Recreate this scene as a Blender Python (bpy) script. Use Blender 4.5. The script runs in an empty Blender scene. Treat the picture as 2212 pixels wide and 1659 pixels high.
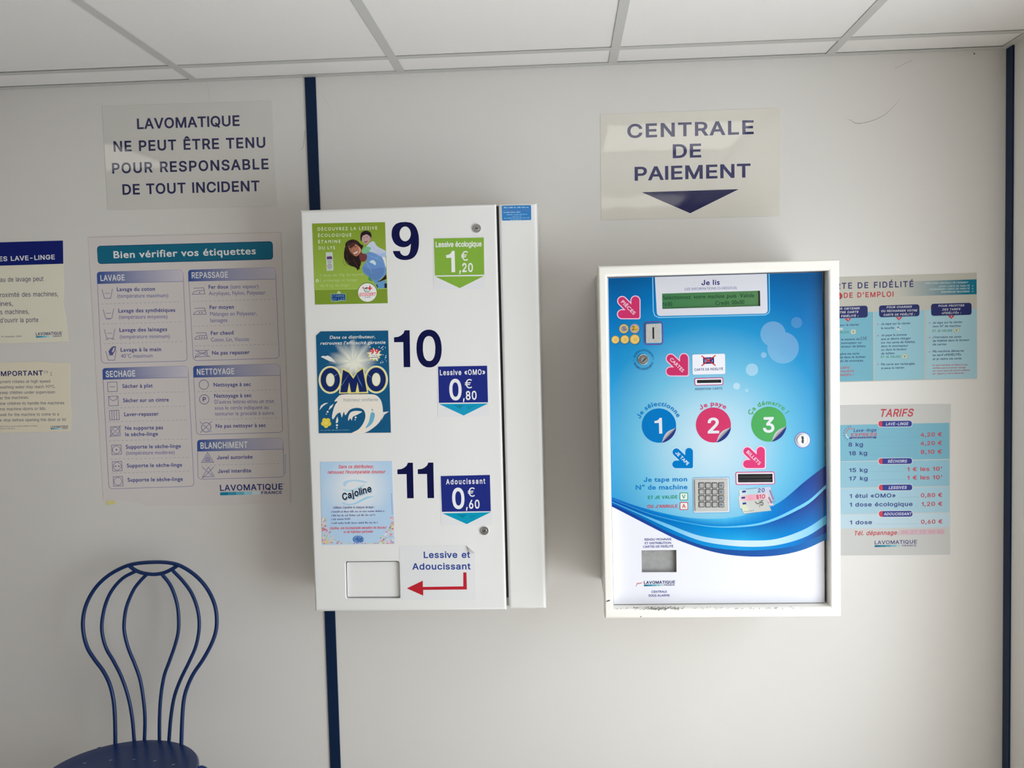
import bpy, bmesh, math, random
from mathutils import Vector
from mathutils.geometry import tessellate_polygon
SC = bpy.context.scene
COL = SC.collection
R = math.radians
random.seed(7)
# ---------------------------------------------------------------- camera
H = 2.35                                   # ceiling height
FPX = 1976.5                               # focal length in pixels of a 2212 px wide picture
YAW, PITCH, ROLL = -0.05462, -0.05705, -0.02502
CAM = Vector((1.03831, -2.64668, H - 0.74539))
FW = Vector((math.sin(YAW) * math.cos(PITCH), math.cos(YAW) * math.cos(PITCH), math.sin(PITCH)))
_r = Vector((math.cos(YAW), -math.sin(YAW), 0)); _u = _r.cross(FW)
RT = _r * math.cos(ROLL) + _u * math.sin(ROLL)
UP = -_r * math.sin(ROLL) + _u * math.cos(ROLL)
cd = bpy.data.cameras.new('camera'); cam = bpy.data.objects.new('camera', cd); COL.objects.link(cam)
cd.sensor_width = 36.0; cd.lens = FPX / 2212 * 36; cd.clip_start = .02
from mathutils import Matrix
cam.matrix_world = Matrix.Translation(CAM) @ Matrix((RT, UP, -FW)).transposed().to_4x4()
SC.camera = cam
# ---------------------------------------------------------------- world, daylight, exposure
SC.view_settings.view_transform = 'Standard'; SC.view_settings.look = 'None'
SC.view_settings.exposure = 0.0; SC.view_settings.gamma = 1.0; SC.view_settings.use_curve_mapping = False
wd = bpy.data.worlds.new('overcast_sky'); SC.world = wd; wd.use_nodes = True
wd.node_tree.nodes['Background'].inputs[0].default_value = (.86, .93, 1.0, 1)
wd.node_tree.nodes['Background'].inputs[1].default_value = 3.0
def area(name, loc, rot, sx, sy, power, col):
    l = bpy.data.lights.new(name, 'AREA'); l.shape = 'RECTANGLE'; l.size = sx; l.size_y = sy; l.energy = power; l.color = col
    o = bpy.data.objects.new(name, l); COL.objects.link(o); o.location = loc; o.rotation_euler = rot; return o
BACK = -4.3                                # wall behind the camera
WIN = (-2.5, -0.74, 0.06, 1.80)           # glazed shop front in the right wall: y0, y1, z0, z1
area('daylight_shop_front', (2.287 + .06, (WIN[0] + WIN[1]) / 2, (WIN[2] + WIN[3]) / 2), (0, R(90), 0), WIN[3] - WIN[2] - .1, WIN[1] - WIN[0] - .1, 28, (.91, .955, 1.0))
sl_ = bpy.data.lights.new('sun', 'SUN'); sl_.energy = 9; sl_.angle = R(.6); sl_.color = (1, .955, .87)
sun = bpy.data.objects.new('sun', sl_); COL.objects.link(sun); sun.location = (5, -2, 5)
sun.rotation_euler = Vector((-math.cos(R(50)), -.06, -math.sin(R(50)))).to_track_quat('-Z', 'Y').to_euler()
# ---------------------------------------------------------------- projection helpers (pixels of the photo -> points on real planes)
def un(x, y, Y=0.0):
    v = FW + RT * ((x - 1106) / FPX) - UP * ((y - 829.5) / FPX)
    return CAM + v * ((Y - CAM.y) / v.y)
def unz(x, y, Z):
    v = FW + RT * ((x - 1106) / FPX) - UP * ((y - 829.5) / FPX)
    return CAM + v * ((Z - CAM.z) / v.z)
def lin(c):
    c /= 255.; return c / 12.92 if c <= .04045 else ((c + .055) / 1.055) ** 2.4
def A(r, g, b, w=190, top=.8):
    """albedo of a print that reads (r,g,b) where white paper reads w"""
    k = top / lin(w); return tuple(min(lin(v) * k, .9) for v in (r, g, b)) + (1,)
def mixc(a, b, t): return tuple(a[i] * (1 - t) + b[i] * t for i in range(3)) + (1,)
# ---------------------------------------------------------------- materials
def nt(name):
    m = bpy.data.materials.new(name); m.use_nodes = True; n = m.node_tree.nodes; b = n['Principled BSDF']; return m, n, m.node_tree.links, b
def mat(name, col, rough=.5, metal=0, coat=0, noise=0, scale=60, bump=0, bscale=200, spec=.5):
    m, n, l, b = nt(name)
    b.inputs['Base Color'].default_value = tuple(col[:3]) + (1,); b.inputs['Roughness'].default_value = rough
    b.inputs['Metallic'].default_value = metal; b.inputs['Coat Weight'].default_value = coat
    b.inputs['Specular IOR Level'].default_value = spec
    geo = n.new('ShaderNodeNewGeometry')
    if noise:
        t = n.new('ShaderNodeTexNoise'); t.inputs['Scale'].default_value = scale; t.inputs['Detail'].default_value = 4
        l.new(geo.outputs['Position'], t.inputs['Vector'])
        mx = n.new('ShaderNodeMix'); mx.data_type = 'RGBA'
        mx.inputs[6].default_value = tuple(c * (1 - noise) for c in col[:3]) + (1,); mx.inputs[7].default_value = tuple(min(c * (1 + noise), 1) for c in col[:3]) + (1,)
        l.new(t.outputs[0], mx.inputs[0]); l.new(mx.outputs[2], b.inputs['Base Color'])
    if bump:
        t = n.new('ShaderNodeTexNoise'); t.inputs['Scale'].default_value = bscale; t.inputs['Detail'].default_value = 3
        l.new(geo.outputs['Position'], t.inputs['Vector'])
        bp = n.new('ShaderNodeBump'); bp.inputs['Strength'].default_value = bump; bp.inputs['Distance'].default_value = .002
        l.new(t.outputs[0], bp.inputs['Height']); l.new(bp.outputs[0], b.inputs['Normal'])
    return m
def print_mat(name, rough, spec=.5, bump=0, bscale=14):
    m, n, l, b = nt(name)
    a = n.new('ShaderNodeAttribute'); a.attribute_name = 'Col'; l.new(a.outputs['Color'], b.inputs['Base Color'])
    b.inputs['Roughness'].default_value = rough; b.inputs['Specular IOR Level'].default_value = spec
    if bump:
        geo = n.new('ShaderNodeNewGeometry'); t = n.new('ShaderNodeTexNoise'); t.inputs['Scale'].default_value = bscale; t.inputs['Detail'].default_value = 2
        l.new(geo.outputs['Position'], t.inputs['Vector'])
        bp = n.new('ShaderNodeBump'); bp.inputs['Strength'].default_value = bump; bp.inputs['Distance'].default_value = .004
        l.new(t.outputs[0], bp.inputs['Height']); l.new(bp.outputs[0], b.inputs['Normal'])
    return m
M = dict(
    wall=mat('painted_wall_panel', (.79, .764, .728), .38, noise=.018, scale=2.5, bump=.05, bscale=90),
    wall2=mat('darkened_back_wall', (.36, .33, .30), .7, noise=.03, scale=3),  # unseen left and back walls, darkened to cut the bounced light
    tile=mat('mineral_ceiling_tile', (.84, .82, .80), .9, noise=.035, scale=420, bump=.22, bscale=520),
    bar=mat('lacquered_grid_bar', (.57, .565, .545), .5, spec=.3),
    plenum=mat('dark_ceiling_void', (.04, .04, .04), .9),
    floor=mat('grey_floor_tile', (.54, .51, .46), .35, noise=.08, scale=9),
    joint=mat('floor_joint', (.2, .19, .18), .8),
    blue=mat('dark_blue_joint_cover', (.002, .017, .058), .45, noise=.1, scale=30, spec=.22),
    enamel=mat('white_enamel', (.86, .855, .84), .22, noise=.012, scale=6, spec=.5),
    enamel2=mat('cream_enamel_frame', (.885, .862, .80), .22, noise=.01, scale=8),
    side=mat('enamel_housing', (.62, .60, .55), .4),
    dark=mat('black_plastic', (.008, .008, .009), .35),
    steel=mat('brushed_steel', (.55, .54, .52), .34, metal=1, noise=.15, scale=120),
    steel2=mat('dull_cast_metal', (.46, .455, .435), .55, metal=.35, noise=.12, scale=180, bump=.3, bscale=400),
    steel3=mat('darker_key_metal', (.33, .325, .31), .5, metal=.35, noise=.15, scale=200),
    steel4=mat('worn_cup_metal', (.30, .30, .295), .55, metal=.2, noise=.3, scale=55),
    chrome=mat('polished_metal', (.75, .75, .74), .16, metal=1),
    chair=mat('blue_lacquered_steel', (.004, .026, .118), .3, noise=.12, scale=40, spec=.4),
    rubber=mat('black_rubber', (.02, .02, .02), .8),
    frame=mat('door_aluminium', (.5, .5, .5), .4, metal=.6),
    paper=print_mat('printed_paper', .55, .25), gloss=print_mat('laminated_print', .16, .26, .04, 16),
    film=print_mat('glossy_plastic_film', .045, .8, .10, 9),
    lcd=print_mat('display_glass', .04, .6),
)
lm, ln, ll, lb = nt('lamp_diffuser'); lb.inputs['Base Color'].default_value = (.8, .8, .8, 1)
lb.inputs['Emission Color'].default_value = (1, .97, .88, 1); lb.inputs['Emission Strength'].default_value = 1.5; M['lamp'] = lm
gm, gn, gl, gb = nt('door_glass'); gb.inputs['Transmission Weight'].default_value = 1; gb.inputs['Roughness'].default_value = 0; gb.inputs['IOR'].default_value = 1.1; M['glass'] = gm
# ---------------------------------------------------------------- object helpers
def tag(o, label=None, cat=None, group=None, kind=None):
    for k, v in (('label', label), ('category', cat), ('group', group), ('kind', kind)):
        if v: o[k] = v
    return o
def empty(name, loc, label=None, cat=None, group=None, kind=None):
    o = bpy.data.objects.new(name, None); COL.objects.link(o); o.location = loc; o.empty_display_size = .05
    return tag(o, label, cat, group, kind)
def root_loc(p):
    v = Vector((0, 0, 0))
    while p is not None: v += p.location; p = p.parent
    return v
def obj(name, vs, fs, m, parent=None, cols=None, smooth=None, label=None):
    """one mesh object from world-space vertices; becomes a child of parent when given"""
    L = root_loc(parent)
    me = bpy.data.meshes.new(name); me.from_pydata([(v[0] - L.x, v[1] - L.y, v[2] - L.z) for v in vs], [], fs); me.update()
    if cols is not None:
        a = me.color_attributes.new('Col', 'FLOAT_COLOR', 'POINT')
        a.data.foreach_set('color', [c for q in cols for c in q])
    if m is not None: me.materials.append(m)
    if smooth is not None:
        me.shade_smooth(); me.set_sharp_from_angle(angle=R(smooth))
    o = bpy.data.objects.new(name, me); COL.objects.link(o)
    if parent is not None: o.parent = parent
    if label: o['label'] = label
    return o
class Mb:
    def __init__(s): s.v = []; s.f = []
    def add(s, vs, fs):
        k = len(s.v); s.v += [tuple(v) for v in vs]; s.f += [tuple(i + k for i in f) for f in fs]; return s
    def box(s, x0, x1, y0, y1, z0, z1):
        return s.add([(x, y, z) for x in (x0, x1) for y in (y0, y1) for z in (z0, z1)],
                     [(0, 1, 3, 2), (4, 6, 7, 5), (0, 4, 5, 1), (2, 3, 7, 6), (0, 2, 6, 4), (1, 5, 7, 3)])
    def slab(s, outer, yf, yb, r=0, holes=(), rh=0, seg=5, back=True):
        """plate in the XZ plane; outer/holes are ccw lists of (x,z); yf front (towards camera), yb back; rounded front edges"""
        def rings(loop, r, sgn):
            if r <= 0: rs = [(0, yf)]
            else: rs = [(r * (1 - math.sin(k / seg * math.pi / 2)), yf + r * (1 - math.cos(k / seg * math.pi / 2))) for k in range(seg + 1)]
            L = [[(p[0], y, p[1]) for p in offs(loop, d * sgn)] for d, y in rs]
            L.append([(p[0], yb, p[1]) for p in loop]); return L
        allr = [rings(outer, r, 1)] + [rings(h, rh, -1) for h in holes]
        for sgi, L in enumerate(allr):
            n = len(L[0])
            for a, b in zip(L[:-1], L[1:]):
                k = len(s.v); s.v += a + b
                for i in range(n):
                    j = (i + 1) % n
                    q = (k + i, k + n + i, k + n + j, k + j) if sgi == 0 else (k + i, k + j, k + n + j, k + n + i)
                    s.f.append(q)
        for which in ((0, -1) if back else (0,)):
            loops = [[Vector((p[0], p[2], 0)) for p in L[which]] for L in allr]
            tri = tessellate_polygon(loops); fl = [p for L in allr for p in L[which]]
            k = len(s.v); s.v += fl
            for t in tri:
                a, b, c = (fl[i] for i in t)
                ar = (b[0] - a[0]) * (c[2] - a[2]) - (c[0] - a[0]) * (b[2] - a[2])
                t = tuple(t) if (ar > 0) == (which == 0) else tuple(reversed(t))
                s.f.append(tuple(i + k for i in t))
        return s
    def tube(s, pts, r, n=10, closed=False, caps=True):
        pts = [Vector(p) for p in pts]; N = len(pts); k = len(s.v); prev = None
        for i, p in enumerate(pts):
            if closed: t = pts[(i + 1) % N] - pts[i - 1]
            else: t = pts[min(i + 1, N - 1)] - pts[max(i - 1, 0)]
            t.normalize()
            if prev is None:
                a = Vector((0, 1, 0)) if abs(t.y) < .9 else Vector((1, 0, 0)); nrm = (a - t * a.dot(t)).normalized()
            else: nrm = (prev - t * prev.dot(t)).normalized()
            prev = nrm; bn = t.cross(nrm)
            rr = r[i] if isinstance(r, (list, tuple)) else r
            s.v += [tuple(p + (nrm * math.cos(2 * math.pi * j / n) + bn * math.sin(2 * math.pi * j / n)) * rr) for j in range(n)]
        for i in range(N if closed else N - 1):
            a = k + i * n; b = k + ((i + 1) % N) * n
            for j in range(n): s.f.append((a + j, a + (j + 1) % n, b + (j + 1) % n, b + j))
        if caps and not closed:
            s.f.append(tuple(k + j for j in reversed(range(n)))); s.f.append(tuple(k + (N - 1) * n + j for j in range(n)))
        return s
    def lathe(s, c, prof, n=32):
        """profile [(radius, y)] turned about the Y axis through c=(x,z)"""
        k = len(s.v)
        for rr, y in prof: s.v += [(c[0] + rr * math.cos(2 * math.pi * j / n), y, c[1] + rr * math.sin(2 * math.pi * j / n)) for j in range(n)]
        for i in range(len(prof) - 1):
            a = k + i * n; b = a + n
            for j in range(n): s.f.append((a + j, b + j, b + (j + 1) % n, a + (j + 1) % n))
        s.f.append(tuple(k + j for j in reversed(range(n)))) ; s.f.append(tuple(k + (len(prof) - 1) * n + j for j in range(n)))
        return s
    def build(s, name, m, parent=None, smooth=None, label=None): return obj(name, s.v, s.f, m, parent, None, smooth, label)
def offs(loop, d):
    """inward offset of a ccw loop by d"""
    if not d: return list(loop)
    o = []; n = len(loop)
    for i in range(n):
        p0, p, p1 = Vector(loop[i - 1][:2]), Vector(loop[i][:2]), Vector(loop[(i + 1) % n][:2])
        a = (p - p0).normalized(); b = (p1 - p).normalized(); na = Vector((-a.y, a.x)); nb = Vector((-b.y, b.x))
        m_ = (na + nb).normalized(); q = p + m_ * (d / max(m_.dot(na), .3)); o.append((q.x, q.y))
    return o
def rect(x0, x1, z0, z1): return [(x0, z0), (x1, z0), (x1, z1), (x0, z1)]
def rounded(poly, r, seg=5):
    """round the corners of a polygon (2D)"""
    o = []; n = len(poly)
    for i in range(n):
        p0, p, p1 = Vector(poly[i - 1]), Vector(poly[i]), Vector(poly[(i + 1) % n])
        rr = r[i] if isinstance(r, (list, tuple)) else r
        if rr <= 0: o.append(tuple(p)); continue
        a = p + (p0 - p).normalized() * rr; b = p + (p1 - p).normalized() * rr
        for k in range(seg + 1):
            t = k / seg; o.append(tuple(a * (1 - t) ** 2 + p * 2 * t * (1 - t) + b * t * t))
    return o
def catmull(pts, m=6, closed=False):
    pts = [Vector(p) for p in pts]; n = len(pts); o = []
    for i in range(n if closed else n - 1):
        p0 = pts[i - 1] if (i > 0 or closed) else pts[0] * 2 - pts[1]
        p1 = pts[i]; p2 = pts[(i + 1) % n]; p3 = pts[(i + 2) % n] if (i + 2 < n or closed) else pts[-1] * 2 - pts[-2]
        for k in range(m):
            t = k / m
            o.append(.5 * ((2 * p1) + (p2 - p0) * t + (2 * p0 - 5 * p1 + 4 * p2 - p3) * t * t + (3 * p1 - p0 - 3 * p2 + p3) * t ** 3))
    if not closed: o.append(pts[-1])
    return o
# ---------------------------------------------------------------- letter outlines, thousandths of an em: character code: [advance, outline, outline ...]; an outline is a start point followed by steps
FONTDATA = {}
FONTDATA['r'] = {
65:[486,[202,515,-187,-515,76,0,49,142,205,0,50,-142,76,0,-189,515],[241,446,39,-121,42,-120,-160,0,45,130]],
66:[462,[60,515,0,-515,224,1,42,8,42,19,25,21,13,18,12,28,6,30,-3,50,-8,24,-13,22,-16,19,-17,12,-20,10,-22,5,28,13,20,15,12,13,13,25,6,27,0,33,-8,34,-13,26,-19,23,-20,15,-30,14,-26,7,-38,3],[131,230,132,0,25,-4,21,-9,26,-20,10,-16,7,-16,3,-36,-9,-26,-23,-24,-37,-13,-33,-3,-122,0],[131,292,0,159,127,0,16,-2,29,-11,22,-22,10,-26,-1,-34,-11,-26,-10,-13,-15,-11,-23,-10,-25,-4]],
67:[516,[377,497,-36,15,-49,9,-56,-1,-45,-11,-40,-19,-37,-29,-31,-40,-23,-45,-14,-47,-6,-60,3,-67,14,-56,19,-43,31,-42,32,-28,24,-15,26,-12,42,-10,51,-3,43,5,37,13,38,21,29,26,25,33,16,34,10,42,-72,0,-6,-24,-13,-25,-23,-26,-15,-11,-25,-13,-32,-7,-31,-2,-25,3,-22,6,-22,10,-34,28,-23,31,-12,26,-9,28,-5,39,-1,44,4,39,11,39,16,33,19,24,25,22,23,12,27,9,30,4,29,-2,34,-8,28,-15,25,-23,17,-27,10,-33,72,0,-11,43,-25,47,-31,35]],
68:[508,[60,0,173,0,30,2,41,8,36,12,33,20,31,26,21,27,22,41,16,59,5,60,-4,62,-13,52,-20,43,-23,32,-39,33,-48,24,-54,12,-207,2],[131,63,0,388,120,-1,29,-5,28,-10,27,-16,23,-22,15,-22,17,-41,8,-43,0,-56,-7,-48,-12,-35,-16,-27,-16,-18,-28,-21,-21,-10,-24,-7,-35,-5]],
69:[425,[382,0,0,63,-251,0,0,165,231,0,0,64,-231,0,0,159,248,0,0,64,-319,0,0,-515]],
70:[416,[60,0,71,0,0,221,222,0,0,64,-222,0,0,166,244,0,0,64,-315,0]],
71:[526,[308,519,-47,3,-40,-4,-44,-14,-41,-23,-35,-33,-25,-36,-20,-44,-13,-55,-3,-43,3,-69,13,-54,22,-48,31,-41,42,-33,40,-19,45,-11,47,-2,45,5,40,14,34,19,30,27,24,33,18,40,9,40,1,91,-202,0,0,-64,132,0,-2,-26,-11,-35,-15,-26,-20,-21,-28,-17,-30,-10,-27,-4,-42,3,-30,9,-28,16,-25,24,-20,27,-15,35,-9,43,-2,58,5,43,11,37,16,32,14,19,34,29,26,13,30,7,30,2,40,-7,31,-14,27,-23,22,-32,12,-32,73,0,-6,29,-15,36,-14,23,-24,27,-26,22,-34,18]],
72:[523,[60,0,71,0,0,232,261,0,0,-232,71,0,0,515,-71,0,0,-220,-261,0,0,220,-71,0]],
73:[306,[31,515,0,-64,87,0,0,-388,-87,0,0,-63,245,0,0,63,-87,0,0,388,87,0,0,64]],
74:[402,[343,515,-72,0,0,-379,-5,-29,-15,-26,-20,-15,-28,-9,-31,0,-26,8,-21,16,-15,26,-6,29,0,43,-71,0,2,-63,13,-44,10,-19,19,-21,38,-25,24,-9,29,-5,40,0,29,5,27,10,24,15,23,23,17,27,10,28,5,39]],
75:[473,[455,1,0,4,-205,285,204,219,1,4,-3,2,-87,0,-180,-195,-55,-65,1,260,-71,0,0,-515,71,0,0,169,69,73,173,-242]],
76:[399,[60,515,0,-515,308,0,0,63,-237,0,0,452]],
77:[634,[574,515,-97,0,-128,-331,-31,-97,-34,104,-126,324,-98,0,0,-515,68,0,-2,417,41,-117,119,-300,61,0,117,297,41,120,-1,-417,70,0]],
78:[529,[470,0,0,515,-72,0,0,-336,3,-82,-41,73,-218,345,-82,0,0,-515,71,0,0,327,-3,91,70,-120,190,-298]],
79:[539,[298,521,-49,0,-42,-7,-44,-18,-36,-24,-32,-34,-27,-44,-17,-43,-10,-57,0,-64,6,-49,15,-48,23,-43,31,-38,35,-27,38,-19,52,-12,50,-1,42,8,45,17,35,25,33,35,27,44,15,41,10,53,1,62,-7,56,-15,49,-23,43,-18,24,-19,18,-29,22,-37,18],[262,59,-36,6,-32,13,-27,20,-21,25,-18,31,-12,37,-5,39,-1,44,6,46,10,36,17,31,18,24,30,23,25,12,31,8,29,2,37,-6,33,-14,25,-18,22,-25,18,-31,11,-33,7,-46,1,-41,-5,-44,-9,-33,-13,-28,-22,-30,-22,-20,-29,-16,-28,-9]],
80:[451,[60,0,71,0,0,185,119,0,53,8,34,14,21,14,21,20,14,19,15,37,6,29,1,25,-4,41,-10,32,-16,28,-20,22,-28,20,-32,13,-45,8,-200,0],[131,249,0,203,135,-2,35,-13,23,-19,16,-31,4,-24,0,-25,-9,-36,-10,-17,-12,-13,-23,-15,-27,-7]],
81:[539,[473,-48,0,7,-62,81,35,37,22,36,17,40,11,47,3,35,0,43,-3,37,-14,55,-19,42,-26,36,-24,24,-35,24,-45,18,-47,8,-47,-2,-48,-11,-38,-18,-37,-29,-33,-41,-23,-45,-14,-47,-6,-59,3,-68,15,-58,19,-42,28,-38,23,-22,25,-18,37,-18,33,-9,48,-5,45,5,43,13,43,-58],[258,455,31,0,36,-9,33,-18,25,-23,19,-26,13,-27,9,-32,5,-37,-1,-61,-9,-47,-22,-48,-26,-30,-53,68,-73,-1,1,-6,70,-91,-3,-2,-28,-5,-37,0,-32,8,-28,14,-25,20,-22,29,-15,28,-11,38,-4,33,-1,44,5,43,10,35,16,33,17,22,31,26,37,17]],
82:[455,[60,515,0,-515,71,0,0,197,117,0,105,-197,83,0,-114,209,36,20,24,22,21,34,8,25,4,29,-2,50,-11,38,-16,28,-19,20,-21,15,-27,13,-29,8,-45,4],[131,452,132,-2,29,-7,23,-13,20,-25,6,-17,4,-21,0,-24,-5,-23,-15,-29,-10,-9,-19,-11,-29,-8,-136,-1]],
83:[453,[259,521,-35,1,-41,-4,-35,-10,-28,-14,-25,-18,-21,-24,-13,-25,-8,-29,-1,-38,8,-32,16,-27,20,-20,25,-17,33,-15,107,-30,35,-13,29,-18,16,-22,4,-15,-1,-26,-9,-21,-9,-12,-14,-13,-25,-13,-46,-10,-28,0,-24,3,-23,7,-18,10,-19,17,-8,10,-7,16,-3,24,-73,0,2,-24,7,-26,10,-22,17,-22,26,-24,28,-16,23,-8,37,-8,52,-2,31,3,32,7,37,15,30,22,22,26,14,26,8,30,0,38,-6,29,-16,29,-21,22,-32,21,-28,13,-105,30,-37,14,-28,18,-16,22,-4,16,1,19,4,15,12,18,12,12,18,10,17,7,27,5,51,-3,24,-8,14,-8,14,-10,11,-15,8,-18,3,-18,70,0,-2,26,-8,25,-14,25,-22,24,-23,17,-24,12,-27,9]],
84:[455,[192,0,71,0,0,451,160,0,0,64,-392,0,0,-64,161,0]],
85:[523,[60,515,0,-349,8,-47,20,-44,27,-31,29,-23,32,-15,36,-10,38,-5,54,3,41,11,33,16,27,20,26,28,18,32,11,37,3,23,0,354,-70,0,0,-338,-3,-22,-6,-23,-18,-31,-28,-24,-30,-13,-36,-6,-47,3,-36,14,-29,23,-20,31,-7,23,-3,26,0,337]],
86:[486,[15,515,189,-515,79,0,188,515,-76,0,-108,-309,-42,-138,-43,132,-112,315]],
87:[692,[677,515,-74,0,-83,-325,-24,-107,-23,99,-87,332,-79,1,-88,-333,-22,-100,-29,125,-80,308,-73,0,140,-515,82,1,93,343,15,76,20,-85,90,-334,81,-1]],
88:[480,[19,0,77,0,105,149,39,65,28,-47,115,-167,79,1,0,4,-179,260,164,237,5,12,-77,1,-104,-150,-30,-52,-33,57,-99,145,-77,0,-3,-2,5,-11,165,-240,-178,-253]],
89:[478,[203,0,72,0,0,211,181,290,5,9,-2,5,-78,-1,-104,-170,-37,-69,-30,56,-113,184,-80,-1,0,-5,186,-298]],
90:[444,[406,0,0,63,-281,-1,50,68,228,332,0,53,-363,0,0,-64,279,1,-41,-55,-237,-346,0,-51]],
97:[395,[343,0,0,270,-6,34,-17,35,-22,23,-27,15,-25,8,-32,5,-35,0,-28,-4,-31,-9,-28,-15,-29,-27,-13,-19,-11,-24,66,-19,16,27,29,21,29,9,42,-1,25,-9,18,-16,10,-24,1,-28,-7,-11,-19,-6,-87,-11,-48,-10,-23,-9,-30,-18,-15,-16,-9,-16,-7,-35,2,-36,7,-22,10,-18,20,-23,32,-19,37,-10,36,-1,37,6,27,13,26,21,12,18,0,-49],[275,186,0,-54,-4,-20,-15,-25,-22,-20,-16,-8,-22,-6,-40,-1,-32,10,-19,18,-6,18,0,23,10,19,14,12,36,13,81,11]],
98:[430,[52,515,0,-515,67,0,0,59,30,-39,23,-16,22,-8,28,-5,29,1,46,12,31,19,23,23,26,42,12,33,7,43,0,45,-6,47,-13,39,-19,34,-32,32,-32,18,-36,10,-39,2,-40,-9,-32,-21,-27,-34,0,188],[222,53,-24,3,-22,8,-15,10,-20,24,-10,20,-8,29,-4,28,0,35,5,31,7,24,19,33,17,16,21,10,24,5,22,0,20,-3,20,-9,15,-12,16,-19,11,-22,8,-26,4,-56,-3,-28,-6,-26,-10,-24,-12,-17,-15,-15,-18,-11,-23,-7]],
99:[402,[306,365,-29,14,-39,10,-41,2,-38,-7,-35,-14,-25,-18,-25,-26,-22,-37,-13,-43,-5,-43,1,-44,7,-38,10,-27,23,-39,26,-26,33,-22,34,-11,33,-5,36,2,32,7,30,14,27,19,20,22,16,27,8,26,-65,16,-5,-15,-11,-20,-11,-13,-17,-12,-34,-10,-26,-1,-19,3,-24,10,-24,21,-17,29,-11,35,-3,58,9,46,10,23,12,17,18,17,17,10,30,7,30,0,23,-7,18,-10,17,-16,12,-20,5,-15,65,16,-10,27,-12,22,-18,21]],
100:[430,[378,515,-68,0,0,-187,-29,36,-27,17,-35,9,-46,-1,-40,-11,-28,-17,-31,-30,-20,-35,-12,-35,-8,-45,0,-49,8,-48,12,-32,25,-41,25,-24,30,-18,17,-6,29,-6,29,-1,28,5,20,8,22,14,15,15,18,26,0,-59,66,0],[209,53,-24,2,-16,5,-19,11,-16,15,-12,18,-10,22,-9,48,2,55,8,31,11,24,10,13,22,19,21,10,19,3,29,0,22,-6,17,-10,15,-13,13,-18,11,-26,6,-25,3,-31,-1,-29,-5,-32,-9,-25,-13,-23,-14,-16,-16,-11,-21,-8]],
101:[410,[194,391,-37,-7,-31,-13,-29,-20,-25,-28,-22,-39,-11,-39,-5,-43,1,-43,7,-38,13,-35,21,-32,23,-24,26,-18,36,-14,44,-7,38,2,43,11,23,11,19,13,29,33,15,35,-66,16,-14,-28,-15,-14,-18,-10,-30,-7,-45,3,-33,14,-25,24,-17,33,-7,42,275,0,-1,65,-6,32,-11,30,-18,33,-23,24,-26,18,-31,13,-32,6],[103,227,10,41,19,30,15,13,19,11,36,8,36,-4,19,-7,17,-13,13,-15,10,-19,11,-41,0,-4]],
102:[260,[80,0,68,0,0,327,87,0,0,59,-87,0,1,51,8,20,17,13,26,4,33,-6,17,56,-1,3,-10,3,-32,6,-29,0,-23,-4,-30,-13,-25,-22,-14,-25,-6,-27,0,-59,-74,0,0,-59,74,0]],
103:[431,[379,385,-66,0,0,-60,-30,38,-19,13,-19,9,-29,5,-32,0,-32,-5,-29,-12,-26,-18,-23,-25,-17,-27,-13,-31,-7,-34,-3,-31,3,-57,7,-33,14,-32,15,-22,18,-20,27,-19,33,-14,32,-5,39,0,29,8,24,13,18,17,18,24,0,-82,-4,-19,-11,-23,-26,-21,-20,-8,-30,-5,-30,1,-22,4,-34,18,-16,17,-12,18,-56,-31,6,-14,16,-22,34,-27,32,-14,40,-9,44,-1,33,4,35,9,31,15,27,23,14,20,12,29,5,31],[222,329,24,-6,18,-10,18,-15,11,-17,9,-18,7,-30,3,-32,-1,-33,-12,-45,-10,-19,-17,-19,-33,-16,-22,-4,-26,1,-23,6,-18,9,-15,13,-16,22,-14,44,-3,35,2,25,5,30,8,21,13,22,16,16,12,9,24,9]],
104:[416,[52,515,0,-515,68,0,0,240,4,25,11,25,18,20,26,14,27,5,30,-2,25,-11,22,-23,10,-25,3,-21,0,-247,68,0,0,255,-7,44,-14,34,-22,27,-32,20,-30,9,-33,2,-37,-6,-28,-12,-25,-19,-16,-22,0,183]],
105:[173,[52,0,68,0,0,386,-68,0],[41,481,5,-16,13,-14,15,-7,18,-2,20,7,12,11,8,18,0,16,-6,16,-16,15,-14,5,-19,0,-15,-6,-13,-12,-7,-14]],
106:[173,[120,385,-67,0,-1,-424,-4,-17,-13,-16,-17,-8,-28,0,0,-63,50,3,35,14,18,14,10,15,14,34,3,34],[132,477,0,18,-7,15,-13,13,-17,7,-17,0,-17,-7,-13,-13,-7,-15,0,-17,6,-15,11,-12,17,-8,18,0,17,5,15,13]],
107:[387,[52,515,0,-515,68,0,0,142,36,34,139,-176,82,0,1,5,-4,5,-165,209,157,161,0,4,-2,2,-78,0,-161,-166,-5,-2,0,297]],
108:[195,[52,515,0,-436,4,-24,8,-21,8,-11,13,-12,17,-8,32,-6,27,1,27,5,-12,58,-12,-2,-31,2,-7,5,-5,18,-1,431]],
109:[616,[563,0,-2,288,-4,20,-11,27,-12,17,-18,17,-27,15,-26,7,-34,1,-21,-2,-27,-9,-26,-16,-19,-18,-16,-24,-17,32,-25,23,-27,12,-38,2,-27,-5,-26,-12,-27,-23,-14,-22,0,56,-67,0,0,-386,68,0,0,250,2,16,9,24,15,20,25,15,25,5,27,-2,22,-9,18,-17,10,-25,1,-277,67,0,0,256,3,16,10,25,15,17,19,11,27,5,27,-2,26,-11,16,-14,9,-21,3,-25,0,-257]],
110:[416,[364,0,-1,266,-9,42,-10,22,-12,18,-18,18,-29,16,-37,8,-34,0,-34,-8,-25,-12,-19,-16,-18,-26,0,58,-66,0,0,-386,68,0,0,240,4,25,11,25,18,20,26,14,27,5,30,-2,25,-11,22,-23,10,-25,3,-21,0,-247]],
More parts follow.
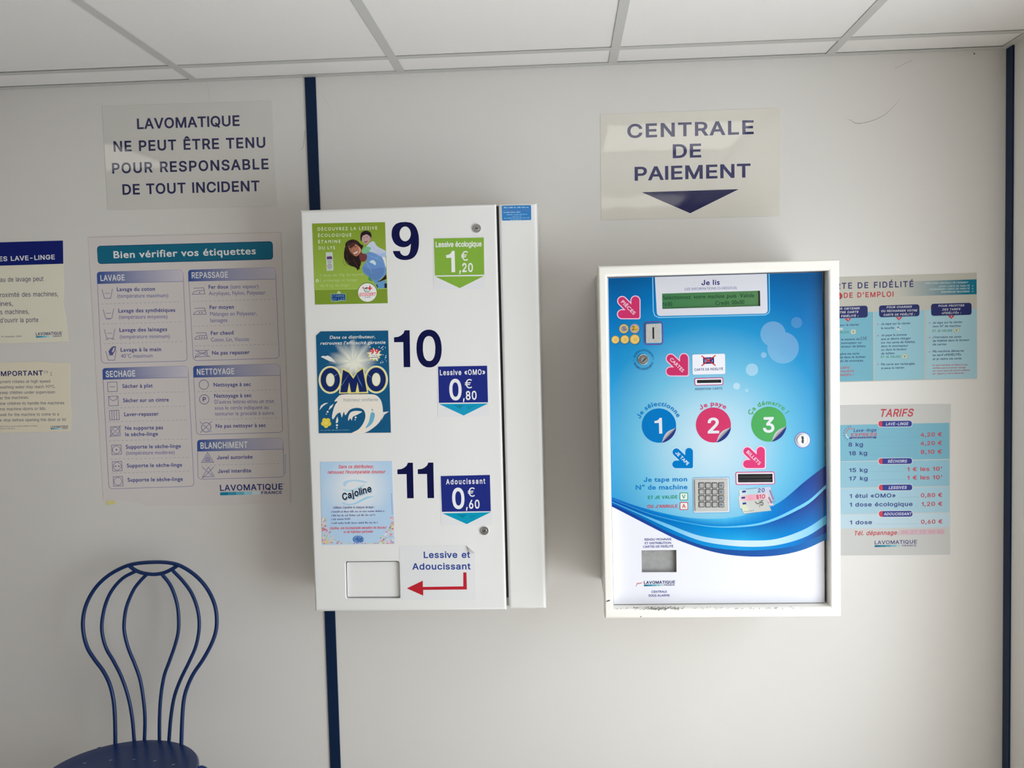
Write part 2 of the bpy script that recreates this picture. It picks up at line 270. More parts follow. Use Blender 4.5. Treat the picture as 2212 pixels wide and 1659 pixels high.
111:[421,[174,388,-35,-11,-30,-17,-28,-26,-20,-28,-15,-34,-9,-38,-3,-55,4,-39,9,-32,16,-35,19,-26,26,-24,26,-16,34,-11,33,-5,45,3,38,12,28,16,25,22,24,33,16,37,8,38,2,54,-4,37,-8,30,-15,33,-21,30,-27,25,-31,17,-34,10,-23,3],[199,329,23,0,25,-5,19,-9,19,-17,22,-36,7,-26,5,-31,0,-29,-5,-30,-7,-25,-10,-20,-11,-16,-22,-19,-20,-9,-24,-4,-26,1,-23,5,-19,11,-13,11,-15,20,-10,22,-11,50,0,36,4,28,7,24,11,22,9,12,23,21,20,9]],
112:[430,[52,-143,68,0,0,200,31,-38,29,-19,36,-8,39,1,36,9,35,19,27,27,23,38,14,41,6,47,0,46,-8,45,-19,47,-18,26,-22,21,-33,19,-20,7,-29,5,-32,0,-24,-4,-21,-8,-21,-15,-30,-38,0,60,-67,0],[213,53,-19,4,-20,8,-21,18,-12,16,-12,26,-7,26,-3,59,5,31,7,24,10,21,13,17,18,14,15,7,39,6,23,-3,22,-9,15,-10,15,-16,12,-21,10,-30,4,-27,1,-32,-8,-49,-13,-31,-11,-16,-16,-16,-19,-10,-21,-6]],
113:[430,[378,-143,0,528,-66,0,0,-60,-28,35,-15,13,-25,12,-29,5,-32,0,-20,-2,-27,-9,-30,-17,-27,-26,-26,-42,-11,-33,-8,-44,0,-50,7,-42,13,-40,18,-30,30,-32,34,-20,39,-10,40,-1,36,8,29,19,30,37,0,-199],[218,53,-21,0,-22,5,-17,7,-21,18,-13,17,-10,20,-11,53,2,56,5,22,12,29,15,21,13,12,22,11,22,5,40,-2,22,-9,14,-10,16,-17,11,-18,9,-28,5,-31,-2,-61,-6,-24,-11,-27,-16,-22,-17,-13,-22,-10]],
114:[265,[52,0,68,0,0,247,4,20,15,29,12,11,18,10,32,8,22,0,27,-4,0,69,-45,1,-36,-9,-25,-16,-18,-19,-7,-15,-1,54,-66,0]],
115:[371,[244,384,-30,6,-37,1,-31,-5,-24,-7,-26,-13,-23,-20,-13,-17,-10,-23,-3,-20,3,-39,10,-23,19,-22,22,-14,24,-11,111,-28,22,-15,9,-20,-2,-23,-11,-17,-20,-13,-35,-9,-39,2,-30,11,-20,20,-11,29,-65,-14,10,-32,21,-33,24,-20,33,-15,34,-7,41,-2,31,4,26,7,25,12,23,15,17,20,14,27,4,22,-3,40,-10,24,-19,22,-23,15,-21,9,-93,23,-26,9,-18,13,-8,16,1,26,15,19,21,12,27,6,36,-2,23,-10,20,-21,10,-23,62,14,-7,24,-22,35,-26,21]],
116:[233,[220,2,-13,58,-27,-4,-30,4,-12,10,-6,20,0,237,78,0,0,58,-78,0,0,93,-67,0,0,-93,-59,0,0,-58,59,0,0,-243,3,-21,17,-34,15,-14,17,-10,19,-6,26,-4,36,2]],
117:[416,[52,386,1,-267,8,-42,10,-22,13,-18,23,-21,24,-12,35,-9,36,0,34,8,23,11,21,18,18,25,0,-58,66,0,0,387,-68,0,0,-239,-5,-27,-10,-24,-19,-21,-27,-14,-23,-4,-32,2,-26,10,-17,17,-12,23,-5,29,0,248]],
118:[395,[16,386,147,-386,69,0,147,386,-73,0,-84,-231,-24,-81,-23,77,-85,235]],
119:[573,[21,386,117,-386,66,0,60,208,22,89,32,-122,51,-175,66,0,117,386,-72,-1,-55,-197,-24,-101,-79,299,-70,0,-58,-213,-20,-87,-28,111,-53,189]],
120:[385,[22,0,75,0,71,107,23,44,97,-151,76,1,-4,9,-129,185,126,184,-1,6,-73,1,-63,-95,-25,-49,-90,144,-76,-1,0,-5,125,-183,-129,-186,-4,-6]],
121:[395,[49,-139,34,-7,28,1,21,4,21,10,15,10,25,30,20,40,166,437,-73,0,-83,-229,-25,-83,-23,77,-85,235,-74,0,146,-384,-17,-49,-9,-16,-10,-11,-23,-9,-41,4,-16,-58]],
122:[386,[345,0,0,62,-212,0,206,270,0,54,-291,0,0,-64,205,0,-212,-272,0,-50]],
48:[459,[223,522,-37,-5,-35,-14,-26,-18,-21,-22,-14,-19,-20,-43,-14,-48,-7,-52,-2,-62,5,-59,10,-47,18,-45,22,-36,28,-27,34,-20,36,-10,38,-2,44,7,33,15,35,28,22,32,18,38,14,50,6,49,2,64,-5,57,-11,50,-17,44,-22,35,-29,29,-33,19,-35,10],[239,459,26,-6,22,-13,17,-18,16,-28,13,-37,7,-39,3,-89,-10,-71,-10,-31,-13,-25,-23,-26,-13,-10,-20,-8,-27,-2,-32,6,-20,11,-23,24,-14,26,-12,35,-7,39,-3,87,10,72,12,36,14,26,20,21,22,14,21,5]],
49:[459,[397,0,0,61,-115,0,0,454,-82,0,-115,-83,0,-72,2,-3,5,1,120,89,0,-386,-136,0,0,-61]],
50:[459,[63,0,333,0,0,63,-235,0,161,172,39,51,19,40,6,28,2,23,-3,28,-9,30,-14,23,-19,22,-22,17,-21,11,-28,9,-30,5,-37,-1,-40,-9,-31,-15,-21,-17,-20,-23,-15,-26,-10,-34,-3,-35,68,0,2,25,7,23,13,20,14,13,17,9,22,6,32,1,19,-4,29,-13,18,-18,12,-30,2,-29,-4,-20,-8,-20,-26,-39,-219,-234]],
51:[459,[69,515,0,-63,218,0,-131,-149,0,-56,79,-1,24,-5,24,-10,17,-13,18,-22,9,-26,2,-27,-6,-32,-12,-19,-22,-19,-35,-14,-21,-3,-31,1,-27,6,-19,8,-15,11,-13,16,-10,20,-3,20,-72,0,3,-27,9,-27,18,-30,25,-24,33,-19,28,-10,39,-8,45,0,40,8,30,11,25,15,18,15,15,17,16,27,7,19,5,28,0,29,-5,28,-6,18,-18,29,-20,21,-18,14,-39,18,-30,6,-30,1,146,165,0,53]],
52:[459,[314,515,-66,0,-209,-352,0,-58,242,0,0,-105,68,0,0,105,70,0,0,64,-70,0,0,155,-68,0,0,-155,-165,0,200,338]],
53:[459,[373,515,-277,0,-30,-262,67,-7,18,14,35,13,22,3,24,0,20,-3,29,-14,23,-21,15,-27,8,-33,-3,-43,-6,-19,-11,-19,-27,-26,-17,-8,-22,-6,-42,1,-18,6,-20,12,-11,10,-12,16,-7,15,-3,20,-69,0,6,-39,18,-37,25,-28,41,-26,32,-10,32,-4,38,1,42,11,26,13,24,18,24,28,18,33,9,32,3,24,0,27,-4,31,-8,25,-14,29,-30,36,-40,25,-31,10,-26,4,-30,-1,-23,-4,-26,-9,-24,-15,15,141,217,0]],
54:[459,[326,515,-74,-1,-141,-209,-27,-51,-14,-40,-7,-39,1,-31,8,-39,12,-29,21,-30,22,-20,28,-18,27,-10,38,-5,35,1,30,7,30,13,26,19,20,21,18,29,11,31,5,34,0,25,-5,37,-8,23,-12,21,-25,30,-33,22,-43,12,-46,2,-33,-10,138,199],[256,58,-17,-3,-25,1,-34,11,-25,22,-10,15,-9,21,-4,23,0,27,8,32,10,19,15,17,13,9,24,10,18,3,25,-1,32,-11,14,-9,17,-18,16,-35,3,-45,-4,-19,-9,-23,-10,-15,-14,-14,-15,-10]],
55:[459,[95,0,75,0,227,450,0,65,-335,0,0,-63,260,0]],
56:[459,[220,522,-46,-7,-34,-14,-36,-28,-23,-34,-6,-17,-5,-28,1,-28,8,-32,13,-25,18,-20,17,-12,19,-9,-19,-5,-21,-12,-28,-29,-20,-39,-6,-27,-1,-26,6,-33,12,-27,17,-23,23,-20,29,-16,30,-11,38,-7,36,0,36,4,26,7,30,14,26,18,24,25,13,25,9,30,1,32,-8,40,-23,39,-15,16,-19,14,-29,11,33,20,20,21,13,25,8,31,1,30,-3,19,-9,25,-25,37,-35,25,-43,17],[335,124,-13,-30,-10,-11,-18,-13,-20,-9,-19,-4,-46,-1,-38,10,-17,10,-13,12,-10,14,-7,16,-2,36,5,20,8,16,17,19,13,9,19,10,22,5,46,0,39,-13,14,-10,14,-15,15,-32],[316,404,3,-36,-9,-29,-22,-26,-27,-13,-35,-4,-39,7,-28,20,-10,13,-7,17,-3,35,9,30,20,23,26,14,22,4,27,0,27,-6,16,-9,16,-14]],
57:[459,[133,0,74,1,137,203,31,56,14,40,6,39,-1,38,-6,28,-15,36,-17,25,-23,22,-27,17,-29,11,-34,6,-36,-1,-31,-6,-33,-15,-25,-18,-21,-22,-19,-31,-10,-29,-4,-25,-1,-31,6,-39,8,-23,11,-21,26,-30,36,-23,37,-11,47,-2,23,5,12,5,-138,-199,-1,-5],[200,456,17,4,24,0,16,-3,22,-10,26,-23,17,-34,5,-39,-2,-25,-7,-20,-11,-19,-12,-14,-19,-13,-16,-6,-17,-4,-28,0,-32,10,-14,10,-15,15,-18,35,-4,44,3,20,9,25,11,16,14,15]],
201:[425,[382,0,0,63,-251,0,0,165,231,0,0,64,-231,0,0,159,248,0,0,64,-319,0,0,-515],[189,558,57,0,66,99,1,6,-3,2,-70,0]],
200:[425,[382,0,0,63,-251,0,0,165,231,0,0,64,-231,0,0,159,248,0,0,64,-319,0,0,-515],[252,558,-51,107,-73,-1,0,-5,67,-101]],
202:[425,[382,0,0,63,-251,0,0,165,231,0,0,64,-231,0,0,159,248,0,0,64,-319,0,0,-515],[334,565,-1,9,-82,91,-61,0,-82,-93,0,-7,66,0,47,57,47,-57]],
199:[516,[228,-147,55,0,23,3,22,8,13,10,9,15,3,14,0,24,-5,19,-12,13,-13,8,-34,6,0,20,39,6,34,12,27,14,30,23,22,23,17,27,13,31,9,36,0,2,-72,0,-6,-24,-9,-20,-27,-31,-33,-21,-45,-11,-50,2,-22,6,-22,10,-34,28,-23,31,-16,36,-9,43,-2,58,4,39,11,39,16,33,19,24,29,24,27,13,31,8,31,2,37,-6,37,-17,29,-25,17,-27,10,-33,72,0,-7,33,-17,40,-16,23,-20,22,-25,20,-27,15,-32,12,-37,8,-50,0,-42,-7,-46,-18,-38,-27,-31,-34,-26,-45,-15,-39,-10,-57,0,-64,6,-49,16,-52,23,-41,32,-38,35,-27,47,-20,47,-9,-7,-60,46,-1,9,-2,6,-8,0,-14,-7,-10,-11,-3,-55,0]],
192:[486,[202,515,-187,-515,76,0,49,142,205,0,50,-142,76,0,-189,515],[241,446,39,-121,42,-120,-160,0,45,130],[274,558,-51,107,-73,-1,4,-11,63,-95]],
233:[410,[194,391,-37,-7,-31,-13,-29,-20,-25,-28,-22,-39,-11,-39,-5,-43,1,-43,7,-38,13,-35,21,-32,23,-24,26,-18,36,-14,44,-7,38,2,43,11,23,11,19,13,29,33,15,35,-66,16,-14,-28,-15,-14,-18,-10,-30,-7,-45,3,-33,14,-25,24,-17,33,-7,42,275,0,-1,65,-6,32,-11,30,-18,33,-23,24,-26,18,-31,13,-32,6],[103,227,10,41,19,30,15,13,19,11,36,8,36,-4,19,-7,17,-13,13,-15,10,-19,11,-41,0,-4],[174,429,58,0,66,100,1,5,-74,2]],
232:[410,[194,391,-37,-7,-31,-13,-29,-20,-25,-28,-22,-39,-11,-39,-5,-43,1,-43,7,-38,13,-35,21,-32,23,-24,26,-18,36,-14,44,-7,38,2,43,11,23,11,19,13,29,33,15,35,-66,16,-14,-28,-15,-14,-18,-10,-30,-7,-45,3,-33,14,-25,24,-17,33,-7,42,275,0,-1,65,-6,32,-11,30,-18,33,-23,24,-26,18,-31,13,-32,6],[103,227,10,41,19,30,15,13,19,11,36,8,36,-4,19,-7,17,-13,13,-15,10,-19,11,-41,0,-4],[238,429,-51,107,-73,-2,0,-4,66,-101]],
234:[410,[194,391,-37,-7,-31,-13,-29,-20,-25,-28,-22,-39,-11,-39,-5,-43,1,-43,7,-38,13,-35,21,-32,23,-24,26,-18,36,-14,44,-7,38,2,43,11,23,11,19,13,29,33,15,35,-66,16,-14,-28,-15,-14,-18,-10,-30,-7,-45,3,-33,14,-25,24,-17,33,-7,42,275,0,-1,65,-6,32,-11,30,-18,33,-23,24,-26,18,-31,13,-32,6],[103,227,10,41,19,30,15,13,19,11,36,8,36,-4,19,-7,17,-13,13,-15,10,-19,11,-41,0,-4],[319,435,0,9,-82,92,-61,0,-82,-93,0,-8,65,0,48,58,47,-58]],
224:[395,[343,0,0,270,-6,34,-17,35,-22,23,-27,15,-25,8,-32,5,-35,0,-28,-4,-31,-9,-28,-15,-29,-27,-13,-19,-11,-24,66,-19,16,27,29,21,29,9,42,-1,25,-9,18,-16,10,-24,1,-28,-7,-11,-19,-6,-87,-11,-48,-10,-23,-9,-30,-18,-15,-16,-9,-16,-7,-35,2,-36,7,-22,10,-18,20,-23,32,-19,37,-10,36,-1,37,6,27,13,26,21,12,18,0,-49],[275,186,0,-54,-4,-20,-15,-25,-22,-20,-16,-8,-22,-6,-40,-1,-32,10,-19,18,-6,18,0,23,10,19,14,12,36,13,81,11],[224,428,-51,107,-74,-1,0,-4,67,-102]],
231:[402,[169,-143,74,2,27,9,14,12,7,12,4,18,0,17,-4,18,-8,13,-13,10,-21,7,-18,2,0,16,24,3,27,9,40,24,30,34,18,44,-66,17,-10,-27,-8,-12,-17,-16,-26,-12,-37,-4,-23,2,-27,12,-21,18,-18,29,-8,22,-5,29,1,61,9,33,10,21,13,19,18,16,19,9,23,5,27,0,23,-5,22,-11,15,-14,15,-24,4,-14,66,17,-17,40,-16,22,-16,15,-37,22,-49,13,-40,0,-34,-5,-33,-14,-28,-18,-22,-24,-22,-34,-13,-35,-7,-38,-1,-44,5,-42,12,-39,19,-35,24,-27,31,-23,35,-14,28,-5,-7,-55,46,-1,10,-4,5,-5,0,-16,-8,-10,-65,-2]],
244:[421,[174,388,-35,-11,-30,-17,-28,-26,-20,-28,-15,-34,-9,-38,-3,-55,4,-39,9,-32,16,-35,19,-26,26,-24,26,-16,34,-11,33,-5,45,3,38,12,28,16,25,22,24,33,16,37,8,38,2,54,-4,37,-8,30,-15,33,-21,30,-27,25,-31,17,-34,10,-23,3],[199,329,23,0,25,-5,19,-9,19,-17,22,-36,7,-26,5,-31,0,-29,-5,-30,-7,-25,-10,-20,-11,-16,-22,-19,-20,-9,-24,-4,-26,1,-23,5,-19,11,-13,11,-15,20,-10,22,-11,50,0,36,4,28,7,24,11,22,9,12,23,21,20,9],[97,435,66,0,46,57,48,-57,66,0,0,8,-82,93,-62,0,-80,-92]],
238:[173,[52,0,68,0,0,386,-68,0],[199,435,-1,10,-81,90,-62,0,-81,-93,0,-7,65,0,47,57,47,-57]],
171:[409,[244,374,-75,1,-137,-162,137,-164,73,0,2,2,0,4,-132,157,130,155],[380,376,-72,-1,-138,-163,138,-163,72,0,3,1,-1,5,-131,157,130,155,2,7]],
187:[409,[27,49,74,0,138,163,-138,163,-73,0,-2,-6,132,-157,-130,-155],[166,375,-1,-6,131,-157,-131,-158,2,-5,72,0,139,163,-139,163]],
8364:[470,[422,38,7,8,-29,58,-30,-22,-29,-14,-33,-8,-38,1,-30,8,-29,17,-23,24,-16,26,-15,43,146,0,26,57,-181,0,-1,23,1,20,198,0,26,56,-215,0,9,31,14,26,16,22,20,18,27,15,42,9,42,-5,38,-15,37,-29,28,61,-20,17,-23,14,-22,10,-38,10,-26,3,-36,-1,-33,-7,-27,-10,-42,-27,-35,-38,-26,-48,-17,-56,-50,-1,-20,-55,63,0,0,-43,-43,0,-20,-57,70,0,7,-31,13,-32,29,-48,35,-35,23,-16,27,-12,51,-12,32,0,27,3,50,15,21,11]],
176:[322,[200,513,-22,5,-27,1,-36,-9,-22,-12,-20,-18,-16,-22,-9,-20,-5,-22,0,-24,4,-24,8,-20,13,-21,15,-15,20,-14,18,-9,24,-6,25,0,37,8,23,13,19,17,15,21,9,20,5,21,1,28,-10,39,-12,20,-14,17,-20,15],[106,375,-5,17,3,29,10,18,24,18,16,4,14,0,17,-4,23,-17,10,-17,4,-24,-5,-23,-18,-23,-14,-8,-19,-5,-26,4,-17,9]],
8217:[183,[50,318,54,0,54,197,-76,0]],
39:[212,[135,317,7,198,-72,0,8,-198]],
40:[279,[244,546,-67,0,-7,-12,-23,-47,-24,-66,-19,-75,-12,-70,-3,-50,0,-47,12,-83,13,-52,17,-46,16,-38,30,-56,67,0,-40,90,-27,80,-15,67,-5,68,6,79,18,88,30,94]],
41:[279,[35,546,31,-70,29,-88,19,-85,8,-86,-4,-66,-16,-77,-24,-73,-43,-97,67,0,43,87,18,48,14,50,13,88,0,52,-3,42,-9,63,-18,76,-25,71,-26,53,-7,12]],
44:[194,[36,-120,54,0,54,197,-76,0]],
46:[194,[53,64,-4,-25,4,-16,14,-17,14,-8,12,-3,23,3,14,8,14,19,4,17,-4,21,-7,12,-19,14,-13,4,-27,-4,-10,-6]],
58:[194,[53,64,-4,-25,4,-16,14,-17,14,-8,12,-3,23,3,14,8,14,19,4,17,-4,21,-7,12,-19,14,-13,4,-27,-4,-10,-6],[56,344,-7,-20,2,-18,7,-16,15,-13,23,-7,17,2,15,7,13,15,6,16,-1,24,-8,15,-14,13,-18,6,-19,-1,-19,-8]],
59:[194,[36,-120,54,0,54,197,-76,0],[61,339,-4,-17,4,-22,10,-16,18,-11,19,-3,18,4,18,13,10,17,2,20,-4,15,-12,17,-16,10,-25,2,-11,-3,-12,-7]],
33:[202,[145,21,5,16,-2,21,-8,16,-15,13,-22,6,-17,-2,-14,-7,-14,-15,-5,-15,0,-20,7,-18,15,-14,20,-7,22,2,17,10],[67,160,67,0,4,355,-75,0]],
45:[459,[114,187,230,0,0,64,-230,0]],
47:[255,[13,-77,64,0,165,616,-64,0]],
43:[459,[262,34,0,138,135,0,0,60,-135,0,0,138,-65,0,0,-138,-136,0,0,-60,136,0,0,-138]],
34:[327,[135,317,7,198,-72,0,8,-198],[192,317,57,0,8,198,-72,0]],
}
FONTDATA['b'] = {
65:[518,[207,547,-199,-548,110,0,49,143,183,0,50,-143,109,0,-200,548],[257,407,59,-170,-115,0]],
66:[494,[60,547,0,-548,240,2,49,9,42,19,28,23,18,25,13,30,6,34,-2,47,-15,44,-27,34,-29,20,26,23,10,13,11,22,5,20,2,23,-2,34,-8,29,-14,27,-21,26,-22,16,-24,13,-36,11,-43,4],[163,230,118,0,35,-10,21,-16,13,-21,5,-31,-8,-26,-19,-19,-28,-9,-31,-3,-106,0],[163,324,0,128,122,-3,29,-11,16,-19,5,-18,-1,-28,-10,-21,-21,-18,-17,-7,-21,-3]],
67:[548,[374,539,-52,13,-57,1,-47,-8,-48,-19,-37,-26,-35,-35,-25,-41,-20,-51,-11,-56,-2,-70,8,-54,16,-53,24,-45,32,-37,40,-32,30,-15,26,-9,42,-8,50,-1,48,9,33,12,38,22,34,32,27,39,15,36,12,56,-103,0,-6,-26,-10,-23,-15,-21,-17,-15,-24,-13,-23,-7,-22,-3,-31,2,-41,12,-27,19,-26,32,-19,42,-8,41,-1,51,3,29,8,34,15,34,17,24,20,19,24,14,26,9,21,2,34,-1,28,-7,31,-18,21,-23,13,-24,9,-34,103,0,-15,64,-26,51,-19,23,-29,25,-28,17]],
68:[540,[60,-1,184,0,35,3,40,7,46,16,28,16,42,36,21,27,26,53,14,57,4,57,-4,63,-14,58,-20,42,-27,37,-40,35,-28,16,-23,10,-59,13,-225,2],[163,95,0,357,104,-2,30,-6,23,-8,25,-17,21,-22,15,-25,11,-35,7,-48,-1,-40,-6,-38,-11,-34,-16,-28,-15,-17,-22,-15,-19,-10,-46,-10]],
69:[457,[414,-1,0,96,-251,0,0,134,231,0,0,95,-231,0,0,128,248,0,0,95,-351,0,0,-548]],
70:[448,[60,-1,103,0,0,222,222,0,0,96,-222,0,0,135,244,0,0,95,-347,0]],
71:[558,[248,552,-49,-12,-42,-21,-42,-34,-32,-41,-25,-52,-13,-54,-5,-58,4,-67,14,-58,21,-45,29,-40,37,-34,43,-24,46,-14,49,-5,50,3,51,14,45,25,34,32,24,33,13,28,13,42,3,31,0,93,-233,0,0,-95,130,0,-1,-10,-7,-23,-12,-23,-19,-23,-19,-13,-22,-9,-28,-6,-25,-1,-35,6,-31,14,-31,27,-16,23,-17,42,-7,43,0,54,7,43,16,42,22,30,32,25,38,13,45,2,36,-10,28,-17,26,-30,10,-19,10,-31,104,0,0,2,-10,45,-19,46,-26,37,-35,32,-41,23,-46,15,-45,6]],
72:[555,[60,-1,103,0,0,233,229,0,0,-233,103,0,0,548,-103,0,0,-220,-229,0,0,220,-103,0]],
73:[338,[30,-1,278,0,0,96,-87,0,0,357,87,0,0,95,-278,0,0,-95,88,0,0,-357,-88,0]],
74:[434,[375,547,-104,0,0,-396,-6,-27,-17,-22,-23,-12,-30,-2,-20,5,-17,10,-13,15,-7,20,-2,73,-103,0,2,-85,16,-49,19,-28,15,-15,40,-26,32,-10,43,-5,40,2,31,8,29,14,25,19,23,26,10,19,12,37,5,37]],
75:[505,[485,9,-1,21,-197,277,190,202,5,5,3,22,-18,11,-93,0,-211,-230,0,230,-103,0,0,-548,103,0,0,180,52,54,166,-234,87,0]],
76:[431,[60,547,0,-548,340,0,0,96,-237,0,0,452]],
77:[666,[606,547,-124,0,-129,-333,-18,-57,-151,390,-124,0,0,-548,100,0,0,333,132,-333,83,1,129,331,0,-332,102,0]],
78:[561,[502,-1,0,548,-104,0,1,-368,-232,368,-107,0,0,-548,103,0,-1,371,43,-73,190,-297]],
79:[571,[322,552,-58,1,-46,-8,-46,-18,-41,-28,-31,-33,-25,-37,-18,-42,-14,-59,-3,-61,4,-54,14,-58,24,-49,28,-38,23,-22,25,-18,45,-22,47,-11,57,-2,46,8,46,18,39,26,36,38,24,38,17,39,13,54,3,37,0,44,-5,45,-13,50,-23,50,-27,37,-24,23,-26,20,-42,20],[296,455,27,-4,30,-12,20,-14,22,-25,17,-28,12,-37,5,-34,1,-45,-5,-37,-7,-28,-12,-28,-18,-27,-24,-21,-21,-12,-30,-10,-35,-2,-31,5,-30,13,-22,16,-20,23,-17,30,-10,31,-5,37,-1,43,4,38,9,32,12,26,19,28,21,18,29,16,27,7]],
80:[483,[60,-1,103,0,0,186,113,1,50,8,37,16,19,13,24,22,15,21,14,30,10,40,2,48,-5,33,-11,31,-20,34,-23,23,-27,19,-37,15,-47,8,-217,0],[163,281,0,171,114,-2,31,-10,19,-15,9,-15,6,-17,2,-39,-8,-31,-9,-14,-10,-10,-20,-12,-25,-5]],
81:[571,[504,-38,-1,21,-54,71,34,40,22,40,14,40,11,58,1,63,-7,57,-16,52,-19,38,-25,34,-36,33,-42,25,-34,12,-50,8,-48,-2,-52,-12,-43,-21,-33,-25,-17,-17,-24,-31,-22,-42,-16,-55,-7,-70,4,-67,14,-55,22,-48,27,-37,28,-28,35,-23,33,-15,50,-12,51,-1,36,5,30,9,40,-55,78,0],[298,455,30,-6,29,-12,21,-16,22,-28,15,-28,10,-33,5,-42,-1,-45,-4,-30,-9,-30,-12,-26,-16,-22,-46,60,-79,0,-16,-10,2,-22,56,-72,-33,-1,-35,7,-24,13,-21,16,-19,24,-16,30,-10,33,-5,42,1,43,5,37,12,36,18,30,20,21,20,14,30,13,25,4]],
82:[487,[60,547,0,-548,103,0,0,198,92,0,105,-198,120,0,-120,218,30,20,25,26,17,29,13,40,2,56,-4,29,-11,33,-18,32,-19,20,-26,19,-27,13,-31,8,-50,5],[163,452,110,-1,29,-7,18,-10,11,-11,7,-13,7,-26,-3,-38,-12,-27,-21,-16,-27,-8,-119,-1]],
83:[485,[276,553,-35,1,-44,-4,-32,-9,-36,-16,-26,-19,-26,-29,-16,-29,-8,-34,-1,-38,9,-38,17,-30,24,-23,26,-18,39,-18,110,-31,30,-12,21,-13,15,-17,1,-31,-12,-24,-15,-14,-17,-9,-44,-10,-27,0,-23,3,-21,7,-19,12,-10,10,-8,14,-7,41,-105,0,4,-40,6,-27,14,-30,21,-27,26,-23,31,-17,30,-11,36,-7,46,-2,50,5,40,11,26,13,33,24,21,24,16,31,10,36,0,39,-8,36,-16,30,-23,25,-27,19,-39,19,-109,31,-31,12,-24,15,-13,16,-3,12,3,22,7,15,11,12,34,16,31,4,42,-4,14,-5,21,-13,17,-22,7,-36,101,0,-3,39,-7,26,-13,27,-17,23,-26,23,-34,20,-28,10]],
84:[487,[192,-1,103,0,0,453,160,0,0,95,-424,0,0,-95,161,0]],
85:[555,[60,547,0,-374,10,-49,24,-46,28,-32,27,-20,41,-20,41,-11,53,-4,52,6,46,15,33,19,31,27,23,31,16,36,8,32,2,19,0,371,-103,0,0,-358,-2,-20,-13,-31,-22,-25,-25,-15,-43,-8,-45,3,-32,14,-26,23,-17,34,-5,30,0,353]],
86:[518,[8,547,201,-547,102,-1,198,548,-110,0,-139,-407,-143,407]],
87:[724,[714,547,-107,0,-95,-373,-98,373,-104,0,-97,-373,-96,373,-107,0,149,-547,105,-1,98,362,97,-362,105,0]],
88:[512,[20,9,17,-10,83,0,136,198,134,-198,85,0,17,10,-1,21,-173,251,163,235,0,22,-16,9,-82,0,-94,-134,-31,-51,-125,185,-85,0,-17,-10,2,-21,162,-237,-173,-247]],
89:[510,[203,-1,104,0,0,223,183,294,1,21,-17,10,-86,-1,-102,-167,-30,-53,-135,221,-86,0,-16,-10,0,-21,184,-294]],
90:[476,[40,547,0,-95,262,0,-260,-379,-1,-74,397,0,0,96,-264,0,261,379,0,73]],
97:[427,[375,-1,0,287,-9,46,-16,31,-25,26,-31,18,-31,10,-32,5,-37,0,-43,-8,-25,-8,-34,-20,-17,-15,-19,-25,-22,-49,97,-28,14,31,21,19,26,10,35,1,21,-5,16,-11,9,-17,2,-26,-15,-5,-83,-10,-51,-11,-39,-16,-29,-22,-13,-18,-8,-16,-7,-40,5,-46,6,-18,12,-21,18,-20,23,-16,26,-12,29,-7,38,-2,34,4,24,8,31,19,0,-23],[275,180,0,-33,-5,-18,-12,-18,-19,-16,-28,-10,-30,-1,-28,6,-18,14,-4,12,1,22,4,6,13,11,34,11]],
98:[462,[52,547,0,-547,99,0,0,28,12,-11,26,-15,41,-10,48,1,45,14,33,21,27,28,24,40,14,42,7,51,0,48,-10,54,-18,42,-19,29,-28,27,-31,19,-35,11,-25,4,-28,0,-28,-5,-28,-10,-26,-20,0,159],[227,329,39,-3,25,-13,14,-16,10,-18,6,-18,6,-30,-1,-56,-5,-22,-12,-27,-23,-27,-15,-8,-20,-5,-33,1,-11,4,-19,11,-12,14,-13,21,-11,46,1,61,8,30,8,17,23,25,14,8]],
99:[434,[292,413,-43,9,-38,1,-39,-7,-38,-15,-28,-19,-27,-28,-19,-30,-16,-38,-9,-48,-1,-54,5,-36,14,-43,25,-43,27,-29,29,-20,40,-15,34,-6,44,1,32,6,40,17,32,24,21,25,17,30,12,37,0,4,-97,23,-8,-30,-20,-26,-26,-15,-38,-3,-23,5,-18,10,-19,20,-10,18,-8,28,-4,23,0,35,4,24,8,28,10,18,14,17,15,10,23,7,30,1,32,-10,24,-23,14,-38,96,24,-15,45,-24,36,-32,29]],
100:[462,[410,547,-100,0,0,-158,-29,20,-30,11,-50,3,-25,-4,-35,-11,-31,-19,-28,-27,-18,-27,-19,-44,-10,-50,-1,-57,8,-51,12,-35,27,-45,26,-25,33,-21,45,-14,54,0,33,8,25,15,15,12,0,-28,98,0],[236,329,18,-4,17,-9,23,-27,15,-42,2,-27,0,-34,-9,-41,-18,-33,-13,-13,-15,-8,-20,-5,-25,0,-20,5,-12,6,-17,16,-9,13,-7,15,-9,32,-2,54,11,48,19,31,16,13,16,7]],
101:[442,[171,416,-40,-16,-32,-24,-23,-26,-23,-41,-14,-43,-5,-38,1,-53,9,-45,12,-32,22,-37,28,-28,31,-21,31,-12,35,-7,49,-1,39,7,43,19,36,28,18,24,8,16,13,38,-97,23,-11,-29,-21,-22,-30,-10,-37,0,-32,10,-22,19,-15,23,-8,31,273,0,0,74,-8,46,-12,32,-20,35,-24,25,-30,20,-34,14,-35,7,-37,1],[138,259,11,29,19,23,23,14,25,5,36,-4,24,-13,18,-22,11,-29,0,-3]],
102:[292,[80,-1,100,0,0,328,87,0,0,91,-87,0,0,29,6,17,16,9,25,0,32,-11,26,88,-26,12,-27,5,-38,1,-28,-5,-27,-11,-20,-13,-14,-14,-16,-25,-8,-32,-1,-50,-74,0,0,-91,74,0]],
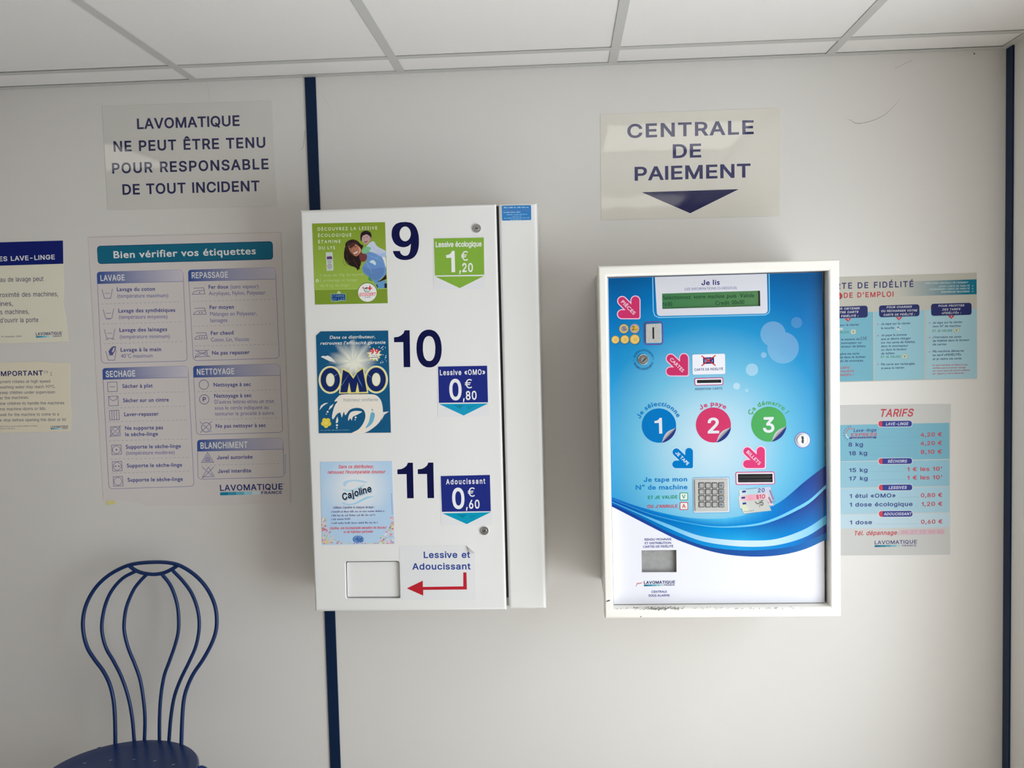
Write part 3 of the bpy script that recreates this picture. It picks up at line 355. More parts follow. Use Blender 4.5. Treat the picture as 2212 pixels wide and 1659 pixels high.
103:[463,[411,417,-98,0,-1,-30,-24,19,-29,12,-27,4,-33,0,-24,-3,-31,-10,-35,-22,-27,-25,-20,-30,-15,-33,-8,-32,-5,-34,0,-46,5,-37,9,-30,13,-29,21,-29,21,-20,28,-19,34,-13,27,-5,37,0,29,4,28,11,25,17,-1,-41,-8,-23,-13,-15,-28,-13,-17,-3,-28,-1,-35,7,-26,17,-29,39,-82,-46,12,-26,18,-23,20,-20,25,-17,35,-14,41,-8,53,0,35,5,33,10,34,17,24,22,20,28,11,28,6,35],[231,330,20,-4,16,-7,17,-14,12,-17,8,-20,6,-24,1,-54,-10,-43,-8,-16,-13,-15,-11,-8,-18,-8,-36,-3,-20,4,-15,6,-14,10,-12,15,-10,21,-7,24,-2,52,10,45,19,31,12,11,18,9]],
104:[448,[52,547,0,-548,100,0,0,255,2,17,9,24,14,17,21,12,23,5,30,-2,17,-8,15,-15,10,-25,3,-15,0,-265,100,0,-1,283,-7,40,-17,37,-15,21,-25,21,-23,11,-32,9,-35,2,-30,-4,-28,-9,-31,-19,0,156]],
105:[205,[52,-1,100,0,0,419,-100,0],[164,489,0,23,-6,19,-17,19,-24,11,-25,1,-21,-8,-20,-17,-9,-21,-1,-24,8,-20,13,-15,23,-13,22,-2,26,7,18,15]],
106:[205,[152,417,-100,0,0,-440,-5,-14,-10,-9,-47,-2,0,-95,62,2,25,6,18,8,17,12,14,15,11,18,8,19,5,22,2,28],[162,485,3,21,-8,25,-17,19,-20,10,-28,2,-23,-9,-17,-15,-10,-20,-1,-25,6,-19,18,-20,20,-9,24,-3,23,7,20,16]],
107:[419,[52,547,0,-548,100,0,0,152,19,17,132,-169,88,0,17,10,-2,23,-160,202,147,150,4,22,-17,12,-84,0,-144,-146,0,275]],
108:[227,[52,547,0,-449,5,-34,9,-22,12,-16,16,-13,18,-9,23,-6,31,-1,56,10,-18,89,-26,-5,-20,0,-3,1,-2,9,-1,446]],
109:[648,[595,-1,-2,306,-7,31,-10,22,-14,21,-19,18,-26,15,-20,7,-30,5,-31,0,-25,-5,-29,-12,-23,-15,-21,-21,-10,15,-22,19,-21,12,-24,6,-33,1,-25,-4,-29,-11,-23,-17,0,26,-99,0,0,-419,100,0,1,278,8,22,14,16,15,9,22,6,23,-1,17,-7,14,-13,7,-17,1,-293,99,0,1,280,7,20,12,17,19,11,18,3,24,-1,21,-9,13,-12,6,-18,2,-291]],
110:[448,[396,-1,-1,283,-4,26,-8,29,-24,39,-18,18,-15,10,-31,13,-24,5,-41,0,-30,-5,-30,-13,-19,-15,-1,29,-98,0,0,-419,100,0,0,255,2,17,9,24,14,17,21,12,23,5,30,-2,17,-8,15,-15,10,-25,3,-15,0,-265]],
111:[453,[184,419,-36,-11,-38,-23,-31,-31,-19,-30,-16,-38,-9,-48,-1,-54,5,-36,14,-43,16,-31,22,-27,24,-21,32,-19,36,-11,38,-5,45,4,38,11,35,20,30,27,24,36,17,43,8,41,1,50,-5,41,-13,43,-15,29,-21,29,-29,26,-32,17,-35,11,-28,4],[214,329,40,-3,19,-8,14,-12,12,-15,10,-21,10,-47,0,-33,-4,-24,-7,-24,-9,-19,-25,-26,-19,-9,-20,-3,-24,1,-17,4,-13,6,-15,13,-12,17,-10,20,-9,43,0,35,4,24,15,40,22,27,17,9]],
112:[462,[52,-143,100,0,0,170,26,-20,28,-11,27,-4,52,3,36,11,32,20,27,26,21,32,15,36,10,45,2,61,-5,45,-11,36,-21,40,-22,28,-36,27,-22,10,-23,7,-24,3,-33,0,-20,-2,-26,-9,-34,-24,0,30,-99,0],[249,85,-19,0,-22,5,-17,10,-11,10,-18,30,-7,25,-4,26,2,54,6,23,9,20,11,17,16,13,17,8,21,4,20,-1,18,-4,15,-9,15,-14,10,-15,9,-21,8,-45,0,-25,-5,-32,-15,-41,-11,-14,-16,-14]],
113:[462,[410,-143,0,560,-98,0,0,-30,-12,10,-26,15,-35,10,-48,0,-47,-13,-33,-19,-27,-25,-23,-34,-18,-47,-8,-44,-1,-55,7,-45,14,-43,20,-35,26,-29,30,-21,33,-14,35,-6,52,3,30,10,29,21,0,-169],[233,85,-19,0,-22,5,-13,7,-15,14,-19,32,-10,47,2,54,8,29,9,18,9,13,18,16,18,7,18,3,21,-1,17,-4,27,-19,11,-14,10,-22,8,-50,-2,-50,-8,-29,-9,-18,-9,-13,-18,-15,-16,-7]],
114:[297,[52,-1,100,0,0,264,3,16,9,18,12,12,25,13,40,3,41,-8,-1,105,-60,1,-20,-3,-29,-11,-21,-15,-1,24,-98,0]],
115:[403,[256,418,-35,5,-30,0,-37,-6,-28,-9,-27,-16,-20,-16,-15,-20,-13,-27,-5,-27,4,-41,13,-30,17,-20,26,-20,29,-13,112,-29,10,-6,10,-14,-1,-18,-10,-11,-18,-11,-24,-5,-36,2,-28,12,-14,19,-10,31,-95,-20,13,-49,22,-35,34,-28,41,-18,39,-6,42,0,33,5,31,10,28,15,23,20,16,21,11,25,5,25,0,25,-3,20,-12,28,-20,24,-21,15,-29,13,-113,30,-16,9,-7,11,-1,13,7,14,16,11,25,6,33,-1,18,-8,18,-20,10,-30,94,22,-14,43,-25,38,-34,27]],
116:[265,[253,7,1,3,-18,85,-40,-7,-18,1,-10,6,-4,12,0,220,78,0,0,90,-78,0,0,93,-100,0,0,-93,-58,0,0,-90,58,0,0,-225,9,-40,11,-20,14,-17,19,-13,20,-10,26,-5,32,-2,28,3]],
117:[448,[52,418,1,-289,10,-44,23,-41,15,-15,22,-16,19,-9,30,-8,34,-2,42,7,30,13,19,14,1,-29,98,0,0,419,-100,0,0,-257,-3,-15,-9,-24,-14,-17,-18,-11,-24,-5,-30,2,-20,8,-15,16,-9,24,-2,15,0,264]],
118:[427,[8,418,160,-418,91,-1,159,419,-108,-1,-96,-269,-97,270]],
119:[605,[590,418,-106,0,-67,-246,-66,246,-95,0,-67,-246,-68,245,-105,1,126,-419,91,0,69,248,71,-248,90,0]],
120:[417,[24,9,16,-10,81,0,87,135,87,-135,82,0,17,10,-1,21,-126,180,119,176,1,22,-16,10,-81,0,-60,-91,-20,-35,-80,126,-83,0,-17,-11,2,-20,118,-175,-125,-180]],
121:[427,[45,-132,20,-8,26,-5,50,2,39,15,15,12,22,23,25,47,176,464,-108,0,-96,-270,-96,269,-110,1,153,-400,-16,-44,-7,-13,-10,-9,-10,-3,-15,0,-37,6,-23,-85]],
122:[418,[377,-1,0,95,-196,0,190,249,0,75,-323,0,0,-96,187,-1,-194,-249,0,-73]],
48:[491,[252,554,-38,-2,-40,-12,-37,-21,-31,-31,-27,-45,-15,-40,-12,-54,-5,-67,3,-69,9,-51,16,-52,22,-40,31,-35,29,-21,40,-16,45,-5,39,2,37,11,36,21,30,30,25,38,18,45,12,55,5,58,-2,65,-8,60,-18,57,-22,40,-30,35,-30,23,-42,16],[237,459,23,-1,24,-8,19,-17,10,-13,14,-28,8,-29,7,-41,2,-38,-5,-81,-8,-35,-11,-28,-14,-23,-17,-17,-21,-10,-20,-2,-21,2,-18,6,-11,8,-20,24,-10,19,-11,32,-9,67,3,87,6,35,11,32,12,23,15,17,18,13]],
49:[491,[429,-1,0,94,-115,0,0,454,-103,0,-125,-91,-1,-79,11,-18,21,2,95,71,0,-339,-136,0,0,-94]],
50:[491,[63,-1,365,0,0,96,-214,0,100,104,54,63,28,42,12,25,7,24,4,22,0,32,-5,28,-9,25,-20,31,-20,21,-23,17,-19,10,-33,10,-31,5,-44,-2,-41,-10,-31,-15,-27,-20,-21,-25,-14,-24,-13,-40,-3,-56,100,0,3,42,4,14,10,16,25,19,31,6,37,-5,23,-12,17,-24,5,-18,0,-20,-4,-17,-8,-19,-32,-43,-213,-227]],
51:[491,[70,547,0,-95,197,0,-110,-126,0,-79,88,-1,28,-6,17,-7,13,-9,14,-16,10,-23,2,-28,-9,-31,-20,-21,-32,-14,-42,-3,-37,9,-17,9,-10,10,-12,23,-5,31,-103,0,6,-53,14,-36,24,-31,26,-22,30,-17,37,-12,37,-6,50,1,42,9,36,15,25,16,23,21,15,20,12,23,8,27,4,23,-3,51,-17,46,-19,26,-13,14,-23,17,-20,11,-23,8,-31,7,129,144,0,75]],
52:[491,[381,-1,0,106,70,0,0,96,-70,0,0,155,-100,0,0,-155,-121,0,186,316,1,20,-17,10,-75,0,-216,-364,0,-78,242,0,0,-106]],
53:[491,[405,547,-307,0,-33,-292,89,-10,19,15,28,12,22,4,38,-2,25,-11,20,-18,14,-22,7,-28,-1,-37,-6,-18,-10,-18,-11,-12,-18,-13,-31,-9,-38,4,-31,17,-10,11,-8,15,-5,34,-100,0,5,-49,7,-23,11,-22,27,-34,19,-15,26,-15,39,-13,42,-5,42,2,35,10,37,18,25,21,25,30,14,24,9,22,7,33,0,59,-6,28,-12,32,-15,26,-14,17,-22,20,-23,15,-23,11,-25,7,-27,4,-33,-1,-29,-6,-23,-8,11,95,218,0]],
54:[491,[342,547,-82,-1,-144,-213,-28,-50,-17,-46,-7,-39,0,-44,8,-35,15,-36,20,-29,23,-23,27,-18,37,-14,33,-6,45,1,30,6,38,17,25,18,26,27,21,35,10,28,5,38,-3,52,-12,40,-23,39,-30,28,-35,18,-43,11,-38,1,114,164,1,21],[224,89,-21,9,-11,8,-20,28,-8,30,0,26,3,18,15,29,24,19,29,9,33,-2,26,-13,22,-25,11,-34,-3,-41,-14,-31,-23,-21,-28,-10]],
55:[491,[84,-1,113,1,232,462,0,85,-367,0,0,-95,250,0]],
56:[491,[254,554,-54,-4,-41,-14,-38,-24,-20,-21,-13,-20,-9,-18,-8,-30,-1,-32,2,-19,8,-28,10,-20,12,-17,22,-21,-21,-14,-30,-36,-16,-38,-6,-38,2,-29,9,-34,16,-29,24,-27,26,-19,38,-17,34,-9,38,-3,37,1,36,6,32,12,31,18,28,25,19,25,12,28,6,35,-3,47,-14,37,-23,33,-16,15,-17,11,17,16,15,18,13,25,6,22,3,45,-3,20,-9,26,-23,37,-17,17,-20,15,-46,20],[335,141,-14,-26,-12,-11,-16,-9,-36,-7,-36,1,-26,7,-27,19,-12,22,-2,32,4,16,8,15,24,21,29,12,44,1,33,-11,26,-21,13,-27],[176,421,16,22,25,13,34,4,27,-5,21,-12,15,-21,5,-27,-3,-24,-8,-15,-12,-13,-20,-10,-34,-5,-32,6,-24,16,-11,20,-4,15,0,18]],
57:[491,[149,-1,81,0,144,214,29,52,17,47,7,34,0,42,-9,43,-14,33,-21,30,-26,24,-35,21,-26,9,-36,6,-38,-1,-35,-7,-35,-15,-30,-22,-23,-25,-18,-30,-12,-31,-6,-47,3,-42,13,-45,18,-30,28,-29,36,-21,42,-12,44,-3,-113,-163,-2,-22],[269,457,17,-7,13,-10,20,-28,8,-35,-4,-39,-16,-29,-20,-17,-29,-10,-17,0,-22,3,-27,16,-12,13,-9,16,-7,32,3,38,15,30,23,20,28,9]],
201:[457,[414,-1,0,96,-251,0,0,134,231,0,0,95,-231,0,0,128,248,0,0,95,-351,0,0,-548],[180,558,91,0,71,109,1,20,-17,10,-81,0]],
200:[457,[414,-1,0,96,-251,0,0,134,231,0,0,95,-231,0,0,128,248,0,0,95,-351,0,0,-548],[294,558,-67,139,-80,0,-17,-10,2,-22,70,-107]],
202:[457,[414,-1,0,96,-251,0,0,134,231,0,0,95,-231,0,0,128,248,0,0,95,-351,0,0,-548],[366,564,-1,32,-90,101,-76,0,-91,-103,0,-30,89,0,40,48,39,-48]],
199:[548,[228,-147,66,0,35,5,24,9,18,16,9,14,5,16,1,22,-3,20,-12,24,-13,12,-16,8,33,9,33,16,29,20,24,24,20,27,17,32,8,26,9,45,-103,1,-11,-39,-13,-22,-13,-15,-35,-22,-37,-9,-43,1,-38,13,-26,18,-17,19,-12,18,-16,37,-7,35,-2,57,5,41,11,37,15,28,25,28,21,15,28,11,29,5,28,0,25,-5,28,-12,26,-23,19,-30,10,-37,103,0,-8,43,-12,35,-15,28,-25,32,-29,25,-33,20,-34,13,-37,8,-57,1,-44,-7,-38,-13,-40,-25,-34,-30,-31,-45,-20,-42,-14,-57,-4,-67,6,-67,18,-60,24,-45,32,-37,40,-32,43,-20,42,-10,-7,-62,63,-1,0,-4,-3,-1,-70,0]],
192:[518,[207,547,-199,-548,110,0,49,143,183,0,50,-143,109,0,-200,548],[257,407,59,-170,-115,0],[315,558,-66,139,-80,0,-17,-10,1,-21,71,-108]],
233:[442,[171,416,-40,-16,-32,-24,-23,-26,-23,-41,-14,-43,-5,-38,1,-53,9,-45,12,-32,22,-37,28,-28,31,-21,31,-12,35,-7,49,-1,39,7,43,19,36,28,18,24,8,16,13,38,-97,23,-11,-29,-21,-22,-30,-10,-37,0,-32,10,-22,19,-15,23,-8,31,273,0,0,74,-8,46,-12,32,-20,35,-24,25,-30,20,-34,14,-35,7,-37,1],[138,259,11,29,19,23,23,14,25,5,36,-4,24,-13,18,-22,11,-29,0,-3],[165,428,91,0,71,108,2,22,-17,10,-81,0]],
232:[442,[171,416,-40,-16,-32,-24,-23,-26,-23,-41,-14,-43,-5,-38,1,-53,9,-45,12,-32,22,-37,28,-28,31,-21,31,-12,35,-7,49,-1,39,7,43,19,36,28,18,24,8,16,13,38,-97,23,-11,-29,-21,-22,-30,-10,-37,0,-32,10,-22,19,-15,23,-8,31,273,0,0,74,-8,46,-12,32,-20,35,-24,25,-30,20,-34,14,-35,7,-37,1],[138,259,11,29,19,23,23,14,25,5,36,-4,24,-13,18,-22,11,-29,0,-3],[279,428,-65,140,-82,0,-16,-10,0,-21,72,-109]],
234:[442,[171,416,-40,-16,-32,-24,-23,-26,-23,-41,-14,-43,-5,-38,1,-53,9,-45,12,-32,22,-37,28,-28,31,-21,31,-12,35,-7,49,-1,39,7,43,19,36,28,18,24,8,16,13,38,-97,23,-11,-29,-21,-22,-30,-10,-37,0,-32,10,-22,19,-15,23,-8,31,273,0,0,74,-8,46,-12,32,-20,35,-24,25,-30,20,-34,14,-35,7,-37,1],[138,259,11,29,19,23,23,14,25,5,36,-4,24,-13,18,-22,11,-29,0,-3],[351,435,0,31,-90,102,-76,0,-91,-103,0,-30,89,0,40,48,39,-48]],
224:[427,[375,-1,0,287,-9,46,-16,31,-25,26,-31,18,-31,10,-32,5,-37,0,-43,-8,-25,-8,-34,-20,-17,-15,-19,-25,-22,-49,97,-28,14,31,21,19,26,10,35,1,21,-5,16,-11,9,-17,2,-26,-15,-5,-83,-10,-51,-11,-39,-16,-29,-22,-13,-18,-8,-16,-7,-40,5,-46,6,-18,12,-21,18,-20,23,-16,26,-12,29,-7,38,-2,34,4,24,8,31,19,0,-23],[275,180,0,-33,-5,-18,-12,-18,-19,-16,-28,-10,-30,-1,-28,6,-18,14,-4,12,1,22,4,6,13,11,34,11],[265,429,-66,138,-82,0,-16,-10,1,-20,71,-108]],
231:[434,[169,-143,91,2,31,10,19,14,11,18,5,14,0,35,-5,17,-7,14,-11,11,-15,9,38,16,20,14,20,19,25,38,15,47,-96,25,-10,-33,-17,-23,-24,-14,-28,-5,-27,2,-20,8,-22,18,-9,14,-10,23,-7,32,-2,25,3,34,8,29,9,20,10,12,20,18,20,7,16,3,26,-2,18,-6,15,-9,14,-14,8,-17,8,-25,96,25,-9,31,-10,22,-15,23,-17,19,-26,19,-22,11,-49,14,-48,1,-32,-5,-36,-12,-27,-17,-29,-27,-24,-34,-15,-35,-10,-42,-2,-50,5,-53,12,-39,18,-33,17,-23,30,-27,33,-19,37,-11,-7,-58,64,-1,0,-4,-4,0,-70,0]],
244:[453,[184,419,-36,-11,-38,-23,-31,-31,-19,-30,-16,-38,-9,-48,-1,-54,5,-36,14,-43,16,-31,22,-27,24,-21,32,-19,36,-11,38,-5,45,4,38,11,35,20,30,27,24,36,17,43,8,41,1,50,-5,41,-13,43,-15,29,-21,29,-29,26,-32,17,-35,11,-28,4],[214,329,40,-3,19,-8,14,-12,12,-15,10,-21,10,-47,0,-33,-4,-24,-7,-24,-9,-19,-25,-26,-19,-9,-20,-3,-24,1,-17,4,-13,6,-15,13,-12,17,-10,20,-9,43,0,35,4,24,15,40,22,27,17,9],[355,435,-1,32,-90,101,-75,0,-91,-103,0,-30,88,0,40,48,39,-48]],
238:[205,[52,-1,100,0,0,419,-100,0],[231,435,-1,32,-89,100,-77,0,-91,-103,0,-29,90,0,40,48,38,-48]],
171:[441,[259,407,-81,0,-152,-178,152,-180,80,0,17,11,-4,23,-122,144,123,148,3,21],[397,407,-81,0,-151,-178,151,-180,80,0,18,11,-4,22,-122,145,123,148,3,21]],
187:[441,[45,408,-17,-12,2,-20,123,-149,-123,-146,-2,-22,17,-10,79,0,151,180,-151,178],[181,406,-15,-10,2,-20,123,-149,-123,-146,-2,-22,17,-10,80,0,151,180,-151,178]],
8364:[502,[439,34,25,24,-42,87,-30,-24,-33,-19,-31,-9,-36,-1,-28,7,-30,18,-22,25,-18,36,135,1,40,89,-189,0,-1,7,1,4,192,0,41,88,-219,0,3,10,17,31,23,24,27,16,34,7,34,-2,27,-8,31,-19,34,-29,42,91,-32,27,-26,15,-31,13,-28,7,-32,4,-44,-2,-27,-6,-29,-11,-45,-27,-37,-38,-28,-48,-19,-55,-49,0,-31,-88,70,0,0,-11,-39,0,-31,-89,81,0,17,-53,15,-28,21,-30,34,-33,25,-16,26,-12,53,-13,60,1,54,14]],
176:[354,[222,544,-26,6,-30,1,-41,-10,-23,-12,-21,-18,-17,-21,-13,-25,-7,-28,-2,-25,5,-30,8,-22,12,-20,16,-20,23,-18,23,-11,23,-6,30,-3,30,5,22,8,21,12,18,15,16,20,14,28,7,28,1,29,-4,25,-8,22,-12,21,-16,18,-21,17],[136,399,-3,10,2,23,10,16,17,11,23,2,10,-3,12,-8,11,-15,4,-15,-3,-20,-9,-13,-16,-12,-21,-3,-14,4,-13,9]],
8217:[215,[48,318,84,0,63,229,-111,0]],
39:[244,[166,317,9,230,-106,0,9,-230]],
40:[311,[286,578,-102,0,-25,-47,-27,-64,-22,-75,-15,-77,-5,-47,-1,-50,3,-55,10,-59,15,-55,17,-45,30,-64,20,-37,102,0,-46,100,-27,75,-19,80,-5,67,7,83,19,90,27,83]],
41:[311,[25,578,44,-97,28,-84,17,-83,8,-74,-5,-78,-18,-81,-32,-90,-42,-88,102,0,22,40,28,60,17,48,16,58,9,52,3,45,0,55,-6,56,-13,68,-23,79,-23,57,-30,56]],
44:[226,[34,-120,84,0,63,229,-111,0]],
46:[226,[53,84,-4,-28,5,-22,14,-20,19,-13,23,-6,30,5,20,13,15,21,5,24,-4,24,-11,20,-24,18,-19,5,-15,0,-17,-4,-19,-12]],
58:[226,[53,84,-4,-28,5,-22,14,-20,19,-13,23,-6,30,5,20,13,15,21,5,24,-4,24,-11,20,-24,18,-19,5,-15,0,-17,-4,-19,-12],[172,304,7,21,-2,30,-12,21,-17,15,-25,9,-28,-2,-22,-12,-17,-20,-6,-20,1,-28,12,-24,19,-15,23,-8,29,2,21,11]],
59:[226,[34,-120,84,0,63,229,-111,0],[184,313,4,28,-5,20,-15,21,-22,14,-14,4,-19,0,-16,-4,-25,-19,-12,-22,-3,-20,5,-25,10,-16,25,-19,16,-4,18,0,17,4,21,14]],
33:[234,[177,85,-9,16,-23,18,-25,6,-27,-4,-17,-10,-13,-14,-6,-11,-5,-22,5,-30,14,-20,22,-15,28,-4,22,5,12,6,13,13,9,16,5,17,0,16],[166,160,5,387,-109,0,5,-387]],
45:[491,[113,187,263,0,0,96,-263,0]],
47:[287,[279,571,-97,-2,-174,-646,97,0]],
43:[491,[294,34,0,137,135,0,0,93,-135,0,0,138,-97,0,0,-138,-136,0,0,-93,136,0,0,-137]],
34:[359,[166,317,9,230,-106,0,9,-230],[193,317,87,0,9,230,-105,0]],
}
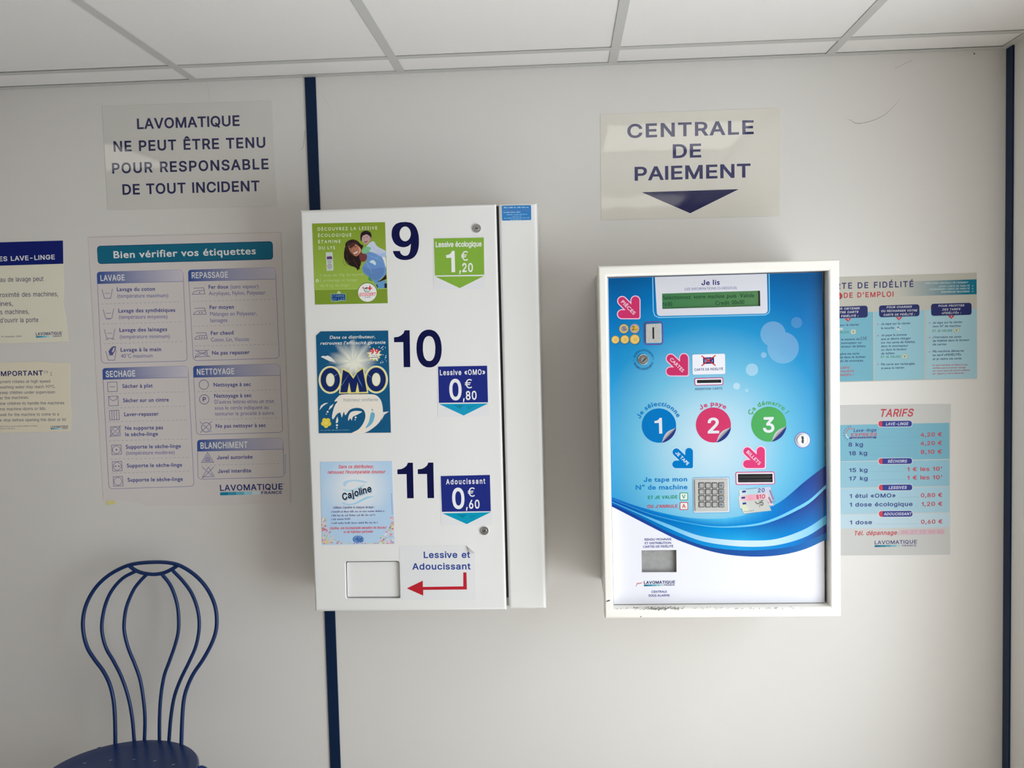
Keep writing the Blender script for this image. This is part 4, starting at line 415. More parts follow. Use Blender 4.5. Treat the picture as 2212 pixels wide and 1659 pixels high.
FONTDATA['f'] = {
65:[707,[719,-1,-323,727,-97,0,-310,-727,145,0,85,202,264,0,91,-202],[346,504,78,-175,-150,0]],
66:[603,[74,722,0,-723,256,0,58,5,57,13,44,21,35,26,29,35,18,37,9,29,4,34,-4,42,-9,33,-16,32,-21,27,-26,23,-29,18,-28,12,24,19,20,23,14,26,12,43,3,34,-4,35,-10,33,-17,33,-25,30,-33,25,-40,19,-47,13,-47,3],[214,301,131,-1,31,-6,37,-18,14,-14,13,-28,1,-33,-12,-30,-11,-14,-15,-11,-21,-9,-28,-6,-140,-2],[214,431,0,163,97,-2,38,-11,17,-14,11,-18,4,-15,-1,-37,-6,-20,-8,-13,-12,-11,-28,-14,-33,-7]],
67:[748,[704,58,0,120,-11,18,-21,-1,-59,-33,-54,-22,-40,-10,-45,-8,-37,0,-49,4,-49,13,-42,21,-35,26,-33,36,-22,42,-5,16,-8,30,-5,46,5,56,14,44,22,41,28,33,14,12,25,19,42,21,48,14,47,4,39,0,44,-7,32,-8,55,-20,93,-50,0,154,-75,29,-68,20,-55,10,-58,4,-81,-7,-76,-22,-67,-33,-55,-44,-50,-59,-35,-65,-22,-70,-8,-80,6,-61,17,-61,29,-60,41,-56,55,-50,65,-38,82,-26,12,-2,83,-8,42,2,68,8,65,17,50,20]],
68:[790,[75,-1,288,0,84,8,74,22,66,35,53,45,34,40,13,17,31,60,20,67,7,66,-6,67,-17,65,-29,60,-40,54,-53,48,-68,38,-79,23,-85,8,-293,0],[215,129,0,465,135,0,60,-5,52,-14,45,-23,35,-28,26,-33,19,-40,12,-42,3,-55,-2,-26,-8,-36,-15,-38,-22,-38,-34,-35,-41,-26,-57,-19,-68,-7]],
69:[540,[511,-1,0,130,-297,0,0,171,278,0,0,129,-278,0,0,165,288,0,0,128,-428,0,0,-723]],
70:[509,[75,-1,140,0,0,317,265,0,0,130,-265,0,0,148,265,0,0,128,-405,0]],
71:[780,[714,53,0,324,-270,0,0,-130,131,0,0,-104,-51,-13,-56,-8,-77,4,-48,13,-44,21,-36,27,-30,35,-23,41,-14,44,-5,50,6,57,13,42,22,41,27,33,16,13,24,19,39,20,46,14,44,4,39,0,44,-6,44,-10,52,-18,92,-45,0,146,-84,33,-62,19,-58,10,-60,3,-77,-7,-75,-22,-65,-33,-57,-45,-47,-56,-35,-64,-22,-70,-8,-77,7,-76,23,-72,34,-63,42,-49,60,-48,66,-33,72,-20,79,-7,74,4,63,10,71,20]],
72:[769,[74,-1,140,0,0,297,341,0,0,-297,139,0,0,723,-139,0,0,-296,-341,0,0,296,-140,0]],
73:[290,[75,-1,140,0,0,723,-140,0]],
74:[290,[214,722,-138,0,0,-690,-3,-58,-4,-23,-8,-19,-10,-12,-13,-8,-27,-7,-78,-1,26,-131,48,-4,47,5,50,15,34,21,30,31,21,36,15,41,8,48,2,40]],
75:[696,[694,12,-5,23,-355,344,283,309,4,23,-19,12,-131,-1,-257,-279,0,279,-140,0,0,-723,140,0,0,310,317,-310,145,0]],
76:[530,[73,722,0,-723,447,0,0,130,-307,0,0,593]],
77:[821,[72,-1,140,0,0,495,180,-227,37,-1,181,229,1,-496,138,0,0,723,-121,0,-216,-268,-217,268,-123,0]],
78:[821,[73,722,0,-723,133,0,0,491,427,-491,113,0,0,723,-132,0,0,-494,-432,494]],
79:[863,[44,360,7,-73,20,-67,33,-62,48,-59,53,-44,66,-35,74,-22,85,-8,85,8,76,22,67,35,56,47,45,55,33,64,20,69,7,73,-8,73,-20,68,-32,63,-48,57,-53,43,-67,35,-75,22,-86,8,-83,-8,-73,-22,-68,-35,-54,-44,-47,-57,-33,-62,-21,-69],[226,498,30,35,35,28,41,21,47,14,45,4,60,-4,45,-13,43,-22,35,-28,29,-35,23,-41,13,-46,4,-45,-4,-55,-13,-45,-23,-41,-30,-37,-35,-27,-41,-21,-46,-14,-46,-4,-59,4,-45,13,-44,23,-33,26,-31,37,-22,41,-13,46,-5,45,5,53,14,48]],
80:[550,[69,-1,140,0,0,296,92,0,41,3,57,12,44,19,23,17,17,14,24,29,19,35,11,40,4,41,-4,44,-11,42,-18,36,-26,32,-33,27,-41,20,-50,13,-47,3,-242,0],[209,424,0,170,122,-3,23,-6,13,-7,14,-12,13,-25,5,-35,-7,-33,-18,-27,-15,-10,-35,-11]],
81:[863,[157,630,-47,-54,-32,-57,-27,-82,-7,-75,6,-67,16,-62,28,-58,33,-48,48,-47,50,-35,58,-28,59,-15,53,-37,58,-35,86,-38,46,-15,45,-10,64,-7,109,108,-25,25,-36,-8,-49,0,-54,10,-62,22,64,29,50,36,45,44,35,51,28,58,16,60,6,63,-7,75,-22,72,-35,65,-48,57,-53,43,-65,33,-72,22,-77,7,-86,-7,-84,-25,-58,-28],[221,228,-19,40,-12,45,-4,43,3,42,10,39,17,43,25,37,38,36,39,24,51,17,62,6,57,-4,46,-14,41,-22,36,-29,28,-36,22,-41,13,-47,5,-45,-5,-51,-13,-45,-21,-39,-26,-32,-37,-33,-41,-22,-47,-14,-58,-4,-54,5,-51,14,-42,22,-37,32]],
82:[644,[76,722,0,-723,140,0,0,297,37,-1,23,-6,25,-15,22,-22,45,-56,128,-197,128,0,17,10,-1,25,-58,79,-89,141,-36,47,-39,39,23,15,19,17,21,25,15,27,10,27,5,27,2,37,-4,43,-13,41,-23,39,-27,29,-34,23,-44,19,-44,10,-46,3],[216,424,0,174,80,-3,33,-9,17,-10,10,-10,9,-15,6,-30,-3,-39,-15,-27,-22,-16,-36,-12]],
83:[498,[329,725,-62,7,-48,-4,-45,-11,-38,-17,-33,-23,-27,-30,-20,-35,-12,-39,-5,-46,14,-67,36,-56,52,-46,109,-68,45,-33,29,-33,10,-39,0,-10,-10,-21,-21,-20,-36,-13,-42,-1,-26,5,-41,17,-42,29,-37,41,-23,4,-12,-17,0,-136,31,-22,36,-20,35,-14,29,-8,59,-8,62,3,44,12,35,18,29,23,27,31,20,36,12,41,3,45,-13,75,-37,61,-51,47,-154,95,-30,31,-10,34,2,12,7,15,14,15,10,6,36,11,31,0,25,-3,31,-9,40,-22,38,-31,23,-4,11,18,0,124,-52,30]],
84:[644,[253,-1,138,0,0,595,237,0,0,128,-612,0,0,-128,237,0]],
85:[748,[688,722,-138,0,0,-440,-8,-57,-8,-24,-11,-19,-16,-17,-17,-13,-29,-15,-24,-7,-52,-8,-58,3,-33,9,-19,8,-28,19,-18,18,-12,15,-10,25,-7,53,0,450,-140,0,0,-445,7,-66,20,-63,29,-48,41,-43,53,-32,44,-18,50,-12,61,-5,71,5,69,16,57,26,44,34,36,44,27,52,15,58,4,55]],
86:[644,[-11,723,311,-727,1,-3,48,0,305,730,-141,-1,-189,-447,-192,447]],
87:[1082,[-10,723,292,-730,47,1,212,523,210,-523,47,-1,293,729,-141,1,-173,-435,-175,435,-121,0,-175,-436,-174,436]],
88:[748,[3,11,18,-12,130,0,225,271,222,-271,128,0,18,12,-2,23,-281,339,260,313,5,25,-18,11,-129,0,-203,-248,-204,248,-130,0,-17,-11,2,-22,262,-317,-283,-338]],
89:[644,[391,-1,0,375,248,314,3,23,-17,11,-129,0,-175,-222,-172,222,-129,1,-19,-12,3,-22,249,-315,0,-375]],
90:[686,[672,-1,0,130,-415,0,410,560,2,22,-17,11,-610,0,0,-128,388,-1,-410,-560,-2,-23,17,-11]],
97:[467,[452,35,0,65,-12,18,-21,-1,-32,-20,0,237,-2,31,-11,38,-20,34,-21,21,-30,19,-31,13,-30,6,-29,2,-36,-1,-45,-7,-42,-18,-32,-22,-23,-25,0,-105,12,-19,23,5,32,32,30,20,26,10,25,5,33,-1,23,-7,12,-14,6,-28,0,-18,-95,-33,-55,-25,-24,-15,-21,-18,-19,-24,-13,-33,-5,-35,2,-25,8,-25,11,-22,14,-19,23,-19,19,-11,25,-8,30,-3,35,4,35,10,42,21,8,-11,23,-16,16,-5,29,-3,24,2,21,7],[257,213,0,-93,-19,-15,-30,-10,-19,0,-20,10,-9,14,-3,11,1,19,6,11,28,25]],
98:[540,[58,722,0,-690,31,-14,40,-13,45,-9,47,-5,26,-1,54,5,53,13,45,22,40,33,28,36,22,46,13,50,4,51,-3,59,-12,45,-19,42,-24,34,-33,32,-37,22,-40,14,-62,4,-41,-6,-47,-18,0,248],[188,125,0,218,27,20,33,13,40,0,25,-8,15,-9,23,-26,16,-33,4,-20,4,-35,-2,-31,-7,-24,-10,-21,-13,-17,-16,-15,-22,-12,-17,-6,-40,-4]],
99:[478,[443,23,0,132,-64,-26,-37,-10,-41,-4,-26,2,-23,6,-27,12,-15,12,-18,20,-12,26,-5,22,-3,25,3,34,6,26,11,22,13,19,14,12,23,14,25,7,49,0,38,-12,48,-27,21,-1,10,17,0,110,-43,18,-39,12,-33,6,-42,1,-46,-4,-45,-13,-44,-24,-36,-32,-28,-37,-20,-46,-12,-50,-5,-57,5,-52,14,-46,22,-42,33,-39,32,-26,44,-22,45,-13,53,-5,56,5,56,12]],
100:[550,[491,722,-129,0,0,-234,-39,8,-38,3,-47,-5,-48,-13,-42,-22,-33,-27,-32,-38,-22,-42,-13,-45,-5,-51,5,-57,12,-50,20,-43,27,-36,36,-31,41,-22,48,-13,49,-5,210,0],[362,116,-78,0,-24,2,-21,6,-24,12,-15,15,-11,17,-8,21,-6,46,3,38,6,25,11,25,13,17,20,17,21,12,21,6,35,3,28,-3,29,-8]],
101:[519,[221,494,-42,-13,-41,-22,-34,-30,-27,-37,-20,-42,-13,-55,-4,-44,4,-47,12,-51,19,-43,27,-40,35,-33,41,-25,47,-16,55,-6,76,7,50,15,39,20,33,20,0,99,-10,17,-21,-1,-47,-27,-43,-16,-41,-7,-43,1,-24,6,-19,8,-18,13,-15,16,-10,18,-12,32,312,0,-4,80,-12,58,-19,46,-22,35,-35,32,-35,20,-43,13,-53,3],[178,310,7,19,21,29,28,17,31,5,28,-1,29,-12,20,-22,13,-34]],
102:[290,[72,-1,129,0,0,370,82,0,0,120,-82,0,4,62,12,29,11,11,25,10,37,1,46,-16,0,133,-48,10,-52,2,-47,-11,-36,-21,-35,-34,-21,-32,-9,-19,-13,-50,-3,-75,-64,0,0,-120,64,0]],
103:[467,[461,489,-212,0,-41,-3,-38,-7,-36,-14,-35,-21,-25,-26,-18,-29,-12,-35,-5,-39,7,-51,8,-24,17,-28,21,-22,21,-16,-27,-20,-10,-15,-7,-15,-1,-24,3,-16,19,-27,-18,-7,-21,-13,-20,-18,-13,-18,-12,-29,-5,-18,-2,-30,5,-33,14,-31,18,-24,31,-25,34,-18,23,-8,56,-13,46,-3,52,3,44,8,37,12,29,15,35,28,20,28,13,34,3,31,-1,29,-10,32,-21,32,-23,21,-27,16,-31,12,-115,27,-30,12,-7,8,7,7,15,5,60,11,36,11,30,14,24,19,15,17,14,22,12,28,9,46,-5,45,-7,19,-11,19,68,0],[332,-79,-4,-11,-7,-7,-27,-14,-38,-7,-55,0,-41,8,-14,6,-16,14,-6,21,2,9,8,14,23,15,28,7,43,1,44,-6,39,-15,18,-17],[161,297,0,26,11,22,19,16,22,9,28,1,25,-10,17,-14,11,-22,0,-27,-9,-22,-17,-17,-22,-8,-34,0,-24,8,-17,16]],
104:[540,[60,722,0,-723,130,0,0,335,24,24,23,17,20,9,16,2,25,-1,23,-11,17,-21,10,-32,2,-322,130,0,0,299,-3,41,-10,42,-16,38,-19,27,-27,24,-30,16,-34,10,-38,3,-39,-5,-36,-13,-38,-24,0,265]],
105:[259,[65,-1,129,0,0,490,-129,0],[198,576,5,25,-1,20,-4,13,-17,24,-23,15,-25,6,-32,-6,-20,-13,-19,-26,-6,-28,6,-30,13,-20,26,-19,27,-6,18,2,12,4,23,15]],
106:[259,[190,489,-130,0,0,-550,-7,-24,-15,-20,-19,-14,-40,-20,99,-97,36,22,20,15,18,20,13,20,12,25,8,28,5,60],[58,634,-5,-25,1,-20,4,-13,17,-24,23,-15,25,-6,32,6,20,13,19,26,6,28,-6,30,-13,20,-26,19,-27,6,-18,-2,-12,-4,-23,-15]],
107:[519,[61,722,0,-723,130,0,0,204,200,-204,130,0,18,13,-5,23,-218,214,180,206,2,23,-17,11,-116,0,-174,-191,0,424]],
108:[259,[64,-1,130,0,0,723,-130,0]],
109:[811,[753,-1,0,306,-3,39,-9,37,-15,35,-18,26,-25,24,-30,18,-33,11,-35,4,-30,-3,-23,-5,-41,-17,-23,-15,-33,-29,-22,25,-25,19,-22,12,-43,11,-27,2,-35,-5,-36,-15,-35,-23,-2,33,-130,0,0,-490,130,0,0,340,19,18,21,14,26,10,23,2,26,-4,16,-11,11,-14,9,-30,1,-325,130,0,0,339,42,32,20,9,18,4,28,-5,22,-15,15,-22,6,-22,2,-320]],
110:[540,[480,-1,0,301,-3,39,-11,47,-16,34,-20,27,-28,24,-29,15,-32,10,-38,3,-39,-5,-44,-18,-28,-19,-2,32,-130,0,0,-490,130,0,0,335,24,24,23,17,20,9,16,2,25,-1,23,-11,17,-21,10,-32,2,-322]],
111:[592,[537,350,-23,41,-34,39,-37,28,-45,22,-50,14,-62,4,-46,-4,-48,-14,-45,-23,-37,-30,-31,-37,-24,-44,-15,-46,-5,-50,5,-55,15,-50,22,-43,28,-35,41,-35,44,-22,49,-15,53,-5,58,5,50,14,44,22,36,29,34,39,23,45,15,50,5,56,-5,51],[219,133,-19,17,-13,17,-10,23,-7,28,-3,27,3,32,7,25,11,22,14,17,18,16,22,11,23,7,22,2,34,-2,25,-7,24,-12,17,-14,17,-20,11,-22,7,-25,3,-23,-3,-35,-7,-30,-10,-20,-15,-20,-20,-15,-21,-11,-26,-7,-23,-2,-36,2,-23,7]],
112:[540,[56,-231,130,0,0,233,37,-9,39,-2,46,4,48,14,44,23,38,32,26,33,22,43,14,48,4,46,-3,60,-14,52,-22,43,-27,32,-47,34,-46,19,-52,12,-55,3,-182,0],[186,369,66,0,27,-3,23,-5,23,-11,17,-14,16,-22,13,-40,2,-28,-2,-31,-7,-24,-12,-25,-12,-16,-20,-18,-21,-11,-23,-7,-37,-3,-24,4,-29,9]],
113:[540,[483,-231,0,720,-189,0,-70,-7,-58,-19,-48,-31,-35,-38,-24,-42,-12,-32,-10,-46,-2,-34,5,-53,14,-47,22,-43,29,-36,36,-30,44,-22,47,-14,46,-4,34,1,42,8,0,-231],[354,369,0,-250,-26,-8,-27,-5,-34,3,-26,7,-21,13,-19,17,-14,19,-10,21,-7,28,-3,32,3,28,8,25,12,22,17,18,19,13,21,9,41,8]],
114:[436,[68,-1,130,0,0,259,4,30,12,35,13,19,20,18,23,11,18,2,19,-5,19,-10,49,-40,68,111,-41,37,-31,18,-27,10,-31,5,-24,-3,-19,-5,-20,-11,-25,-19,-27,-30,0,58,-130,0]],
115:[425,[41,39,53,-25,41,-14,42,-8,41,-2,34,3,31,8,29,13,25,18,21,23,14,25,8,21,5,36,-1,28,-14,36,-18,24,-27,25,-49,36,-70,43,-26,23,-5,8,4,9,9,6,19,5,22,-1,51,-14,53,-30,22,0,10,17,0,102,-45,21,-38,14,-40,8,-40,1,-27,-2,-27,-6,-30,-11,-27,-17,-21,-22,-15,-25,-9,-30,-3,-30,12,-50,25,-38,32,-28,46,-31,72,-42,18,-16,5,-16,-4,-9,-14,-10,-17,-5,-25,0,-28,7,-33,13,-60,35,-21,1,-11,-18]],
116:[373,[194,581,-22,-4,-173,-170,0,-38,79,0,0,-225,2,-26,7,-28,14,-29,26,-31,16,-13,29,-15,36,-9,50,-2,54,11,37,14,23,12,0,97,-10,17,-21,0,-40,-21,-37,-9,-27,1,-9,4,-12,10,-7,15,-2,16,0,211,142,0,0,121,-142,0,0,73]],
117:[540,[59,490,0,-300,3,-40,11,-45,15,-33,20,-28,26,-24,26,-14,43,-13,33,-3,40,6,34,13,37,23,1,-32,129,0,0,490,-129,0,0,-335,-19,-21,-20,-15,-25,-11,-20,-3,-22,2,-27,10,-16,18,-8,27,-2,328]],
118:[478,[-8,490,220,-499,57,-1,216,500,-140,-1,-104,-244,-107,245]],
119:[759,[-11,490,217,-500,56,1,117,281,120,-282,55,0,216,499,-139,1,-104,-240,-100,239,-93,1,-102,-240,-103,240]],
120:[540,[539,11,-3,23,-187,214,174,208,3,22,-18,11,-125,0,-118,-143,-124,143,-121,1,-19,-12,5,-25,176,-204,-178,-215,-1,-24,16,-11,122,0,124,150,131,-150,125,0]],
121:[478,[9,-231,145,1,336,719,-145,0,-103,-225,-108,225,-147,0,184,-373]],
122:[457,[445,-1,0,122,-222,0,218,336,1,22,-17,10,-404,0,0,-120,211,-1,-217,-335,-2,-23,17,-11]],
48:[540,[269,-10,55,7,47,21,43,36,33,42,27,54,20,62,12,70,5,78,-5,80,-12,70,-20,62,-27,54,-33,42,-43,36,-47,21,-53,7,-55,-7,-47,-21,-43,-36,-33,-42,-27,-54,-20,-62,-12,-70,-5,-78,5,-80,12,-70,20,-62,27,-54,33,-42,43,-36,47,-21],[269,597,20,-2,20,-11,17,-18,15,-25,13,-34,10,-40,6,-52,1,-39,-1,-69,-6,-52,-10,-40,-13,-34,-15,-25,-17,-18,-18,-10,-20,-3,-20,2,-20,11,-17,18,-15,25,-13,34,-10,40,-6,52,-1,39,1,69,6,52,10,40,13,34,15,25,17,18,18,10]],
49:[540,[201,-1,140,0,0,723,-140,0]],
50:[540,[33,-1,473,0,0,135,-237,0,71,90,65,95,27,55,13,35,10,45,3,47,-5,47,-12,44,-20,40,-27,34,-34,28,-40,21,-42,12,-45,4,-50,-4,-38,-11,-27,-12,-43,-27,-27,-21,0,-134,12,-18,23,5,40,44,22,17,25,14,33,10,40,-1,17,-6,17,-9,26,-28,8,-18,6,-21,1,-43,-10,-48,-36,-72,-80,-117,-159,-197]],
51:[540,[80,695,0,-137,84,33,30,6,31,0,35,-5,18,-8,17,-14,13,-18,5,-19,0,-34,-5,-17,-15,-19,-19,-13,-20,-7,-24,-4,-50,-3,0,-129,54,-1,23,-4,22,-9,16,-11,14,-14,9,-16,6,-19,1,-26,-5,-31,-17,-26,-13,-12,-32,-12,-35,-1,-40,6,-44,16,-44,26,-21,1,-11,-17,0,-120,68,-30,59,-14,40,-3,42,4,51,13,45,23,30,23,25,29,25,45,12,44,5,46,-2,28,-5,30,-8,27,-12,26,-15,24,-20,20,-16,10,31,29,13,20,17,46,5,30,0,32,-3,37,-12,39,-19,33,-28,31,-31,22,-37,16,-43,11,-48,4,-57,-5,-50,-12]],
52:[540,[438,731,-73,0,-355,-435,0,-72,290,0,0,-225,138,0,0,225,74,0,0,128,-74,0],[300,470,0,-118,-95,0]],
53:[540,[444,722,-343,0,0,-399,72,12,48,0,37,-7,31,-14,20,-15,15,-18,12,-28,3,-31,-2,-16,-6,-18,-23,-30,-21,-16,-19,-9,-23,-6,-39,-2,-37,5,-49,18,-39,23,-21,1,-11,-17,1,-115,56,-26,63,-18,66,-6,49,5,48,13,41,21,33,26,33,39,22,41,9,30,4,16,5,46,-5,50,-14,48,-24,42,-26,30,-44,34,-50,21,-47,10,-38,1,0,131,213,0]],
54:[540,[341,739,-86,-64,-51,-48,-48,-55,-40,-60,-31,-62,-23,-64,-14,-64,-5,-68,5,-56,12,-51,21,-45,28,-37,35,-32,42,-23,47,-15,50,-5,47,5,40,13,37,21,36,31,25,30,20,39,13,41,4,49,-3,39,-12,42,-20,40,-27,34,-29,24,-34,19,-42,13,-42,5,-21,-1,-51,-10,33,57,52,62,62,53,54,34],[185,273,33,18,31,9,46,-1,33,-12,25,-24,12,-28,0,-37,-5,-22,-7,-14,-23,-23,-32,-13,-41,1,-22,8,-16,11,-14,14,-15,27,-7,25,-2,22]],
55:[540,[210,-15,6,9,325,728,-493,0,0,-133,285,0,-246,-550]],
56:[540,[278,732,-49,-5,-43,-12,-38,-18,-32,-25,-26,-29,-25,-42,-13,-40,-4,-41,1,-31,4,-22,20,-46,20,-29,22,-22,-23,-18,-34,-42,-20,-48,-7,-57,5,-45,14,-40,24,-39,29,-31,34,-24,41,-19,45,-12,48,-5,50,5,42,11,43,20,32,24,30,32,23,38,13,40,4,40,-5,52,-13,42,-25,41,-19,21,-17,13,19,18,22,30,16,30,7,21,5,49,-4,42,-12,41,-20,37,-26,31,-35,29,-36,18,-39,12],[172,231,13,31,25,23,18,8,20,5,45,0,37,-13,23,-22,10,-16,5,-15,0,-36,-12,-33,-24,-23,-17,-8,-22,-6,-45,0,-37,13,-25,23,-14,31],[199,563,23,22,31,11,41,0,29,-11,23,-22,12,-28,2,-20,-2,-18,-12,-25,-23,-24,-31,-13,-19,-2,-19,2,-28,12,-25,25,-13,27,0,36]],
57:[540,[203,-16,74,51,55,50,48,55,42,62,33,62,25,65,16,66,6,66,-5,55,-13,54,-21,45,-27,38,-36,34,-42,25,-46,15,-47,5,-50,-5,-45,-15,-38,-20,-36,-32,-24,-30,-21,-40,-11,-38,-5,-44,5,-44,11,-39,20,-39,28,-34,28,-25,27,-15,12,-6,39,-12,40,-4,23,0,53,12,-26,-51,-50,-61,-67,-60,-61,-43],[357,452,-35,-18,-40,-10,-33,1,-33,13,-26,24,-8,14,-6,17,0,37,13,30,23,23,33,13,25,1,16,-2,31,-14,21,-21,14,-25,8,-36]],
201:[540,[511,-1,0,130,-297,0,0,171,278,0,0,129,-278,0,0,165,288,0,0,128,-428,0,0,-723],[184,726,96,0,119,155,1,23,-17,10,-114,0]],
200:[540,[511,-1,0,130,-297,0,0,171,278,0,0,129,-278,0,0,165,288,0,0,128,-428,0,0,-723],[363,726,-86,188,-114,0,-17,-10,3,-24,117,-154]],
202:[540,[511,-1,0,130,-297,0,0,171,278,0,0,129,-278,0,0,165,288,0,0,128,-428,0,0,-723],[428,736,-1,22,-99,159,-117,0,-97,-160,0,-21,17,-10,63,0,75,78,77,-78,65,0]],
199:[748,[697,669,-85,32,-92,24,-47,6,-36,0,-81,-8,-72,-20,-67,-34,-53,-41,-52,-60,-35,-65,-22,-72,-8,-81,5,-54,13,-51,25,-59,32,-49,41,-46,55,-42,66,-32,50,-13,-26,-75,51,2,15,-4,-8,-6,-16,-3,-59,5,0,-97,51,-5,40,2,22,5,25,9,25,17,19,24,10,25,4,28,-5,32,-8,15,-12,14,45,3,73,13,60,20,63,30,1,120,-11,18,-21,0,-58,-34,-52,-21,-41,-11,-53,-8,-26,-1,-52,5,-51,13,-43,21,-36,27,-31,36,-21,39,-11,35,-3,14,-5,52,5,49,14,44,23,42,30,35,33,25,45,24,50,14,48,5,33,-1,62,-10,72,-25,93,-49]],
192:[707,[246,914,-17,-11,2,-22,118,-155,-50,-1,-310,-726,145,0,85,202,264,0,91,-202,145,0,-324,727,51,1,-85,187],[346,504,78,-175,-150,0]],
233:[519,[221,494,-42,-13,-41,-22,-34,-30,-27,-37,-20,-42,-13,-55,-4,-44,4,-47,12,-51,19,-43,27,-40,35,-33,41,-25,47,-16,55,-6,76,7,50,15,39,20,33,20,0,99,-10,17,-21,-1,-47,-27,-43,-16,-41,-7,-43,1,-24,6,-19,8,-18,13,-15,16,-10,18,-12,32,312,0,-4,80,-12,58,-19,46,-22,35,-35,32,-35,20,-43,13,-53,3],[178,310,7,19,21,29,28,17,31,5,28,-1,29,-12,20,-22,13,-34],[172,507,98,0,117,154,3,22,-18,12,-114,0]],
232:[519,[221,494,-42,-13,-41,-22,-34,-30,-27,-37,-20,-42,-13,-55,-4,-44,4,-47,12,-51,19,-43,27,-40,35,-33,41,-25,47,-16,55,-6,76,7,50,15,39,20,33,20,0,99,-10,17,-21,-1,-47,-27,-43,-16,-41,-7,-43,1,-24,6,-19,8,-18,13,-15,16,-10,18,-12,32,312,0,-4,80,-12,58,-19,46,-22,35,-35,32,-35,20,-43,13,-53,3],[178,310,7,19,21,29,28,17,31,5,28,-1,29,-12,20,-22,13,-34],[352,507,-86,188,-114,0,-17,-12,2,-22,118,-154]],
234:[519,[221,494,-42,-13,-41,-22,-34,-30,-27,-37,-20,-42,-13,-55,-4,-44,4,-47,12,-51,19,-43,27,-40,35,-33,41,-25,47,-16,55,-6,76,7,50,15,39,20,33,20,0,99,-10,17,-21,-1,-47,-27,-43,-16,-41,-7,-43,1,-24,6,-19,8,-18,13,-15,16,-10,18,-12,32,312,0,-4,80,-12,58,-19,46,-22,35,-35,32,-35,20,-43,13,-53,3],[178,310,7,19,21,29,28,17,31,5,28,-1,29,-12,20,-22,13,-34],[417,516,-2,24,-98,157,-117,0,-97,-160,0,-21,18,-11,62,1,74,78,78,-78,65,0]],
224:[467,[452,35,0,65,-12,18,-21,-1,-32,-20,0,237,-2,31,-11,38,-20,34,-21,21,-30,19,-31,13,-30,6,-29,2,-36,-1,-45,-7,-42,-18,-32,-22,-23,-25,0,-105,12,-19,23,5,32,32,30,20,26,10,25,5,33,-1,23,-7,12,-14,6,-28,0,-18,-95,-33,-55,-25,-24,-15,-21,-18,-19,-24,-13,-33,-5,-35,2,-25,8,-25,11,-22,14,-19,23,-19,19,-11,25,-8,30,-3,35,4,35,10,42,21,8,-11,23,-16,16,-5,29,-3,24,2,21,7],[257,213,0,-93,-19,-15,-30,-10,-19,0,-20,10,-9,14,-3,11,1,19,6,11,28,25],[305,507,-85,188,-113,0,-18,-12,3,-24,117,-152]],
231:[478,[156,-174,51,-5,35,2,30,5,33,16,15,10,17,22,11,27,4,30,-2,17,-10,26,-14,17,62,10,55,20,0,133,-59,-25,-34,-10,-32,-5,-45,2,-37,12,-28,18,-21,29,-12,37,-1,53,8,34,9,20,13,18,18,17,19,10,23,7,51,1,38,-11,49,-28,21,-1,10,17,0,110,-56,22,-55,13,-43,2,-48,-4,-47,-13,-44,-24,-35,-31,-27,-37,-21,-45,-12,-51,-5,-58,4,-44,9,-38,14,-35,23,-36,27,-29,30,-23,36,-19,17,-5,-27,-77,51,2,15,-5,-11,-5,-13,-3,-59,5]],
244:[592,[537,350,-23,41,-34,39,-37,28,-45,22,-50,14,-62,4,-46,-4,-48,-14,-45,-23,-37,-30,-31,-37,-24,-44,-15,-46,-5,-50,5,-55,15,-50,22,-43,28,-35,41,-35,44,-22,49,-15,53,-5,58,5,50,14,44,22,36,29,34,39,23,45,15,50,5,56,-5,51],[219,133,-19,17,-13,17,-10,23,-7,28,-3,27,3,32,7,25,11,22,14,17,18,16,22,11,23,7,22,2,34,-2,25,-7,24,-12,17,-14,17,-20,11,-22,7,-25,3,-23,-3,-35,-7,-30,-10,-20,-15,-20,-20,-15,-21,-11,-26,-7,-23,-2,-36,2,-23,7],[454,516,-2,23,-99,158,-116,0,-97,-160,0,-21,17,-10,63,0,75,78,77,-78,65,0]],
238:[259,[65,-1,130,0,0,490,-130,0],[287,516,-2,23,-98,158,-117,0,-97,-161,0,-20,17,-10,63,0,75,78,77,-78,65,0]],
171:[530,[286,-1,17,11,-2,23,-140,213,140,211,2,23,-17,11,-100,0,-160,-247,160,-245],[489,-1,17,11,-2,23,-140,213,138,208,3,5,1,21,-17,11,-100,0,-160,-247,160,-245]],
187:[530,[41,-1,100,0,160,245,-160,247,-100,0,-17,-11,2,-23,140,-211,-140,-213,-2,-23],[245,-1,99,0,160,245,-160,247,-99,0,-18,-11,1,-21,140,-213,-140,-215,-1,-21]],
8364:[703,[615,47,33,30,-54,112,-56,-42,-42,-21,-51,-10,-51,4,-22,6,-26,13,-21,14,-19,18,-24,33,-22,50,199,2,50,113,-267,0,0,30,278,0,53,112,-313,0,11,30,27,45,37,36,39,20,44,9,46,-2,45,-13,40,-24,47,-41,54,118,-39,32,-34,22,-35,16,-53,14,-38,4,-62,-2,-45,-9,-39,-15,-58,-35,-35,-32,-25,-31,-35,-61,-19,-49,-8,-32,-71,0,-40,-112,98,0,0,-30,-58,0,-40,-113,111,0,9,-35,17,-45,21,-40,25,-36,33,-35,23,-19,29,-19,38,-18,40,-12,28,-5,44,-3,44,3,40,8,38,13,29,13]],
